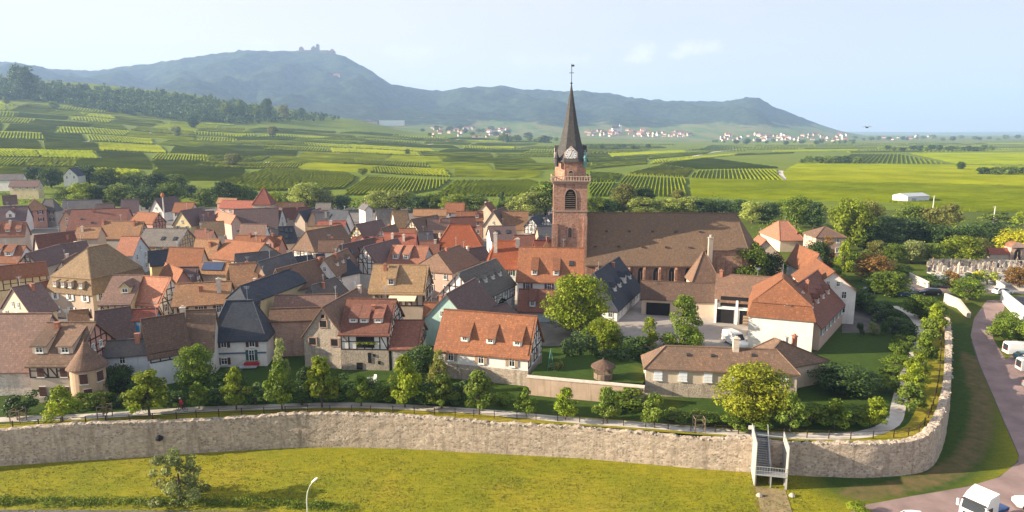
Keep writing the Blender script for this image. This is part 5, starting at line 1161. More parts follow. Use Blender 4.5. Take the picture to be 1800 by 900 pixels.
BL = [
 # u, v foot, v top, width, kind, leaf, label
 (540,372,322,52,'round','leaf_willow','big pale willow behind the back roofs'),(572,372,334,36,'round','leaf_grey','silvery willow right of the big pale willow'),(512,370,338,30,'round','leaf_mid','green tree left of the big pale willow'),(600,370,342,34,'round','leaf_blue','bluish tree right of the silvery willow'),
 (668,372,336,50,'round','leaf_willow','left broad willow of the middle belt'),(700,372,334,52,'round','leaf_willow','right broad willow of the middle belt'),(735,374,344,40,'round','leaf_dark','dark tree right of the broad willows'),(765,374,340,36,'round','leaf_green','green tree behind the tall orange block'),(800,376,342,48,'round','leaf_lime','lime tree above the orange roof with tiny gable'),(838,376,342,48,'round','leaf_mid','mid green tree left of the dark spruce'),
 (882,378,336,22,'column','leaf_dark','dark narrow spruce in the belt left of the church'),(906,378,344,40,'round','leaf_willow','light tree right of the narrow spruce'),(938,380,338,60,'round','leaf_willow','large light willow left of the church tower'),(960,378,318,60,'round','leaf_mid','tall hazy green tree partly behind the church tower'),
 (1048,378,346,34,'round','leaf_lime','lime tree just right of the church tower'),(1072,378,350,36,'round','leaf_dark','dark tree behind the left end of the nave'),(1096,376,324,42,'round','leaf_olive','tall olive brown tree behind the nave'),(1128,378,346,52,'round','leaf_willow','pale willow behind the nave, left one'),(1132,374,328,32,'round','leaf_dark','dark tree behind the pale nave willows'),(1172,378,348,46,'round','leaf_willow','pale willow behind the nave, middle one'),(1192,374,334,30,'round','leaf_olive','olive tree behind the middle willow'),
 (1206,378,346,44,'round','leaf_willow','pale willow behind the nave, right one'),(1240,378,350,44,'round','leaf_dark','dark tree right of the pale willows'),(1268,378,350,44,'round','leaf_blue','blue grey willow behind the nave roof end'),(1300,380,352,40,'round','leaf_dark','dark green tree behind the nave roof end'),(1322,392,354,40,'round','leaf_willow','yellowish willow right of the nave roof end'),(1348,392,356,40,'round','leaf_dark','dark tree behind the orange villa'),
 (1398,400,344,46,'round','leaf_green','tall tree right of the orange villa'),(1430,402,356,40,'round','leaf_dark','dark tree above the pyramid roofed house'),(1372,384,352,34,'round','leaf_green','green tree above the orange villa'),
 (1492,440,350,62,'round','leaf_lime','tall lime poplar right of the pyramid roofed house'),(1524,428,352,44,'round','leaf_olive','olive tree right of the tall lime poplar'),(1560,436,382,70,'round','leaf_blue','wide bluish tree in the gardens'),(1520,440,392,50,'round','leaf_dark','dark tree left of the wide bluish tree'),(1604,436,384,52,'round','leaf_dark','dark tree right of the wide bluish tree'),(1596,412,360,46,'round','leaf_mid','green tree below the white field hall'),(1636,414,366,56,'round','leaf_olive','yellowish tree right of the field hall'),(1668,400,358,34,'round','leaf_olive','brownish tree near the first utility pole'),
 (1650,440,396,56,'round','leaf_dark','dark tree behind the cemetery wall, left'),(1700,436,394,46,'round','leaf_dark','dark tree behind the cemetery wall, middle'),(1738,430,392,42,'round','leaf_dark','dark bluish tree behind the chapel'),(1690,462,414,62,'round','leaf_lime','bright green tree against the cemetery wall'),(1784,448,404,58,'round','leaf_bright','golden yellow tree above the chapel'),(1720,452,418,34,'round','leaf_olive','thin brownish tree right of the bright green tree'),(1640,462,428,40,'round','leaf_mid','mid green tree left of the bright green tree'),
 (1540,456,424,36,'round','leaf_olive','small light tree on the garden lawn'),(1572,462,428,34,'round','leaf_green','garden tree right of the small light tree'),(1602,462,422,42,'round','leaf_grey','grey green tree beside the blue car'),(1482,476,422,32,'column','leaf_lime','golden cone shaped conifer beside the white gabled wing'),(1452,468,416,34,'column','leaf_red','dark purple plum tree below the pyramid roofed house'),(1432,470,424,40,'round','leaf_dark','dark tree left of the purple plum tree'),
 (1535,494,448,62,'round','leaf_red','reddish brown tree by the road'),(1560,520,478,66,'round','leaf_green','green roadside tree beside the parked white car'),(1700,526,490,50,'round','leaf_green','dark green tree on the pavement by the curved wall'),(1790,505,470,44,'round','leaf_red','brownish tree inside the cemetery at the right edge'),
 (1386,432,404,40,'bush','leaf_green','bush below the orange villa'),(1410,438,408,40,'bush','leaf_mid','light bush between villa and pyramid roofed house'),(1465,492,470,40,'bush','leaf_green','green bush behind the white gabled wing'),(1510,470,440,40,'bush','leaf_green','green bush below the tall lime poplar'),(1588,490,466,40,'bush','leaf_green','garden bush left of the cemetery pillar'),
 (1650,505,482,40,'bush','leaf_dark','dark bush in front of the cemetery'),(1672,506,476,30,'bush','leaf_red','dark red bush by the cemetery pillar'),(1708,500,478,26,'bush','leaf_dark','dark bush inside the cemetery gate'),(1716,496,474,22,'bush','leaf_bright','bright yellow bush among the graves'),(1735,500,474,30,'bush','leaf_willow','pale green bush among the graves'),(1800,398,370,40,'bush','leaf_lime','lime bush at the right edge behind the chapel'),(1750,392,372,40,'bush','leaf_mid','bush near the second utility pole'),
 (300,362,322,50,'round','leaf_green','wooded clump left of the tall mast'),(330,350,326,40,'round','leaf_dark','dark tree above the tall mast'),(258,368,330,50,'round','leaf_dark','dark tree behind the purple skylight roof'),(215,362,324,46,'round','leaf_mid','mid green tree above the pink brown roof'),(175,360,326,46,'round','leaf_dark','dark tree above the red patched slate roofs'),(146,362,322,40,'round','leaf_lime','lime tree right of the cream hillside house'),(118,358,330,36,'round','leaf_mid','tree below the white hillside house'),
 (90,330,296,36,'round','leaf_dark','dark tree left of the white hillside house'),(158,326,290,40,'round','leaf_dark','dark tree right of the white hillside house'),(190,330,296,40,'round','leaf_green','tree among the hillside grove'),(236,330,302,40,'round','leaf_mid','lighter tree in the hillside grove'),(62,318,292,32,'round','leaf_dark','dark tree above the cream hillside house'),(362,362,330,44,'round','leaf_green','tree above the orange roof with green shutters'),(396,366,320,40,'round','leaf_dark','tall dark tree above the long bright red roof'),(424,364,324,36,'round','leaf_mid','tree left of the red pyramid turret'),
 (440,362,334,30,'round','leaf_blue','bluish tree beside the red pyramid turret'),(490,366,336,34,'round','leaf_lime','light tree right of the red pyramid turret'),(276,340,306,40,'round','leaf_dark','dark tree high in the hillside grove'),(312,334,306,36,'round','leaf_green','green tree at the upper edge of the hillside grove')]
for u, vb, vt, w, k, mt, lb in BL:
    gz = 4.0 if vb > 345 else None
    tree(k, u, vb, vt, w*1.12, mt, lb, gz=gz, detail=.8)
for (u, vb, vt, w, lb) in ((688,464,446,34,'yellow flowering tree beside the salmon dormers'),(660,476,462,22,'small dark garden tree by the timber gable'),(505,440,428,16,'small round garden tree in front of the navy skylights'),(562,446,428,16,'leafy tree by the white timber front'),(605,428,412,14,'thin tree between blue gable and yellowish timber gable')):
    tree('bush', u, vb, vt, w, 'leaf_bright' if 'yellow' in lb else 'leaf_mid', lb, gz=6.5)
# understorey so that the belt closes up
ug = MB(); rr = random.Random(5); cl = []
for u in range(20, 1330, 7):
    vb = 366+rr.uniform(-4, 6) if u > 440 else 352+rr.uniform(-14, 12)
    p = pt(u, vb, 4.0); s = rr.uniform(2.2, 4.2); cl.append(((p.x, p.y, 4+s*.6), (s*1.3, s, s)))
for u in range(1330, 1800, 9):
    for vb in (432+rr.uniform(-14, 6), 404+rr.uniform(-12, 8)):
        p = pt(u, vb, 4.0); s = rr.uniform(1.2, 2.6); cl.append(((p.x, p.y, 4+s*.5), (s*1.3, s, s)))
tag(link('undergrowth', leafmesh('undergrowth', cl, 16000, .75, 4, 'leaf_green')), kind='stuff')
# rough weeds on the road verge and at the foot of walls
cl = []
for i in range(260):
    u = rr.uniform(-20, 620); p = on_terrain(u, 884+rr.uniform(-7, 6)+max(0, u-420)*.05); s = rr.uniform(.25, .6); cl.append(((p.x, p.y, s*.3), (s*1.8, s, s*.7)))
tag(link('weeds', leafmesh('weeds', cl, 9000, .2, 9, 'leaf_green')), kind='stuff')
# tufts of longer grass over the lawn
leafmat('leaf_grass', (.12,.15,.012), (.20,.19,.016), .25)
cl = []
for i in range(900):
    u, v = rr.uniform(-60, 1500), rr.uniform(800, 905); p = on_terrain(u, v)
    if v < float(np.interp(u, [w[0] for w in WALLPX], [w[1] for w in WALLPX]))+6 or p.x > 34: continue
    s = rr.uniform(.3, 1.6); cl.append(((p.x, p.y, .0), (s*2.0, s, .10)))
tag(link('grass_tufts', leafmesh('grass_tufts', cl, 26000, .17, 19, 'leaf_grass', 1.2)), kind='stuff')
# ------------------------------------------------------------------ vineyards
def vmat(name, a, b):
    m, nt, bs = _nodes(name); pos = geopos(nt)
    col = mixrgb(nt, ramp(nt, nz(nt, .9, 4, .8, pos), .35, .65), a, b); col = mixrgb(nt, ramp(nt, nz(nt, .02, 4, .6, pos), .4, .65), col, scl(b, 1.25))
    nt.links.new(col, bs.inputs['Base Color']); bs.inputs['Roughness'].default_value = 1; bs.inputs['Specular IOR Level'].default_value = 0
    # leaves point every way: lean the shading normal upwards and roughen it
    gn = nt.nodes.new('ShaderNodeNewGeometry'); vm = nt.nodes.new('ShaderNodeVectorMath'); vm.operation = 'MULTIPLY_ADD'; nt.links.new(gn.outputs['Normal'], vm.inputs[0]); vm.inputs[1].default_value = (.35, .35, .35); vm.inputs[2].default_value = (-.3, -.1, 1.0)
    nn = nt.nodes.new('ShaderNodeVectorMath'); nn.operation = 'NORMALIZE'; nt.links.new(vm.outputs[0], nn.inputs[0]); nt.links.new(nn.outputs[0], bs.inputs['Normal'])
    tr = nt.nodes.new('ShaderNodeBsdfTranslucent'); nt.links.new(col, tr.inputs[0]); ms = nt.nodes.new('ShaderNodeMixShader'); ms.inputs[0].default_value = .3
    nt.links.new(bs.outputs[0], ms.inputs[1]); nt.links.new(tr.outputs[0], ms.inputs[2]); nt.links.new(ms.outputs[0], nt.nodes['Material Output'].inputs[0]); MATS[name] = m
vmat('vine_a', (0.143,0.202,0.006), (0.230,0.270,0.009)); vmat('vine_b', (0.125,0.187,0.006), (0.202,0.251,0.009)); vmat('vine_c', (0.144,0.192,0.006), (0.232,0.257,0.009)); vmat('vine_d', (0.106,0.166,0.006), (0.172,0.222,0.009))
NV = [0]
vmat('vine_e', (0.135,0.186,0.006), (0.218,0.248,0.009))
def field(poly, d, spacing, mat, hgt=1.5, wid=.85, seg=7.0, world=False):
    """one vineyard plot: poly in image points, d two image points giving the run of the rows"""
    W_ = [on_terrain(*p) for p in poly]
    if any(w is None for w in W_): return
    P = np.array([(w.x, w.y) for w in W_]); a, b = on_terrain(*d[0]), on_terrain(*d[1])
    D = np.array([b.x-a.x, b.y-a.y]); D /= np.linalg.norm(D); Nn = np.array([-D[1], D[0]]); s = P@D; t = P@Nn; rr = np.random.default_rng(len(poly)*7+int(abs(P[0, 0])*10) % 9999)
    V, Fc = [], []; k = 0
    for tt in np.arange(t.min()+spacing*.5, t.max(), spacing):
        xs = []
        for i in range(len(P)):
            j = (i+1) % len(P)
            if (t[i] > tt) != (t[j] > tt): xs.append(s[i]+(tt-t[i])/(t[j]-t[i])*(s[j]-s[i]))
        xs.sort()
        for s0, s1 in zip(xs[::2], xs[1::2]):
            if s1-s0 < 4: continue
            n = max(2, int((s1-s0)/seg)+1); ss = np.linspace(s0+rr.uniform(0, 2), s1-rr.uniform(0, 2), n); C = ss[:, None]*D+tt*Nn; z = hfield(C[:, 0], C[:, 1])
            hw = wid/2*rr.uniform(.75, 1.2, n); hh = hgt*rr.uniform(.75, 1.15, n); jt = rr.uniform(-.15, .15, n)*wid
            L = C-Nn*(hw+jt)[:, None]; Rr = C+Nn*(hw-jt)[:, None]; T1 = C-Nn*(hw*.75-jt)[:, None]; T2 = C+Nn*(hw*.6+jt)[:, None]
            for q, zz in ((L, z-.3), (T1, z+hh), (T2, z+hh*.97), (Rr, z-.3)): V.append(np.column_stack([q, zz]))
            for i in range(n-1):
                for r_ in range(3): q = k+r_*n+i; Fc.append((q, q+1, q+n+1, q+n))
            Fc.append((k, k+n, k+2*n, k+3*n)); k += 4*n
    if not V: return
    me = bpy.data.meshes.new('vineyard'); me.from_pydata(np.concatenate(V).tolist(), [], Fc); me.materials.append(M(mat)); me.update()
    NV[0] += len(Fc); tag(link('vineyard', me), kind='stuff')
SPEC = [ # plots whose stripes the photograph shows
 ([(388,319),(470,297),(604,303),(628,312),(604,333),(470,337),(404,331)], ((470,335),(545,304)), 2.3, 'vine_a'),
 ([(606,344),(612,334),(644,311),(792,316),(768,334),(700,345)], ((645,340),(676,313)), 2.3, 'vine_a'),
 ([(765,346),(800,319),(934,317),(965,330),(962,346)], ((790,345),(850,320)), 2.1, 'vine_b'),
 ([(1036,346),(1036,323),(1082,322),(1070,346)], ((1046,346),(1062,324)), 2.2, 'vine_d'),
 ([(1074,346),(1100,309),(1204,314),(1207,346)], ((1150,346),(1156,312)), 2.5, 'vine_a'),
 ([(1036,320),(1036,303),(1094,307),(1084,320)], ((1040,318),(1092,309)), 2.4, 'vine_b'),
 ([(1214,346),(1212,316),(1500,322),(2150,338),(2150,372),(1700,372),(1560,356),(1400,352)], ((1220,340),(1700,350)), 2.2, 'vine_b'),
 ([(1212,312),(1225,300),(1300,298),(1362,299),(1378,319),(1300,318)], ((1310,317),(1302,299)), 3.2, 'vine_a'),
 ([(1104,306),(1160,292),(1218,299),(1206,312)], ((1110,305),(1200,298)), 2.4, 'vine_c'),
 ([(1160,290),(1240,278),(1370,296),(1220,298)], ((1180,291),(1300,290)), 2.6, 'vine_b'),
 ([(1382,318),(1376,303),(1500,300),(2150,318),(2150,335),(1500,320)], ((1390,312),(1780,325)), 2.6, 'vine_e'),
 ([(1380,300),(1400,289),(1560,290),(2150,300),(2150,315),(1520,298)], ((1400,296),(1780,306)), 3.0, 'vine_a'),
 ([(1430,287),(1500,271),(1580,271),(1660,288)], ((1500,286),(1520,273)), 5.0, 'vine_d'),
 ([(1600,270),(2150,268),(2150,296),(1680,288)], ((1620,275),(1800,280)), 3.2, 'vine_b'),
 ([(1230,262),(1250,255),(1300,255),(1310,266),(1200,264)], ((1270,266),(1275,256)), 6.0, 'vine_d'),
]
for p, d, sp, mt in SPEC: field(p, d, sp, mt)
def bands(cols, lo, hi, cells, seed, skip=None):
    """fill the slope with plots between image curves; cols: u -> rows v"""
    rr = random.Random(seed); us = sorted(cols); nb = len(cols[us[0]])
    def V(i, u): return float(np.interp(u, us, [cols[q][i] for q in us]))
    for i in range(nb-1):
        u = lo-rr.uniform(0, 60)
        while u < hi:
            w = rr.uniform(*cells)*(1-.05*i); u2 = u+w; sl = rr.uniform(-14, 26); g = rr.uniform(.7, 1.6)
            q = [(u+2+sl*0, V(i, u)-g), (u2-2, V(i, u2)-g), (u2-2+sl, V(i+1, u2+sl)+g*.7), (u+2+sl, V(i+1, u+sl)+g*.7)]
            mu, mv = (u+u2)/2, (V(i, (u+u2)/2)+V(i+1, (u+u2)/2))/2
            if not (skip and skip(mu, mv)) and (u2 < hi+80):
                dd = (q[0], q[1]) if rr.random() < .5 else (((u+u2)/2, V(i, mu)), ((u+u2)/2+sl+rr.uniform(-30, 40), V(i+1, mu)))
                y = on_terrain(mu, mv)
                if y: field(q, dd, max(2.4, y.y/330*1.25), rr.choice(('vine_a','vine_a','vine_b','vine_a','vine_e','vine_b')), seg=max(7, y.y/60), wid=max(1.0, y.y/330*.72))
            u = u2
bands({-120:(322,297,280,264,248,233,219,207,196,186,178), 0:(316,294,278,262,246,231,217,206,195,185,177), 150:(318,296,280,265,250,236,224,214,206,198,190), 300:(322,300,285,271,257,246,236,227,220,214,209), 390:(319,299,287,275,263,252,243,235,228,222,217)}, -120, 372, (90, 170), 11)
bands({380:(296,284,273,263,254,246,239,233,228,223), 520:(297,286,276,266,257,249,243,237,231,226), 700:(308,294,283,274,266,259,252,247,242,237), 830:(314,300,288,278,270,263,257,251,247,243), 970:(314,300,288,278,270,263,257,252,248,245)}, 392, 965, (100, 190), 23)
bands({1020:(300,288,279,271,264,258,253), 1160:(288,280,273,267,262,257,253), 1250:(276,271,266,262,259,256,253), 1420:(270,267,263,260,257,255,252), 1810:(266,263,260,258,256,254,251)}, 1036, 1800, (90, 200), 31, lambda u, v: (1195 < u < 1315 and 253 < v < 268) or (1430 < u < 1600 and v > 268))
for ln, w in (([(-30,290),(100,284),(225,270),(300,248),(344,230)],4.5),([(285,318),(380,297),(470,285),(520,275),(620,266),(760,253),(850,241)],4.5),([(130,252),(270,232),(330,222)],3.5),([(1372,300),(1380,319)],5),([(1190,282),(1250,268),(1300,262)],5),([(1700,320),(1760,316),(1830,318)],4)):
    ribbon('path', [on_terrain(u, v) for u, v in ln], w, None, M('paleway'), 12)
# ------------------------------------------------------------------ woods on the slope, far tree belts
def wood():
    rr = np.random.default_rng(2); reg = [(-140,172),(0,176),(70,178),(160,194),(240,204),(330,214),(430,219),(500,214),(560,213),(612,211),(560,205),(520,199),(430,183),(330,172),(240,163),(150,156),(100,153),(0,142),(-140,136)]
    cl = []; n = 0
    def ins(u, v):
        r = False; j = len(reg)-1
        for i in range(len(reg)):
            if (reg[i][1] > v) != (reg[j][1] > v) and u < (reg[j][0]-reg[i][0])*(v-reg[i][1])/(reg[j][1]-reg[i][1])+reg[i][0]: r = not r
            j = i
        return r
    while n < 1500:
        u, v = rr.uniform(-140, 615), rr.uniform(135, 222)
        if not ins(u, v): continue
        p = on_terrain(u, v); n += 1
        if p is None or p.y > 2400: continue
        H = rr.uniform(9, 17)*(1.35 if u < 110 else 1)*(.75 if u > 430 else 1); w = H*rr.uniform(.3, .45)
        for q in range(3): cl.append(((p.x+rr.uniform(-w, w)*.5, p.y+rr.uniform(-w, w)*.5, p.z+H*(.35+.22*q)), (w*(1-.2*q), w*(1-.2*q), H*.28)))
    me = leafmesh('woodland', cl, 70000, 4.2, 6, 'leaf_dark', .4); tag(link('woodland', me), kind='stuff')
wood()
for u, vb, vt, w, mt, lb in ((45,172,116,46,'leaf_dark','tallest dark tree of the wood at the left'),(340,226,206,18,'leaf_dark','lone dark tree beside the pale vineyard track'),(95,192,178,18,'leaf_mid','lone bush like tree below the wood'),(480,240,222,18,'leaf_olive','brownish lone tree beside the curving lane'),(398,208,180,22,'leaf_mid','light tree at the wood edge'),(425,210,176,20,'leaf_green','tall tree at the thin end of the wood'),(470,210,174,22,'leaf_dark','dark rounded tree at the thin end of the wood'),(452,212,184,18,'leaf_mid','green tree next to the dark rounded one'),(500,208,184,18,'leaf_olive','pale tree before the wood fades out'),(530,206,190,16,'leaf_dark','small dark tree before the wood fades out'),
 (12,184,170,12,'leaf_mid','little tree at the far left below the wood'),(410,292,270,30,'leaf_olive','round vineyard tree beside the lane'),(637,308,295,18,'leaf_lime','round bush at the corner of the striped plots'),(891,252,236,10,'leaf_dark','lone round tree in the vineyards left of the spire'),(716,272,262,10,'leaf_green','small vineyard tree below the far village'),(310,240,222,18,'leaf_grey','greyish tree by the pale track bend'),(1688,300,284,14,'leaf_dark','lone round tree in the right vineyards')):
    tree('round', u, vb, vt, w, mt, lb, gz=None, detail=.5)
GF = 'far trees dotted over the plain'; rr = random.Random(12)
far = [(x+rr.uniform(-4,4), 248+rr.uniform(-4,3), rr.uniform(6,13)) for x in range(880, 980, 9)]+[(x+rr.uniform(-5,5), 262+rr.uniform(-3,2), rr.uniform(5,10)) for x in range(1022, 1140, 13)]+[(x+rr.uniform(-4,4), 286+rr.uniform(-2,2), rr.uniform(7,12)) for x in range(1412, 1515, 8)]+[(x+rr.uniform(-5,5), 265+rr.uniform(-2,1), rr.uniform(6,10)) for x in range(1560, 1750, 10)]+[(x+rr.uniform(-4,4), 308+rr.uniform(-2,3), rr.uniform(9,17)) for x in range(1730, 1815, 8)]+[(x+rr.uniform(-8,8), 246+rr.uniform(-2,2), rr.uniform(4,8)) for x in range(1500, 1810, 16)]+[(x+rr.uniform(-6,6), 232+rr.uniform(-5,10), rr.uniform(5,10)) for x in range(740, 900, 11)]+[(x+rr.uniform(-6,6), 252+rr.uniform(-2,3), rr.uniform(4,8)) for x in range(1250, 1510, 14)]
for u, v, hh in far:
    tree('round', u, v, v-hh, hh*1.5, rr.choice(('leaf_dark','leaf_dark','leaf_green','leaf_mid')), 'tiny dark tree in the far vineyard plain', gz=None, group=GF, detail=.12)
# ------------------------------------------------------------------ round tower and other small buildings
def build_round_tower():
    p = pt(160, 702, 4.0); t = thing('round_tower', 'squat round tower with conical tiled roof and brown shuttered openings', 'tower', p)
    b = MB(); b.lathe((0,0,0), [(2.25,-.5),(2.15,1.5),(2.1,5.1)], 28); b.build('wall', WM('sandwall'), t, smooth=False)
    r = MB(); r.lathe((0,0,0), [(2.55,4.75),(2.5,4.95),(1.55,6.05),(.7,7.3),(.05,8.5)], 28); r.build('roof', RM('brown'), t, uv=True)
    for a, z in ((-1.25, 3.0), (-1.1, .9), (-.35, 3.0)):
        o = add_window(t, (2.14*cos(a), 2.14*sin(a), z), (cos(a), sin(a)), .95, 1.35, 'shutter_brown', closed=True)
build_round_tower()
def frame_of(H):
    """place parts on the E side of a house: s along the ridge in metres, z up"""
    return lambda s, z, out=0.0: Vector((s, H.sy*(H.hw+out), z))
def house_extras():
    H = H_LOG; f = frame_of(H); L = H.ln; plain('flower', (.30,.22,.03), .8, 0, .5, 9); plain('red_flower', (.40,.03,.03), .8, 0, .4, 9); plain('awning', (.66,.56,.42), .8, 0, .06)
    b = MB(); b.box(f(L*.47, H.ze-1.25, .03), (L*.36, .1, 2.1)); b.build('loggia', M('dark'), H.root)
    cl = [((f(L*.47+k*.28-1.4, H.ze-1.55, .25)), (.2,.18,.22)) for k in range(11)]; link('flower_box', leafmesh('flower_box', [((c.x,c.y,c.z), r) for c, r in cl], 500, .16, 3, 'leaf_yellow'), H.root)
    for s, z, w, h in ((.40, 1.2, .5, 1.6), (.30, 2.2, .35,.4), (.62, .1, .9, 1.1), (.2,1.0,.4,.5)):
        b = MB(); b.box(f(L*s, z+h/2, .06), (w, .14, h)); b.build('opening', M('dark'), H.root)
    H = H_STONE; 
    for x, z, w in ((-1.7, H.ze-1.6, 1.1), (1.9, H.ze-1.6, 1.1), (.0, H.ze+1.3, 1.05), (0, H.zr-1.6, .55)):
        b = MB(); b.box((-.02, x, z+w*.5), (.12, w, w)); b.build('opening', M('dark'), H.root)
        g = MB(); g.box((-.04, x, z-.06), (.16, w+.4, .14)); g.box((-.04, x, z+w+.07), (.16, w+.4, .16)); 
        for q in (-1, 1): g.box((-.04, x+q*(w/2+.1), z+w/2), (.15, .2, w)); 
        g.build('frame', M('stone_trim'), H.root)
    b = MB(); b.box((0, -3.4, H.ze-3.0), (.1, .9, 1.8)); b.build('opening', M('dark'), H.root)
    H = H_BAYS; f = frame_of(H); L = H.ln
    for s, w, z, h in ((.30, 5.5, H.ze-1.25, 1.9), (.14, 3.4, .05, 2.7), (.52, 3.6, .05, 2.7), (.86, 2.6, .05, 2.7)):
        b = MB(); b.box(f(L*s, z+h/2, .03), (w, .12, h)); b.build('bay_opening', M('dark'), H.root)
    for s in (.0, .32, .72, 1.0):
        b = MB(); b.box(f(L*s, H.ze/2, .22), (.42, .42, H.ze)); b.build('post', M('frame_white'), H.root)
    b = MB(); b.box(f(L*.5, 2.95, .2), (L, .3, .3)); b.build('beam', M('frame_white'), H.root)
    b = MB(); 
    for k in range(6): b.box(f(L*.52, .25+k*.28, .25), (2.4-.1*(k % 2), .5, .22), k % 2)
    o = b.build('log_stack', [M('plank'), M('shutter_tan')]); o.parent = H.root
    H = H_SHED; f = frame_of(H)
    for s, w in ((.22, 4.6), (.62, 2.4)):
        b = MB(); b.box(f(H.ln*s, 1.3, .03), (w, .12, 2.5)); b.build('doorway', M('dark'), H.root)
    H = H_NAVY; f = frame_of(H); sg = 1
    for s, z, w, h, mt in ((-.05, .45, 1.2, 1.1, 'shutter_brown'), (.98, .7, 1.1, 2.0, 'shutter_green')):
        add_window(H.root, f(H.ln*(1-s), z, .04), (0, H.sy), w*.8, h, mt)
    b = MB(); b.box(f(H.ln*.02, .55, .45), (2.2, .6, .5)); b.build('flower_box', M('red_flower'), H.root)
    s = MB()
    for k in range(11): s.box(f(H.ln*.25+k*.32, .55-.22*k-.2, 1.0), (.34, 1.0, .12))
    s.bar(f(H.ln*.25, 1.4, 1.5), f(H.ln*.25+2.8, -.5, 1.5), .08); s.bar(f(H.ln*.25-2.5, 1.4, 1.5), f(H.ln*.25, 1.4, 1.5), .08)
    s.box(f(H.ln*.1, .3, .8), (2.6, 1.6, .15)); s.build('outside_stair', M('zinc'), H.root)
    b = MB(); b.box(f(H.ln/2, H.ze-2.75, .05), (H.ln+4.3, .14, .22)); b.build('string_course', M('timber_blue'), H.root)
    H = H_REST; f = frame_of(H); b = MB(); v = [f(H.ln*.12, H.ze-.5, .1), f(H.ln*.62, H.ze-.5, .1), f(H.ln*.62, H.ze-1.15, 2.2), f(H.ln*.12, H.ze-1.15, 2.2)]
    b.add(v+[q-Vector((0,0,.1)) for q in v], [(0,1,2,3),(7,6,5,4),(0,4,5,1),(1,5,6,2),(2,6,7,3),(3,7,4,0)]); b.build('awning', M('awning'), H.root)
    H = H_MANSE
    for s, y in ((1, .4),):
        d = MB(); e = H.ze; d.box((-3.55, -.9, e+1.25), (1.1, 1.0, 1.5)); d.add([(-4.3,-1.6,e+1.95),(-4.3,-.2,e+1.95),(-2.6,-.2,e+2.5),(-2.6,-1.6,e+2.5)], [(0,1,2,3)], 1); d.build('dormer', [M('chimney_plaster'), RM('brown')], H.root)
    H = H_MAN2; e = H.ze
    for k in range(4):
        y = (-3.3, -.6, 1.2, 3.2)[k]*-H.sy; x0 = -5.0-.25; d = MB(); z = e+.75
        d.box((x0+.75, y, z+.65), (1.5, .95, 1.3)); r = [(x0-.25,y-.62,z+1.22),(x0-.25,y+.62,z+1.22),(x0+1.7,y+.62,z+1.72),(x0+1.7,y-.62,z+1.72)]
        d.add(r+[(q[0],q[1],q[2]-.1) for q in r], [(0,3,2,1),(4,5,6,7),(0,1,5,4),(1,2,6,5),(2,3,7,6),(3,0,4,7)], 1); o = d.build('dormer', [WM('beige'), RM('ochre')], H.root, uv=True)
        add_window(o, (x0-.03, y, z+.12), (-1, 0), .7, 1.0)
house_extras()
def rwall(name, label, px, h, th, mat, z=4.0, cap=None, hz=None):
    """a free standing wall along foot points of the photograph"""
    P = [pt(u, v, z) if z is not None else on_terrain(u, v) for u, v in px]; t = None; b = MB(); c = MB()
    for i, (p, q) in enumerate(zip(P[:-1], P[1:])):
        h0 = h[i] if isinstance(h, (list, tuple)) else h; h1 = h[i+1] if isinstance(h, (list, tuple)) else h
        d = (q-p).normalized(); n = Vector((d.y, -d.x, 0))*th/2; e = d*(.01*i)
        lo = Vector((0,0,-.6)); v = [p-n+lo, q-n+lo, q+n+lo, p+n+lo, p-n+Vector((0,0,h0)), q-n+Vector((0,0,h1)), q+n+Vector((0,0,h1)), p+n+Vector((0,0,h0))]
        b.add(v, [(0,3,2,1),(4,5,6,7),(0,1,5,4),(1,2,6,5),(2,3,7,6),(3,0,4,7)])
        if cap: c.bar(p+Vector((0,0,h0+.06+.003*i)), q+Vector((0,0,h1+.06+.003*i)), th+.2, .14)
    o = b.build(name, mat); tag(o, label, 'wall')
    if cap: c.build('coping', cap, o)
    return o
wallmat('wall_inner', (.50,.38,.29), .55); wallmat('wall_retain', (.52,.47,.40), .4); wallmat('wall_whitegarden', (.66,.62,.54), .25)
rwall('garden_wall', 'stained inner rampart wall with stone coping between long orange house and low cream house', [(926,692),(985,698),(1050,704),(1132,712)], 2.5, .7, WM('inner'), cap=M('chimney_plaster'))
sheet('garden', [pt(u, v, 6.2) for u, v in ((930,662),(1130,674),(1146,648),(1092,624),(1010,624),(946,640))], gmat)
rwall('roadside_wall', 'pale curved retaining wall beside the street end of the rampart', [(1660,532),(1684,539),(1704,554)], [2.1,1.7,.5], .5, WM('retain'), z=3.9)
rwall('roadside_wall', 'long pale garden wall sloping along the side street', [(1584,488),(1605,497),(1632,507)], [2.3,2.0,1.6], .4, WM('whitegarden'), z=3.9)
rwall('roadside_wall', 'long white wall of the flat roofed yard at the right edge', [(1760,528),(1788,552),(1830,588)], 2.4, .4, M('frame_white'), z=3.9)
rwall('cemetery_wall', 'grey rear wall of the cemetery', [(1632,465),(1720,466),(1840,470)], 1.7, .4, WM('retain'), z=3.9)
rwall('cemetery_wall', 'low white wall at the cemetery entrance', [(1746,498),(1764,512)], 1.4, .4, WM('whitegarden'), z=3.9)
sheet('cemetery_ground', [pt(u, v, 3.99) for u, v in ((1632,466),(1840,470),(1840,512),(1750,512),(1690,500),(1640,490))], M('paleway'))
sheet('yard', [pt(u, v, 4.0) for u, v in ((1790,520),(1850,520),(1850,580),(1832,584),(1766,530))], M('asphalt'))
def pole(name, label, cat, p, h, r, mat, top=None):
    t = thing(name, label, cat, p); b = MB(); b.tube([(0,0,-.5),(0,0,h*.5),(0,0,h)], [r*1.2, r, r*.75], 8); b.build('pole', mat, t)
    if top: top(t, h)
    return t
plain('concrete', (.55,.52,.47), .9); plain('orange_paint', (.40,.14,.04), .6)
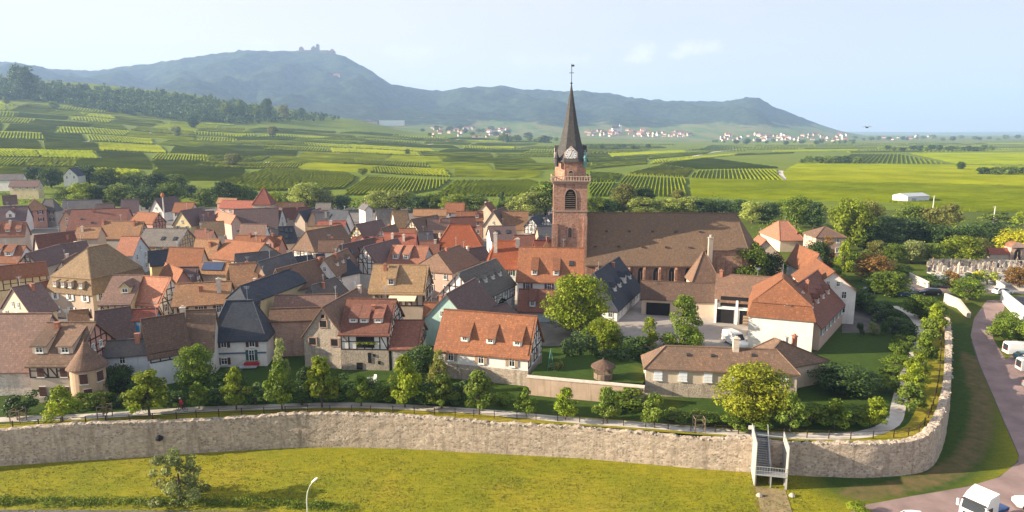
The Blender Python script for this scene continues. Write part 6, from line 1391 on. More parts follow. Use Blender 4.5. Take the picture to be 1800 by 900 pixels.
def xarm(t, h): b = MB(); b.box((0,0,h-.4), (1.6,.12,.12)); [b.lathe((x,0,h-.34), [(.06,0),(.06,.22)], 6) for x in (-.7,0,.7)]; b.build('cross_arm', M('concrete'), t)
def mtop(t, h): b = MB(); b.lathe((0,0,h-1.4), [(.55,0),(.7,.5),(.5,1.5),(.1,1.7)], 10); b.build('nest', M('orange_paint'), t)
for u, v0, v1, lb in ((1640,366,344,'tall pale utility pole right of the field hall'),(1746,392,362,'pale utility pole nearer the right edge above the chapel')):
    p = on_terrain(u, v0); pole('utility_pole', lb, 'utility pole', p, (v0-v1)*p.y/F, .22, M('concrete'), xarm)
p = pt(290, 392, 4.0); pole('mast', 'tall thin pale mast with orange tip above the back roofs', 'mast', p, (392-340)*p.y/F, .28, M('concrete'), mtop)
t = thing('stone_pillar', 'slim pale stone pillar at the cemetery corner', 'pillar', pt(1682,500,3.9)); b = MB(); b.lathe((0,0,0), [(.5,-.3),(.5,.6),(.34,.7),(.26,4.6),(.4,4.7),(.05,5.6)], 8); b.build('shaft', WM('retain'), t)
def chapel():
    p = pt(1772, 462, 3.9); t = thing('cemetery_chapel', 'small cemetery chapel with arched niche and red roofed wing', 'chapel', p, -.05)
    b = MB(); b.box((1.2,0,2.0), (3.6,3,5.0)); b.lathe((1.2,-1.5,4.5), [(1.8,0),(1.8,0)], 4, 0); b.build('wall', WM('pink'), t)
    b = MB(); n = 12; f = [(1.2+1.8*cos(pi*i/n), -1.5, 4.5+1.5*sin(pi*i/n)) for i in range(n+1)]; k = [(x, 1.5, z) for x, y, z in f]; b.v = f+k
    b.f = [tuple(range(n+1))]+[(i, n+1+i, n+2+i, i+1) for i in range(n)]; b.m = [0]+[1]*n; b.build('arched_gable', [WM('pink'), RM('salmon')], t)
    arch_window('niche', t, (1.2, -1.55, .3), 0, 1.8, 2.6, 3.8)
    w = MB(); w.box((-3.2,.2,1.0), (5.2,2.6,3.4)); w.build('wing_wall', WM('beige'), t)
    r = MB(); r.add([(-6,-1.5,2.6),(-.6,-1.5,2.6),(-.6,.2,4.3),(-6,.2,4.3),(-.6,1.9,2.6),(-6,1.9,2.6)], [(0,1,2,3),(3,2,4,5),(0,3,5),(1,4,2),(0,5,4,1)]); r.build('wing_roof', RM('red'), t, uv=True)
    r = MB(); r.add([(3.0,-1.5,3.2),(6,-1.5,3.2),(6,1.5,3.2),(3.0,1.5,3.2)], [(0,1,2,3)]); r.box((4.5,0,1.4),(3,3,3.4)); r.build('side_wing', WM('pink'), t)
chapel()
def graves():
    rr = random.Random(44); kinds = []
    for i, c in enumerate(((.36,.32,.27),(.46,.41,.35),(.24,.21,.20),(.11,.10,.11),(.38,.29,.22))): plain('gravestone_%s' % 'abcde'[i], c, .6, 0, .2, 2)
    ms = [M('gravestone_%s' % q) for q in 'abcde']
    for k in range(8):
        m1, m2 = ms[k % 5], ms[(k*2+1) % 5]; b = MB(); b.box((0,.9,.16), (1.0,1.9,.34), 0)
        if k % 3 == 0: b.box((0,1.85,.9), (.95,.2,1.6), 1); b.lathe((0,1.85,1.65), [(.42,0),(.3,.25),(.05,.4)], 8, 1, True, 0, 1, .25)
        elif k % 3 == 1: b.box((0,1.85,.45), (.7,.4,.8), 1); b.box((0,1.85,1.6), (.2,.16,1.7), 1); b.box((0,1.85,1.9), (.8,.15,.2), 1)
        else: b.box((0,1.85,.7), (1.25,.22,1.2), 1); b.box((0,1.85,1.4), (.8,.2,.3), 1)
        kinds.append(b.mesh('gravestone', [m1, m2]))
    n = 0
    for r_ in range(11):
        y0 = 172+r_*2.7
        for c in range(44):
            x = 101+c*1.4+rr.uniform(-.3,.3)+(y0-172)*.25; y = y0+rr.uniform(-.4,.4); u, v = proj((x, y, 4))
            if not (1636 < u < 1812) or v > 503-(max(0, 1745-u))*.10 or v < 468 or n > 270 or rr.random() < .13: continue
            o = link('gravestone', rr.choice(kinds)); o.location = (x, y, 4.0); o.rotation_euler = (0,0,rr.uniform(-.08,.08)); o.scale = (rr.uniform(.7,.95),)*2+(rr.uniform(.55,1.15),); n += 1
            tag(o, 'pale weathered gravestone among the crowded graves of the cemetery', 'gravestone', 'gravestones of the cemetery')
graves()
def hall():
    p = on_terrain(1600, 356); t = thing('field_hall', 'low white metal hall with grey roof alone in the vineyards', 'hall', p, .35); b = MB(); b.box((0,0,1.6), (15,9,4.2)); b.build('wall', M('frame_white'), t)
    r = MB(); r.add([(-7.8,-4.8,3.7),(7.8,-4.8,3.7),(7.8,0,5.0),(-7.8,0,5.0),(7.8,4.8,3.7),(-7.8,4.8,3.7)], [(0,1,2,3),(3,2,4,5),(0,3,5),(1,4,2),(0,5,4,1)]); r.build('roof', M('tin'), t); d = MB(); d.box((-3,-4.55,1.4),(3,.1,2.8)); d.build('door', M('zinc'), t)
hall()
# ------------------------------------------------------------------ metal stairs over the wall
def stairs():
    plain('galvanised', (.42,.44,.46), .35, .35, .1); plain('cladding', (.38,.37,.36), .6, 0, .06, .5); plain('tread', (.40,.44,.50), .45, .4)
    p = on_terrain(1354, 858); top = 4.6; mid = 1.5; t = thing('metal_stair', 'pale metal stair with tall side panels climbing over the town wall', 'stairs', (p.x, p.y, p.z), -.23)
    # lower flight goes up to the right behind the landing, upper flight along the left panel to the rampart
    w = 1.55; yl = 1.0; run = 3.3
    for nm, x, y0, y1, z0a, z0b, z1a, z1b in (('side_panel', -1.72, 0, 5.1, -.1, .3, 5.25, 5.45), ('side_panel', .02, .9, 5.1, 1.2, 4.3, 2.5, 5.5), ('side_panel', 1.72, 0, 4.0, -.1, .2, 5.1, 5.25)):
        b = MB(); th = .04
        v = [(x-th,y0,z0a),(x-th,y1,z0b),(x-th,y1,z1b),(x-th,y0,z1a)] if x < -1 else [(x-th,y0,z0a),(x-th,y1,z0b),(x-th,y1,z1b),(x-th,y0,z1a)]
        b.add(v+[(q[0]+2*th,q[1],q[2]) for q in v], [(3,2,1,0),(4,5,6,7),(0,1,5,4),(1,2,6,5),(2,3,7,6),(3,0,4,7)]); b.build(nm, M('cladding'), t)
    n = 17
    for k in range(n):
        f = k/(n-1); b = MB(); b.box((-.85, yl+f*run, mid+(top-mid)*f), (w, .27, .05)); b.build('tread', M('tread'), t)
    b = MB(); b.box((0, .55, mid-.02), (3.4, 1.15, .10)); b.build('landing', M('galvanised'), t)
    b = MB(); b.box((-.85, yl+run+.65, top+.02), (w+.1, 1.3, .08)); b.build('landing', M('galvanised'), t)
    for k in range(8):
        f = k/8; b = MB(); b.box((.87, 3.6-f*2.6, .1+mid*f), (w, .3, .05)); b.build('tread', M('tread'), t)
    for x in (-1.62, .02, 1.62):
        for y in (.12, 1.0):
            b = MB(); b.box((x, y, mid/2-.3), (.12,.12,mid+.6)); b.build('leg', M('galvanised'), t)
    for s in (-1, 1):
        b = MB(); x = -.85+s*w/2; b.bar((x, yl-.1, mid-.1), (x, yl+run+.1, top-.1), .06, .28); b.build('stringer', M('galvanised'), t)
        b = MB(); b.bar((x, yl-.1, mid+.95), (x, yl+run, top+.95), .05); b.bar((x, yl-.1, mid+.5), (x, yl+run, top+.5), .03); b.build('handrail', M('galvanised'), t)
    b = MB(); b.bar((-1.7,0,mid+1.0),(1.7,0,mid+1.0),.05); b.bar((-1.7,0,mid+.5),(1.7,0,mid+.5),.04)
    for k in range(12): b.bar((-1.6+k*.29,0,mid),(-1.6+k*.29,0,mid+1.0),.025)
    b.build('railing', M('galvanised'), t)
    b = MB(); b.bar((-1.7,2.6,5.2),(1.7,2.6,5.2),.07); b.build('crossbar', M('galvanised'), t)
    g = MB(); g.box((0,-3.2,.0),(3.2,6.2,.1)); gp = struct(g.build('path', plain('worn_gravel', (.24,.185,.10), .95, 0, .3, .8))); gp.location = (p.x, p.y, p.z-.01); gp.rotation_euler = (0,0,-.23)
    for x in (-1.9, 1.75):
        o = MB(); o.lathe((0,0,0), [(.3,-.2),(.36,.12),(.2,.34),(.05,.4)], 7); q = o.build('boulder', M('coping_c')); q.location = (p.x+x, p.y-1.8, p.z); tag(q, 'pale boulder left of the stair foot' if x < 0 else 'pale boulder right of the stair foot', 'boulder')
stairs()
# ------------------------------------------------------------------ path fence, saplings, lamp, sign
def path_fence():
    t = thing('path_fence', 'low fence of dark posts and thin rails along the inner edge of the town wall', 'fence'); P = np.array(WL); T = np.gradient(P[:, :2], axis=0); T /= np.linalg.norm(T, axis=1)[:, None]; Nn = np.stack([T[:, 1], -T[:, 0]], 1); prev = None; rl = MB(); d = 0; k = 0
    for i in range(len(P)):
        if i: d += float(np.hypot(*(P[i, :2]-P[i-1, :2])))
        if d >= 2.7*k:
            k += 1; x, y = P[i, :2]-Nn[i]*1.5; b = MB(); b.box((x, y, 4.5), (.09,.09,1.1)); 
            if k < 98: b.build('post', M('timber'), t)
            if prev: 
                for z in (4.95, 4.5): rl.bar((*prev, z), (x, y, z), .035)
            prev = (x, y)
    rl.build('rail', M('timber'), t)
path_fence()
def guard(u, v, lb):
    p = pt(u, v, 4.0); t = thing('tree_guard', lb, 'tree guard', p)
    for x, y in ((-.6,-.6),(.6,-.6),(.6,.6),(-.6,.6)): b = MB(); b.box((x,y,.85),(.09,.09,1.9)); b.build('stake', M('plank'), t)
    b = MB(); 
    for z in (1.0, 1.7): b.box((0,-.6,z),(1.2,.05,.08)); b.box((0,.6,z),(1.2,.05,.08)); b.box((-.6,0,z),(.05,1.14,.08)); b.box((.6,0,z),(.05,1.14,.08))
    b.build('rail', M('plank'), t)
guard(33, 742, 'empty wooden tree guard near the left edge of the path'); guard(185, 735, 'wooden guard round a thin sapling by the round tower'); guard(1228, 757, 'tall wooden guard left of the metal stairs')
tree('young', 185, 735, 698, 14, 'leaf_olive', 'thin dry sapling inside a wooden guard')
def lamp():
    p = on_terrain(544, 960); h = 8.6; plain('lamp_paint', (.55,.60,.50), .4, .2); t = thing('street_lamp', 'curved pale street lamp standing at the bottom of the lawn', 'street lamp', (p.x, p.y, p.z)); 
    zt = 0
    lo, hi = 1, 14
    for _ in range(30):
        m = (lo+hi)/2
        if proj((p.x, p.y, p.z+m))[1] > 846: lo = m
        else: hi = m
    b = MB(); b.tube([(0,0,-.2),(0,0,lo*.72),(.12,0,lo*.84),(.38,0,lo*.93),(.68,0,lo*.985)], [.09,.075,.06,.05,.045], 8); b.build('pole', M('lamp_paint'), t)
    g = MB(); g.lathe((0,0,0), [(.03,-.45),(.13,-.3),(.19,.0),(.15,.3),(.03,.42)], 12, 0, True, 0, .6, 1.0); o = g.build('lamp_head', M('frame_white'), t); o.location = (.86,0,lo*1.0+.12); o.rotation_euler = (0, radians(50), 0)
lamp()
t = thing('info_sign', 'small white sign on a post beside the top of the metal stairs', 'sign', pt(1320,766,4.0)); b = MB(); b.box((0,0,.5),(.07,.07,1.1)); b.build('post', M('metal_dark'), t); b = MB(); b.box((0,-.06,1.1),(.75,.04,.5)); b.build('board', M('frame_white'), t)
# white garden chairs, pavilion, trellis pyramid
for u, lb in ((650,'white plastic garden chair on the shady lawn, left one'),(658,'white plastic garden chair on the shady lawn, right one')):
    t = thing('garden_chair', lb, 'chair', pt(u, 676 if u < 655 else 671, 4.0), .5 if u < 655 else -.4)
    for x in (-.24,.24):
        for y in (-.22,.22): b = MB(); b.box((x,y,.22),(.05,.05,.44)); b.build('leg', M('frame_white'), t)
    b = MB(); b.box((0,0,.45),(.56,.52,.05)); b.build('seat', M('frame_white'), t); b = MB(); b.add([(-.26,.22,.48),(.26,.22,.48),(.22,.36,1.0),(-.22,.36,1.0),(-.26,.27,.48),(.26,.27,.48),(.22,.41,1.0),(-.22,.41,1.0)], [(0,1,2,3),(7,6,5,4),(0,4,5,1),(1,5,6,2),(2,6,7,3),(3,7,4,0)]); b.build('backrest', M('frame_white'), t)
    b = MB(); [b.box((x,0,.68),(.06,.5,.05)) for x in (-.28,.28)]; b.build('armrest', M('frame_white'), t)
t = thing('garden_pavilion', 'round wooden garden pavilion with shallow shingled roof', 'pavilion', pt(1060,664,6.2))
for k in range(8): a = k*pi/4; b = MB(); b.box((1.25*cos(a),1.25*sin(a),.8),(.12,.12,1.8)); b.build('post', M('plank'), t)
b = MB(); b.lathe((0,0,0),[(1.75,1.65),(1.7,1.8),(.9,2.3),(.12,2.7),(.1,2.9)],16); b.build('roof', RM('darkbrown'), t, uv=True); b = MB(); b.lathe((0,0,0),[(1.3,-.1),(1.3,.75),(1.22,.8)],16); b.build('parapet', M('plank'), t)
t = thing('plant_trellis', 'slender green metal trellis pyramid beside the long orange house', 'trellis', pt(968,664,5.0)); b = MB(); [b.bar((.7*x,.7*y,-.3),(0,0,4.4),.07) for x in (-1,1) for y in (-1,1)]
plain('green_metal', (.05,.16,.13), .5)
for z in (.8,1.8,2.8): s = .7*(1-z/4.4); b.bar((-s,-s,z),(s,-s,z),.05); b.bar((-s,s,z),(s,s,z),.05); b.bar((-s,-s,z),(-s,s,z),.05); b.bar((s,-s,z),(s,s,z),.05)
b.build('frame', M('green_metal'), t)
# ------------------------------------------------------------------ vehicles
plain('rubber', (.02,.02,.02), .8); plain('rim', (.45,.46,.48), .35, .7); plain('lamp_glass', (.75,.75,.72), .2, 0, .02); plain('tail_red', (.35,.02,.02), .3)
def paint(name, c):
    m, nt, bs = _nodes('paint_'+name); bs.inputs['Base Color'].default_value = (*c, 1); bs.inputs['Roughness'].default_value = .32; bs.inputs['Coat Weight'].default_value = .5; MATS['paint_'+name] = m
for k, c in dict(white=(.72,.73,.74), silver=(.42,.44,.46), black=(.02,.022,.028), blue=(.02,.06,.20), teal=(.03,.18,.20), grey=(.20,.22,.23), red=(.30,.03,.03)).items(): paint(k, c)
PROF = {  # x, waist z, top z, half width waist, half width top
 'hatch': [(-2.0,.62,.62,.78,.7),(-1.98,.9,.9,.82,.74),(-1.85,.95,1.0,.84,.7),(-1.35,.96,1.44,.86,.62),(-.5,.95,1.5,.87,.64),(.25,.93,1.46,.87,.64),(1.0,.92,.96,.86,.68),(1.7,.82,.84,.82,.68),(2.02,.66,.66,.72,.62)],
 'estate': [(-2.25,.62,.62,.8,.7),(-2.22,.92,.92,.84,.76),(-2.1,.96,1.1,.86,.7),(-1.8,.96,1.42,.87,.64),(-.5,.95,1.5,.88,.66),(.3,.93,1.46,.88,.66),(1.1,.92,.96,.87,.7),(1.95,.80,.82,.83,.68),(2.3,.62,.62,.72,.6)],
 'van': [(-2.7,.7,.7,.92,.88),(-2.68,1.2,2.0,.95,.86),(-2.4,1.2,2.2,.96,.85),(-.5,1.2,2.24,.97,.85),(.9,1.18,2.18,.97,.82),(1.75,1.15,1.22,.95,.8),(2.4,1.0,1.02,.9,.76),(2.65,.72,.72,.8,.7)]}
_car = {}
def car_proto(kind):
    if kind in _car: return _car[kind]
    S_ = PROF[kind]; zb = .28 if kind != 'van' else .34; n = len(S_); body, ws, rw, sl, sr = MB(), MB(), MB(), MB(), MB()
    R_ = [[(x,-w,zb),(x,-w,zw),(x,-wt,zt),(x,wt,zt),(x,w,zw),(x,w,zb)] for x, zw, zt, w, wt in S_]
    cab = [i for i in range(n-1) if max(S_[i][2]-S_[i][1], S_[i+1][2]-S_[i+1][1]) > .25]
    for i in range(n-1):
        a, b = R_[i], R_[i+1]
        body.face([a[0],b[0],b[1],a[1]]); body.face([a[4],b[4],b[5],a[5]]); body.face([a[5],b[5],b[0],a[0]])
        glass_top = i in cab and abs(S_[i][2]-S_[i+1][2]) > .25; body.face([a[2],b[2],b[3],a[3]])
        body.face([a[1],b[1],b[2],a[2]]); body.face([a[3],b[3],b[4],a[4]])
        if glass_top:
            q = [Vector(p) for p in (a[2],b[2],b[3],a[3])]; c = sum(q, Vector())/4; nr = (q[1]-q[0]).cross(q[3]-q[0]).normalized(); nr = nr if nr.z > 0 else -nr
            (ws if S_[i][2] > S_[i+1][2] else rw).face([c+(p-c)*.86+nr*.012 for p in q])
    for sgn, mb in ((-1, sl), (1, sr)):
        for i in cab:
            if kind == 'van' and S_[i][0] < .2: continue
            a, b = R_[i], R_[i+1]; q = [Vector(p) for p in ((a[1],b[1],b[2],a[2]) if sgn < 0 else (a[4],b[4],b[3],a[3]))]; c = sum(q, Vector())/4
            mb.face([c+(p-c)*Vector((.93,.93,.80)) if False else c+Vector(((p-c).x*.94,(p-c).y*.8,(p-c).z*.78))+Vector((0,sgn*.02,.015)) for p in q])
    body.face(R_[0]); body.face(list(reversed(R_[-1])))
    L = S_[-1][0]; wr = .32 if kind != 'van' else .36; wx = (-L*.62, L*.62)
    ty = MB(); ty.lathe((0,0,0), [(wr*.62,-.1),(wr,-.09),(wr,.09),(wr*.62,.1)], 16); rim = MB(); rim.lathe((0,0,0), [(.05,-.115),(wr*.6,-.105),(wr*.6,.105),(.05,.115)], 10)
    hl = MB(); hl.box((0,0,0),(.12,.3,.16))
    _car[kind] = dict(body=body, windscreen=ws.mesh('windscreen', M('glass')), rear_window=rw.mesh('rear_window', M('glass')), sides=[sl.mesh('side_window', M('glass')), sr.mesh('side_window', M('glass'))], tyre=ty.mesh('tyre', M('rubber')), rim=rim.mesh('rim', M('rim')), hl=hl.mesh('headlight', M('lamp_glass')), tl=hl.mesh('tail_light', M('tail_red')), wx=wx, wr=wr, L=L, w=S_[3][3], x0=S_[0][0], hz=S_[-1][1], tz=S_[1][1])
    return _car[kind]
def car(kind, col, label, p, rz, cat='car', group=None):
    P = car_proto(kind); t = thing('parked_van' if kind == 'van' else 'parked_car', label, cat, p, rz, group); link('body', P['body'].mesh('body', M('paint_'+col)), t)
    link('windscreen', P['windscreen'], t); link('rear_window', P['rear_window'], t)
    for s in P['sides']: link('side_window', s, t)
    for x in P['wx']:
        for s in (-1, 1):
            w = link('wheel', P['tyre'], t); w.location = (x, s*(P['w']-.1), P['wr']); w.rotation_euler = (pi/2,0,0); link('rim', P['rim'], w)
    for s in (-1, 1):
        o = link('headlight', P['hl'], t); o.location = (P['L']-.07, s*.55, P['hz']); o = link('tail_light', P['tl'], t); o.location = (P['x0']+.03, s*.66, P['tz']-.1)
    return t
for kind, col, u, v, rz, cat, lb in (('van','white',1795,624,-.12,'van','white panel van, first of the row parked at the right edge'),('estate','teal',1810,634,-.15,'car','dark teal car beside the white panel van'),('hatch','white',1815,641,-.15,'car','white hatchback between teal car and silver van'),('van','silver',1820,654,-.15,'van','silver van in the row parked at the right edge'),
 ('hatch','white',1828,669,-.15,'car','white car right in front of the silver van'),('estate','grey',1828,684,-.15,'car','grey green car nearest the viewer in the parked row'),('hatch','teal',1830,704,-.2,'car','teal car cut by the right edge below the parked row'),
 ('estate','white',1586,512,.1,'car','white car parked under the roadside tree'),('hatch','blue',1588,520,.15,'car','blue car parked in front of the white one by the roadside tree'),('estate','black',1634,518,2.95,'car','black car driving on the street by the long garden wall'),('hatch','black',1524,516,3.0,'car','dark car half hidden behind the curved hedge'),('hatch','white',1762,517,.1,'car','white car at the corner of the long white wall'),
 ('hatch','white',1820,894,2.9,'car','white car cut by the right edge beside the truck'),('hatch','white',1597,926,3.1,'car','white car roof just showing at the bottom edge'),('hatch','teal',644,528,.1,'car','pale teal car parked between timber gable and restaurant')):
    z = 4.02 if u == 644 else None; p = pt(u, v, z) if z else on_terrain(u, v); car(kind, 'white' if u == 644 else col, lb, (p.x, p.y, p.z+.04), rz, cat)
def truck():
    p = on_terrain(1706, 930); t = thing('truck', 'white truck tractor unit with tall cab parked at the bottom right', 'truck', (p.x, p.y, p.z+.04), radians(-62)); t['category'] = 'truck'
    # front looks along -y
    b = MB(); v = [(-1.25,-.1,.5),(1.25,-.1,.5),(1.25,2.2,.5),(-1.25,2.2,.5),(-1.25,-.12,1.9),(1.25,-.12,1.9),(1.25,2.2,1.9),(-1.25,2.2,1.9),(-1.2,.12,2.85),(1.2,.12,2.85),(1.25,2.2,2.85),(-1.25,2.2,2.85),(-1.1,.75,3.55),(1.1,.75,3.55),(1.2,2.2,3.85),(-1.2,2.2,3.85)]
    b.add(v, [(3,2,1,0),(0,1,5,4),(1,2,6,5),(2,3,7,6),(3,0,4,7),(4,5,9,8),(5,6,10,9),(6,7,11,10),(7,4,8,11),(8,9,13,12),(9,10,14,13),(10,11,15,14),(11,8,12,15),(12,13,14,15)]); b.build('cab', M('paint_white'), t)
    g = MB(); g.face([(-1.1,-.12,1.95),(1.1,-.12,1.95),(1.08,.09,2.75),(-1.08,.09,2.75)]); g.build('windscreen', M('glass'), t)
    for s in (-1, 1): g = MB(); g.face([(s*1.262,.35,1.95),(s*1.262,1.15,1.95),(s*1.25,1.15,2.65),(s*1.225,.4,2.65)]); g.build('side_window', M('glass'), t)
    v = MB(); v.box((0,-.02,2.95),(2.2,.5,.06)); v.build('sun_visor', M('metal_dark'), t); gr = MB(); gr.box((0,-.14,1.25),(1.7,.06,.8)); gr.build('grille', M('metal_dark'), t)
    for s in (-1, 1):
        h = MB(); h.box((s*.9,-.14,.75),(.45,.08,.25)); h.build('headlight', M('lamp_glass'), t); m = MB(); m.box((s*1.48,-.05,2.3),(.22,.16,.7)); m.build('mirror', M('paint_white'), t)
    c = MB(); c.box((0,3.4,.75),(.9,5.6,.35)); c.box((0,4.2,1.05),(1.1,1.2,.2)); c.build('chassis', M('paint_blue'), t)
    for y in (.75, 4.4):
        for s in (-1, 1):
            w = MB(); w.lathe((0,0,0),[(.32,-.18),(.5,-.16),(.5,.16),(.32,.18)],16); o = w.build('wheel', M('rubber'), t); o.location = (s*1.05,y,.5); o.rotation_euler = (0,pi/2,0)
            r = MB(); r.lathe((0,0,0),[(.05,-.2),(.3,-.19),(.3,.19),(.05,.2)],10); r.build('rim', M('rim'), o)
truck()
p = pt(1292, 606, 4.02); car('van', 'white', 'white pickup like van parked on the courtyard behind the low house chimney', p, -1.3, 'van')
# ------------------------------------------------------------------ cyclists
plain('skin', (.50,.30,.22), .6, 0, .05); plain('red_shirt', (.45,.04,.04), .8, 0, .1); plain('pale_shirt', (.55,.56,.58), .8, 0, .1); plain('dark_cloth', (.05,.05,.06), .9); plain('helmet', (.65,.65,.65), .4)
def cyclist(u, v, lb, lb2, shirt, rz):
    p = pt(u, v, 4.02); t = thing('bicycle', lb2, 'bicycle', p, rz)
    for x in (-.52,.52):
        w = MB(); n = 20; w.tube([(x+.34*cos(2*pi*i/n), 0, .35+.34*sin(2*pi*i/n)) for i in range(n+1)], .022, 5)
        for k in range(6): a = k*pi/6; w.bar((x-.33*cos(a),0,.35-.33*sin(a)),(x+.33*cos(a),0,.35+.33*sin(a)),.008)
        w.build('wheel', M('rubber'), t)
    f = MB(); [f.bar(a, b, .035) for a, b in (((-.52,0,.35),(-.1,0,.32)),((-.1,0,.32),(-.2,0,.9)),((-.52,0,.35),(-.18,0,.78)),((-.18,0,.78),(.36,0,.82)),((-.1,0,.32),(.38,0,.72)),((.36,0,.95),(.52,0,.35)))]; f.build('frame', M('metal_dark'), t)
    h = MB(); h.bar((.34,-.26,1.0),(.34,.26,1.0),.03); h.build('handlebar', M('metal_dark'), t); s = MB(); s.box((-.21,0,.94),(.26,.14,.06)); s.build('saddle', M('dark_cloth'), t)
    me = bpy.data.meshes.new('person'); J = [(-.18,0,1.0),(-.08,0,1.22),(.06,0,1.45),(.12,0,1.56),(.16,0,1.66),(.19,0,1.76)]; E_ = [(0,1),(1,2),(2,3),(3,4),(4,5)]; rad = [.14,.135,.15,.065,.09,.085]
    def ch(a, pts, rs):
        for q, r_ in zip(pts, rs): J.append(q); rad.append(r_); E_.append((a, len(J)-1)); a = len(J)-1
    for s in (-1, 1):
        ch(2, [(.08,s*.19,1.42),(.20,s*.22,1.2),(.34,s*.2,1.04),(.38,s*.2,1.02)], [.065,.045,.035,.03])
        ch(0, [(-.12,s*.1,.98),(.14,s*.11,.78 if s < 0 else .9),(-.02,s*.1,.36 if s < 0 else .55),(.08,s*.1,.30 if s < 0 else .48)], [.095,.07,.045,.035])
    me.from_pydata(J, E_, []); o = link('person', me); o.location = p; o.rotation_euler = (0,0,rz); me.materials.append(M(shirt)); sv = me.skin_vertices
    md = o.modifiers.new('skin', 'SKIN'); 
    for i, r_ in enumerate(rad): me.skin_vertices[0].data[i].radius = (r_, r_)
    me.skin_vertices[0].data[0].use_root = True; o.modifiers.new('sub', 'SUBSURF').levels = 1
    tag(o, lb, 'person'); hh = MB(); hh.lathe((.19,0,1.76),[(.12,.0),(.125,.06),(.07,.13),(.01,.15)],12); hh.build('helmet', M('helmet'), o)
    fc = MB(); fc.lathe((.20,0,1.66),[(.03,-.07),(.085,-.02),(.095,.05),(.08,.1)],10); fc.build('face', M('skin'), o)
    for s in (-1, 1):
        q = MB(); yk, kz = (.11, .78 if s < 0 else .9), 0; q.tube([(-.16,s*.1,.98),(.14,s*.11,yk[1])],[.12,.088],8); q.build('shorts', M('dark_cloth'), o)
cyclist(320, 723, 'cyclist in a red shirt bent over the handlebar on the path', 'dark bicycle ridden by the cyclist in red', 'red_shirt', 2.9)
cyclist(249, 727, 'cyclist in pale top half hidden by the broad young tree', 'dark bicycle ridden by the cyclist in pale top', 'pale_shirt', .15)
def bird():
    d = ray(1524, 224); p = Vector((0,0,CZ))+d*85; t = thing('bird', 'dark bird gliding over the plain right of the mountain', 'bird', p, .5); b = MB(); b.lathe((0,0,0), [(.01,-.3),(.06,-.2),(.085,0),(.05,.2),(.03,.27),(.005,.33)], 8); o = b.build('body', M('dark_cloth'), t); o.rotation_euler = (0, pi/2, 0)
    for s in (-1, 1):
        w = MB(); v = [(-.1,0,.02),(.1,0,.02),(.14,s*.3,.14),(-.02,s*.32,.13),(.02,s*.72,.02)]; w.add(v+[(x,y,z+.012) for x,y,z in v], [(0,1,2,3),(3,2,4),(8,7,6,5),(9,7,8),(0,5,6,1),(1,6,7,2),(2,7,9,4),(4,9,8,3),(3,8,5,0)]); w.build('wing', M('dark_cloth'), t)
bird()
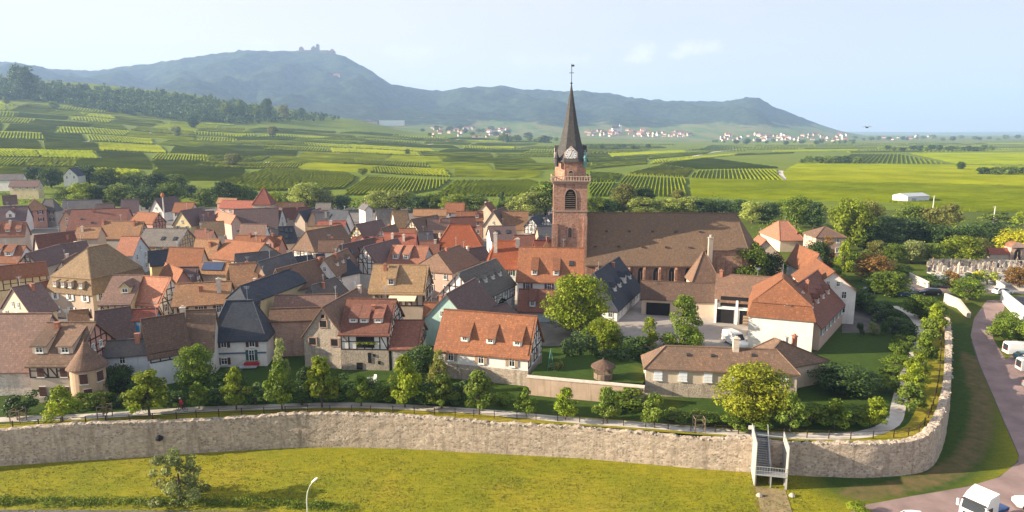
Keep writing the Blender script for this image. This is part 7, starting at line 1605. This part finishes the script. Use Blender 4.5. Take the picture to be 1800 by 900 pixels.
# ------------------------------------------------------------------ far villages and the castle
def far():
    rr = random.Random(8); ms = []; wl = [WM('white'), WM('cream'), WM('pink')]; rl = [RM('red'), RM('orange'), RM('brown'), RM('salmon'), RM('redbrown')]
    for k in range(8):
        b = MB(); L, w, e, r = rr.uniform(6,10), rr.uniform(4,5.5), rr.uniform(4.5,7), 0; r = e+w*.95
        b.box((0,0,e/2-1),(2*L,2*w,e+2),0); b.add([(-L-.4,-w-.5,e-.3),(L+.4,-w-.5,e-.3),(L+.4,0,r),(-L-.4,0,r),(L+.4,w+.5,e-.3),(-L-.4,w+.5,e-.3)], [(0,1,2,3),(3,2,4,5)], 1); b.add([(-L,-w,e),(L,-w,e),(L,w,e),(-L,w,e),(-L,0,r-.3),(L,0,r-.3)], [(0,4,3),(1,2,5)], 0)
        ms.append(b.mesh('village_house', [wl[k % 3], rl[k % 5]], uv=True))
    def village(n, u0, u1, v0, v1, label, group, cen=None, sc=1.0):
        for i in range(n):
            u = rr.gauss((u0+u1)/2, (u1-u0)/4) if cen else rr.uniform(u0, u1); u = min(max(u, u0), u1); p = on_terrain(u, rr.uniform(v0, v1))
            if p is None or p.y > 4500: continue
            o = link('village_house', rr.choice(ms)); o.location = p; o.rotation_euler = (0,0,rr.uniform(-.9,.9)); s = rr.uniform(.8,1.3)*sc*p.y/2100; o.scale = (s*.9, s*.9, s); tag(o, label, 'house', group)
    village(48, 752, 905, 226, 243, 'tiny red roofed house of the far village left of the spire', 'houses of the far village left of the spire', sc=.75)
    village(40, 1022, 1130, 230, 240, 'tiny pale house of the far village right of the spire', 'houses of the far village right of the spire', True, .8)
    village(34, 1105, 1215, 234, 241, 'tiny orange roofed house of the straight far village row', 'houses of the straight far village row', sc=.75)
    village(72, 1268, 1490, 238, 249, 'tiny pale house of the far village under the last hill', 'houses of the far village under the last hill', sc=.7)
    village(16, 1550, 1640, 240, 246, 'tiny building of the most distant village on the plain', 'buildings of the most distant village', sc=.6)
    p = on_terrain(672, 220)
    t = thing('winery', 'long white and pink winery building on the far slope', 'building', p, .1); s = p.y/2100*1.6
    b = MB(); b.box((-30*s,0,3*s),(40*s,14*s,8*s)); b.build('wall', WM('pink'), t); b = MB(); b.box((18*s,4*s,4*s),(46*s,16*s,10*s)); b.build('hall', M('frame_white'), t); b = MB(); b.box((-30*s,0,7.5*s),(42*s,16*s,1.2*s)); b.build('roof', RM('salmon'), t)
    p = on_terrain(1082, 233); s = p.y/2000; t = thing('village_church', 'white church with spire above the far village right of the spire', 'church', p, .2)
    b = MB(); b.box((0,0,6*s),(22*s,10*s,14*s)); b.add([(-12*s,-6*s,12*s),(12*s,-6*s,12*s),(12*s,0,20*s),(-12*s,0,20*s),(12*s,6*s,12*s),(-12*s,6*s,12*s)], [(0,1,2,3),(3,2,4,5),(0,3,5),(1,4,2)], 1); b.build('nave', [M('frame_white'), RM('brown')], t)
    b = MB(); b.box((14*s,0,10*s),(6*s,6*s,24*s)); b.lathe((14*s,0,22*s),[(4.4*s,0),(.1,9*s)],4,1,True,pi/4); b.build('tower', [M('frame_white'), RM('slate')], t)
    # castle on the summit
    p = on_terrain(556, 92) or on_terrain(556, 94); t = thing('castle', 'small castle with square keep on the summit of the highest mountain', 'castle', (p.x, p.y+30, p.z-8))
    cm = plain('castle_stone', (.16,.12,.10), .95)
    for nm, x, w, h in (('keep',4,17,62),('wall',-60,70,26),('wall',50,60,24),('bastion',-112,26,40),('bastion',104,40,16),('palace',-24,34,38)):
        b = MB(); b.box((x,0,h/2-10),(w,30,h+20)); 
        if nm in ('keep','palace','bastion'): b.lathe((x,0,h),[(w*.72,0),(w*.05,w*.5)],4,1,True,pi/4)
        b.build(nm, [cm, RM('redbrown')], t)
    p = on_terrain(592, 136); t = tag(link('summit_house', ms[0]), 'white building on the flank of the castle mountain', 'house'); t.location = p; t.scale = (2.6,2,2.2)
far()
def roof_clutter():
    """aerials and dishes of the town"""
    rr = random.Random(21)
    for i, H in enumerate(HOUSES):
        if H.a.y > 260 or rr.random() < .45: continue
        s = rr.uniform(.15,.85); x = s*H.ln; b = MB(); h = rr.uniform(1.4,2.6); b.bar((x,0,H.zr-.1),(x,0,H.zr+h),.05)
        for k in range(4): b.bar((x-.5+.06*k,0,H.zr+h-.12*k),(x+.5-.06*k,0,H.zr+h-.12*k),.03)
        b.build('aerial', M('zinc'), H.roof)
        if rr.random() < .7:
            s2 = rr.uniform(.1,.9); t = rr.uniform(.55,.9); c = MB(); hh = rr.uniform(.7,1.3); y = -H.sy*H.hw*(1-t) if rr.random() < .4 else H.sy*H.hw*(1-t); z = H.ze+(H.zr-H.ze)*t
            c.box((s2*H.ln,y,z+hh/2-.4),(.6,.5,hh+.8)); c.box((s2*H.ln,y,z+hh+.04),(.75,.65,.1)); c.build('chimney', M(rr.choice(('chimney_brick','chimney_brick','chimney_plaster'))), H.roof)
roof_clutter()
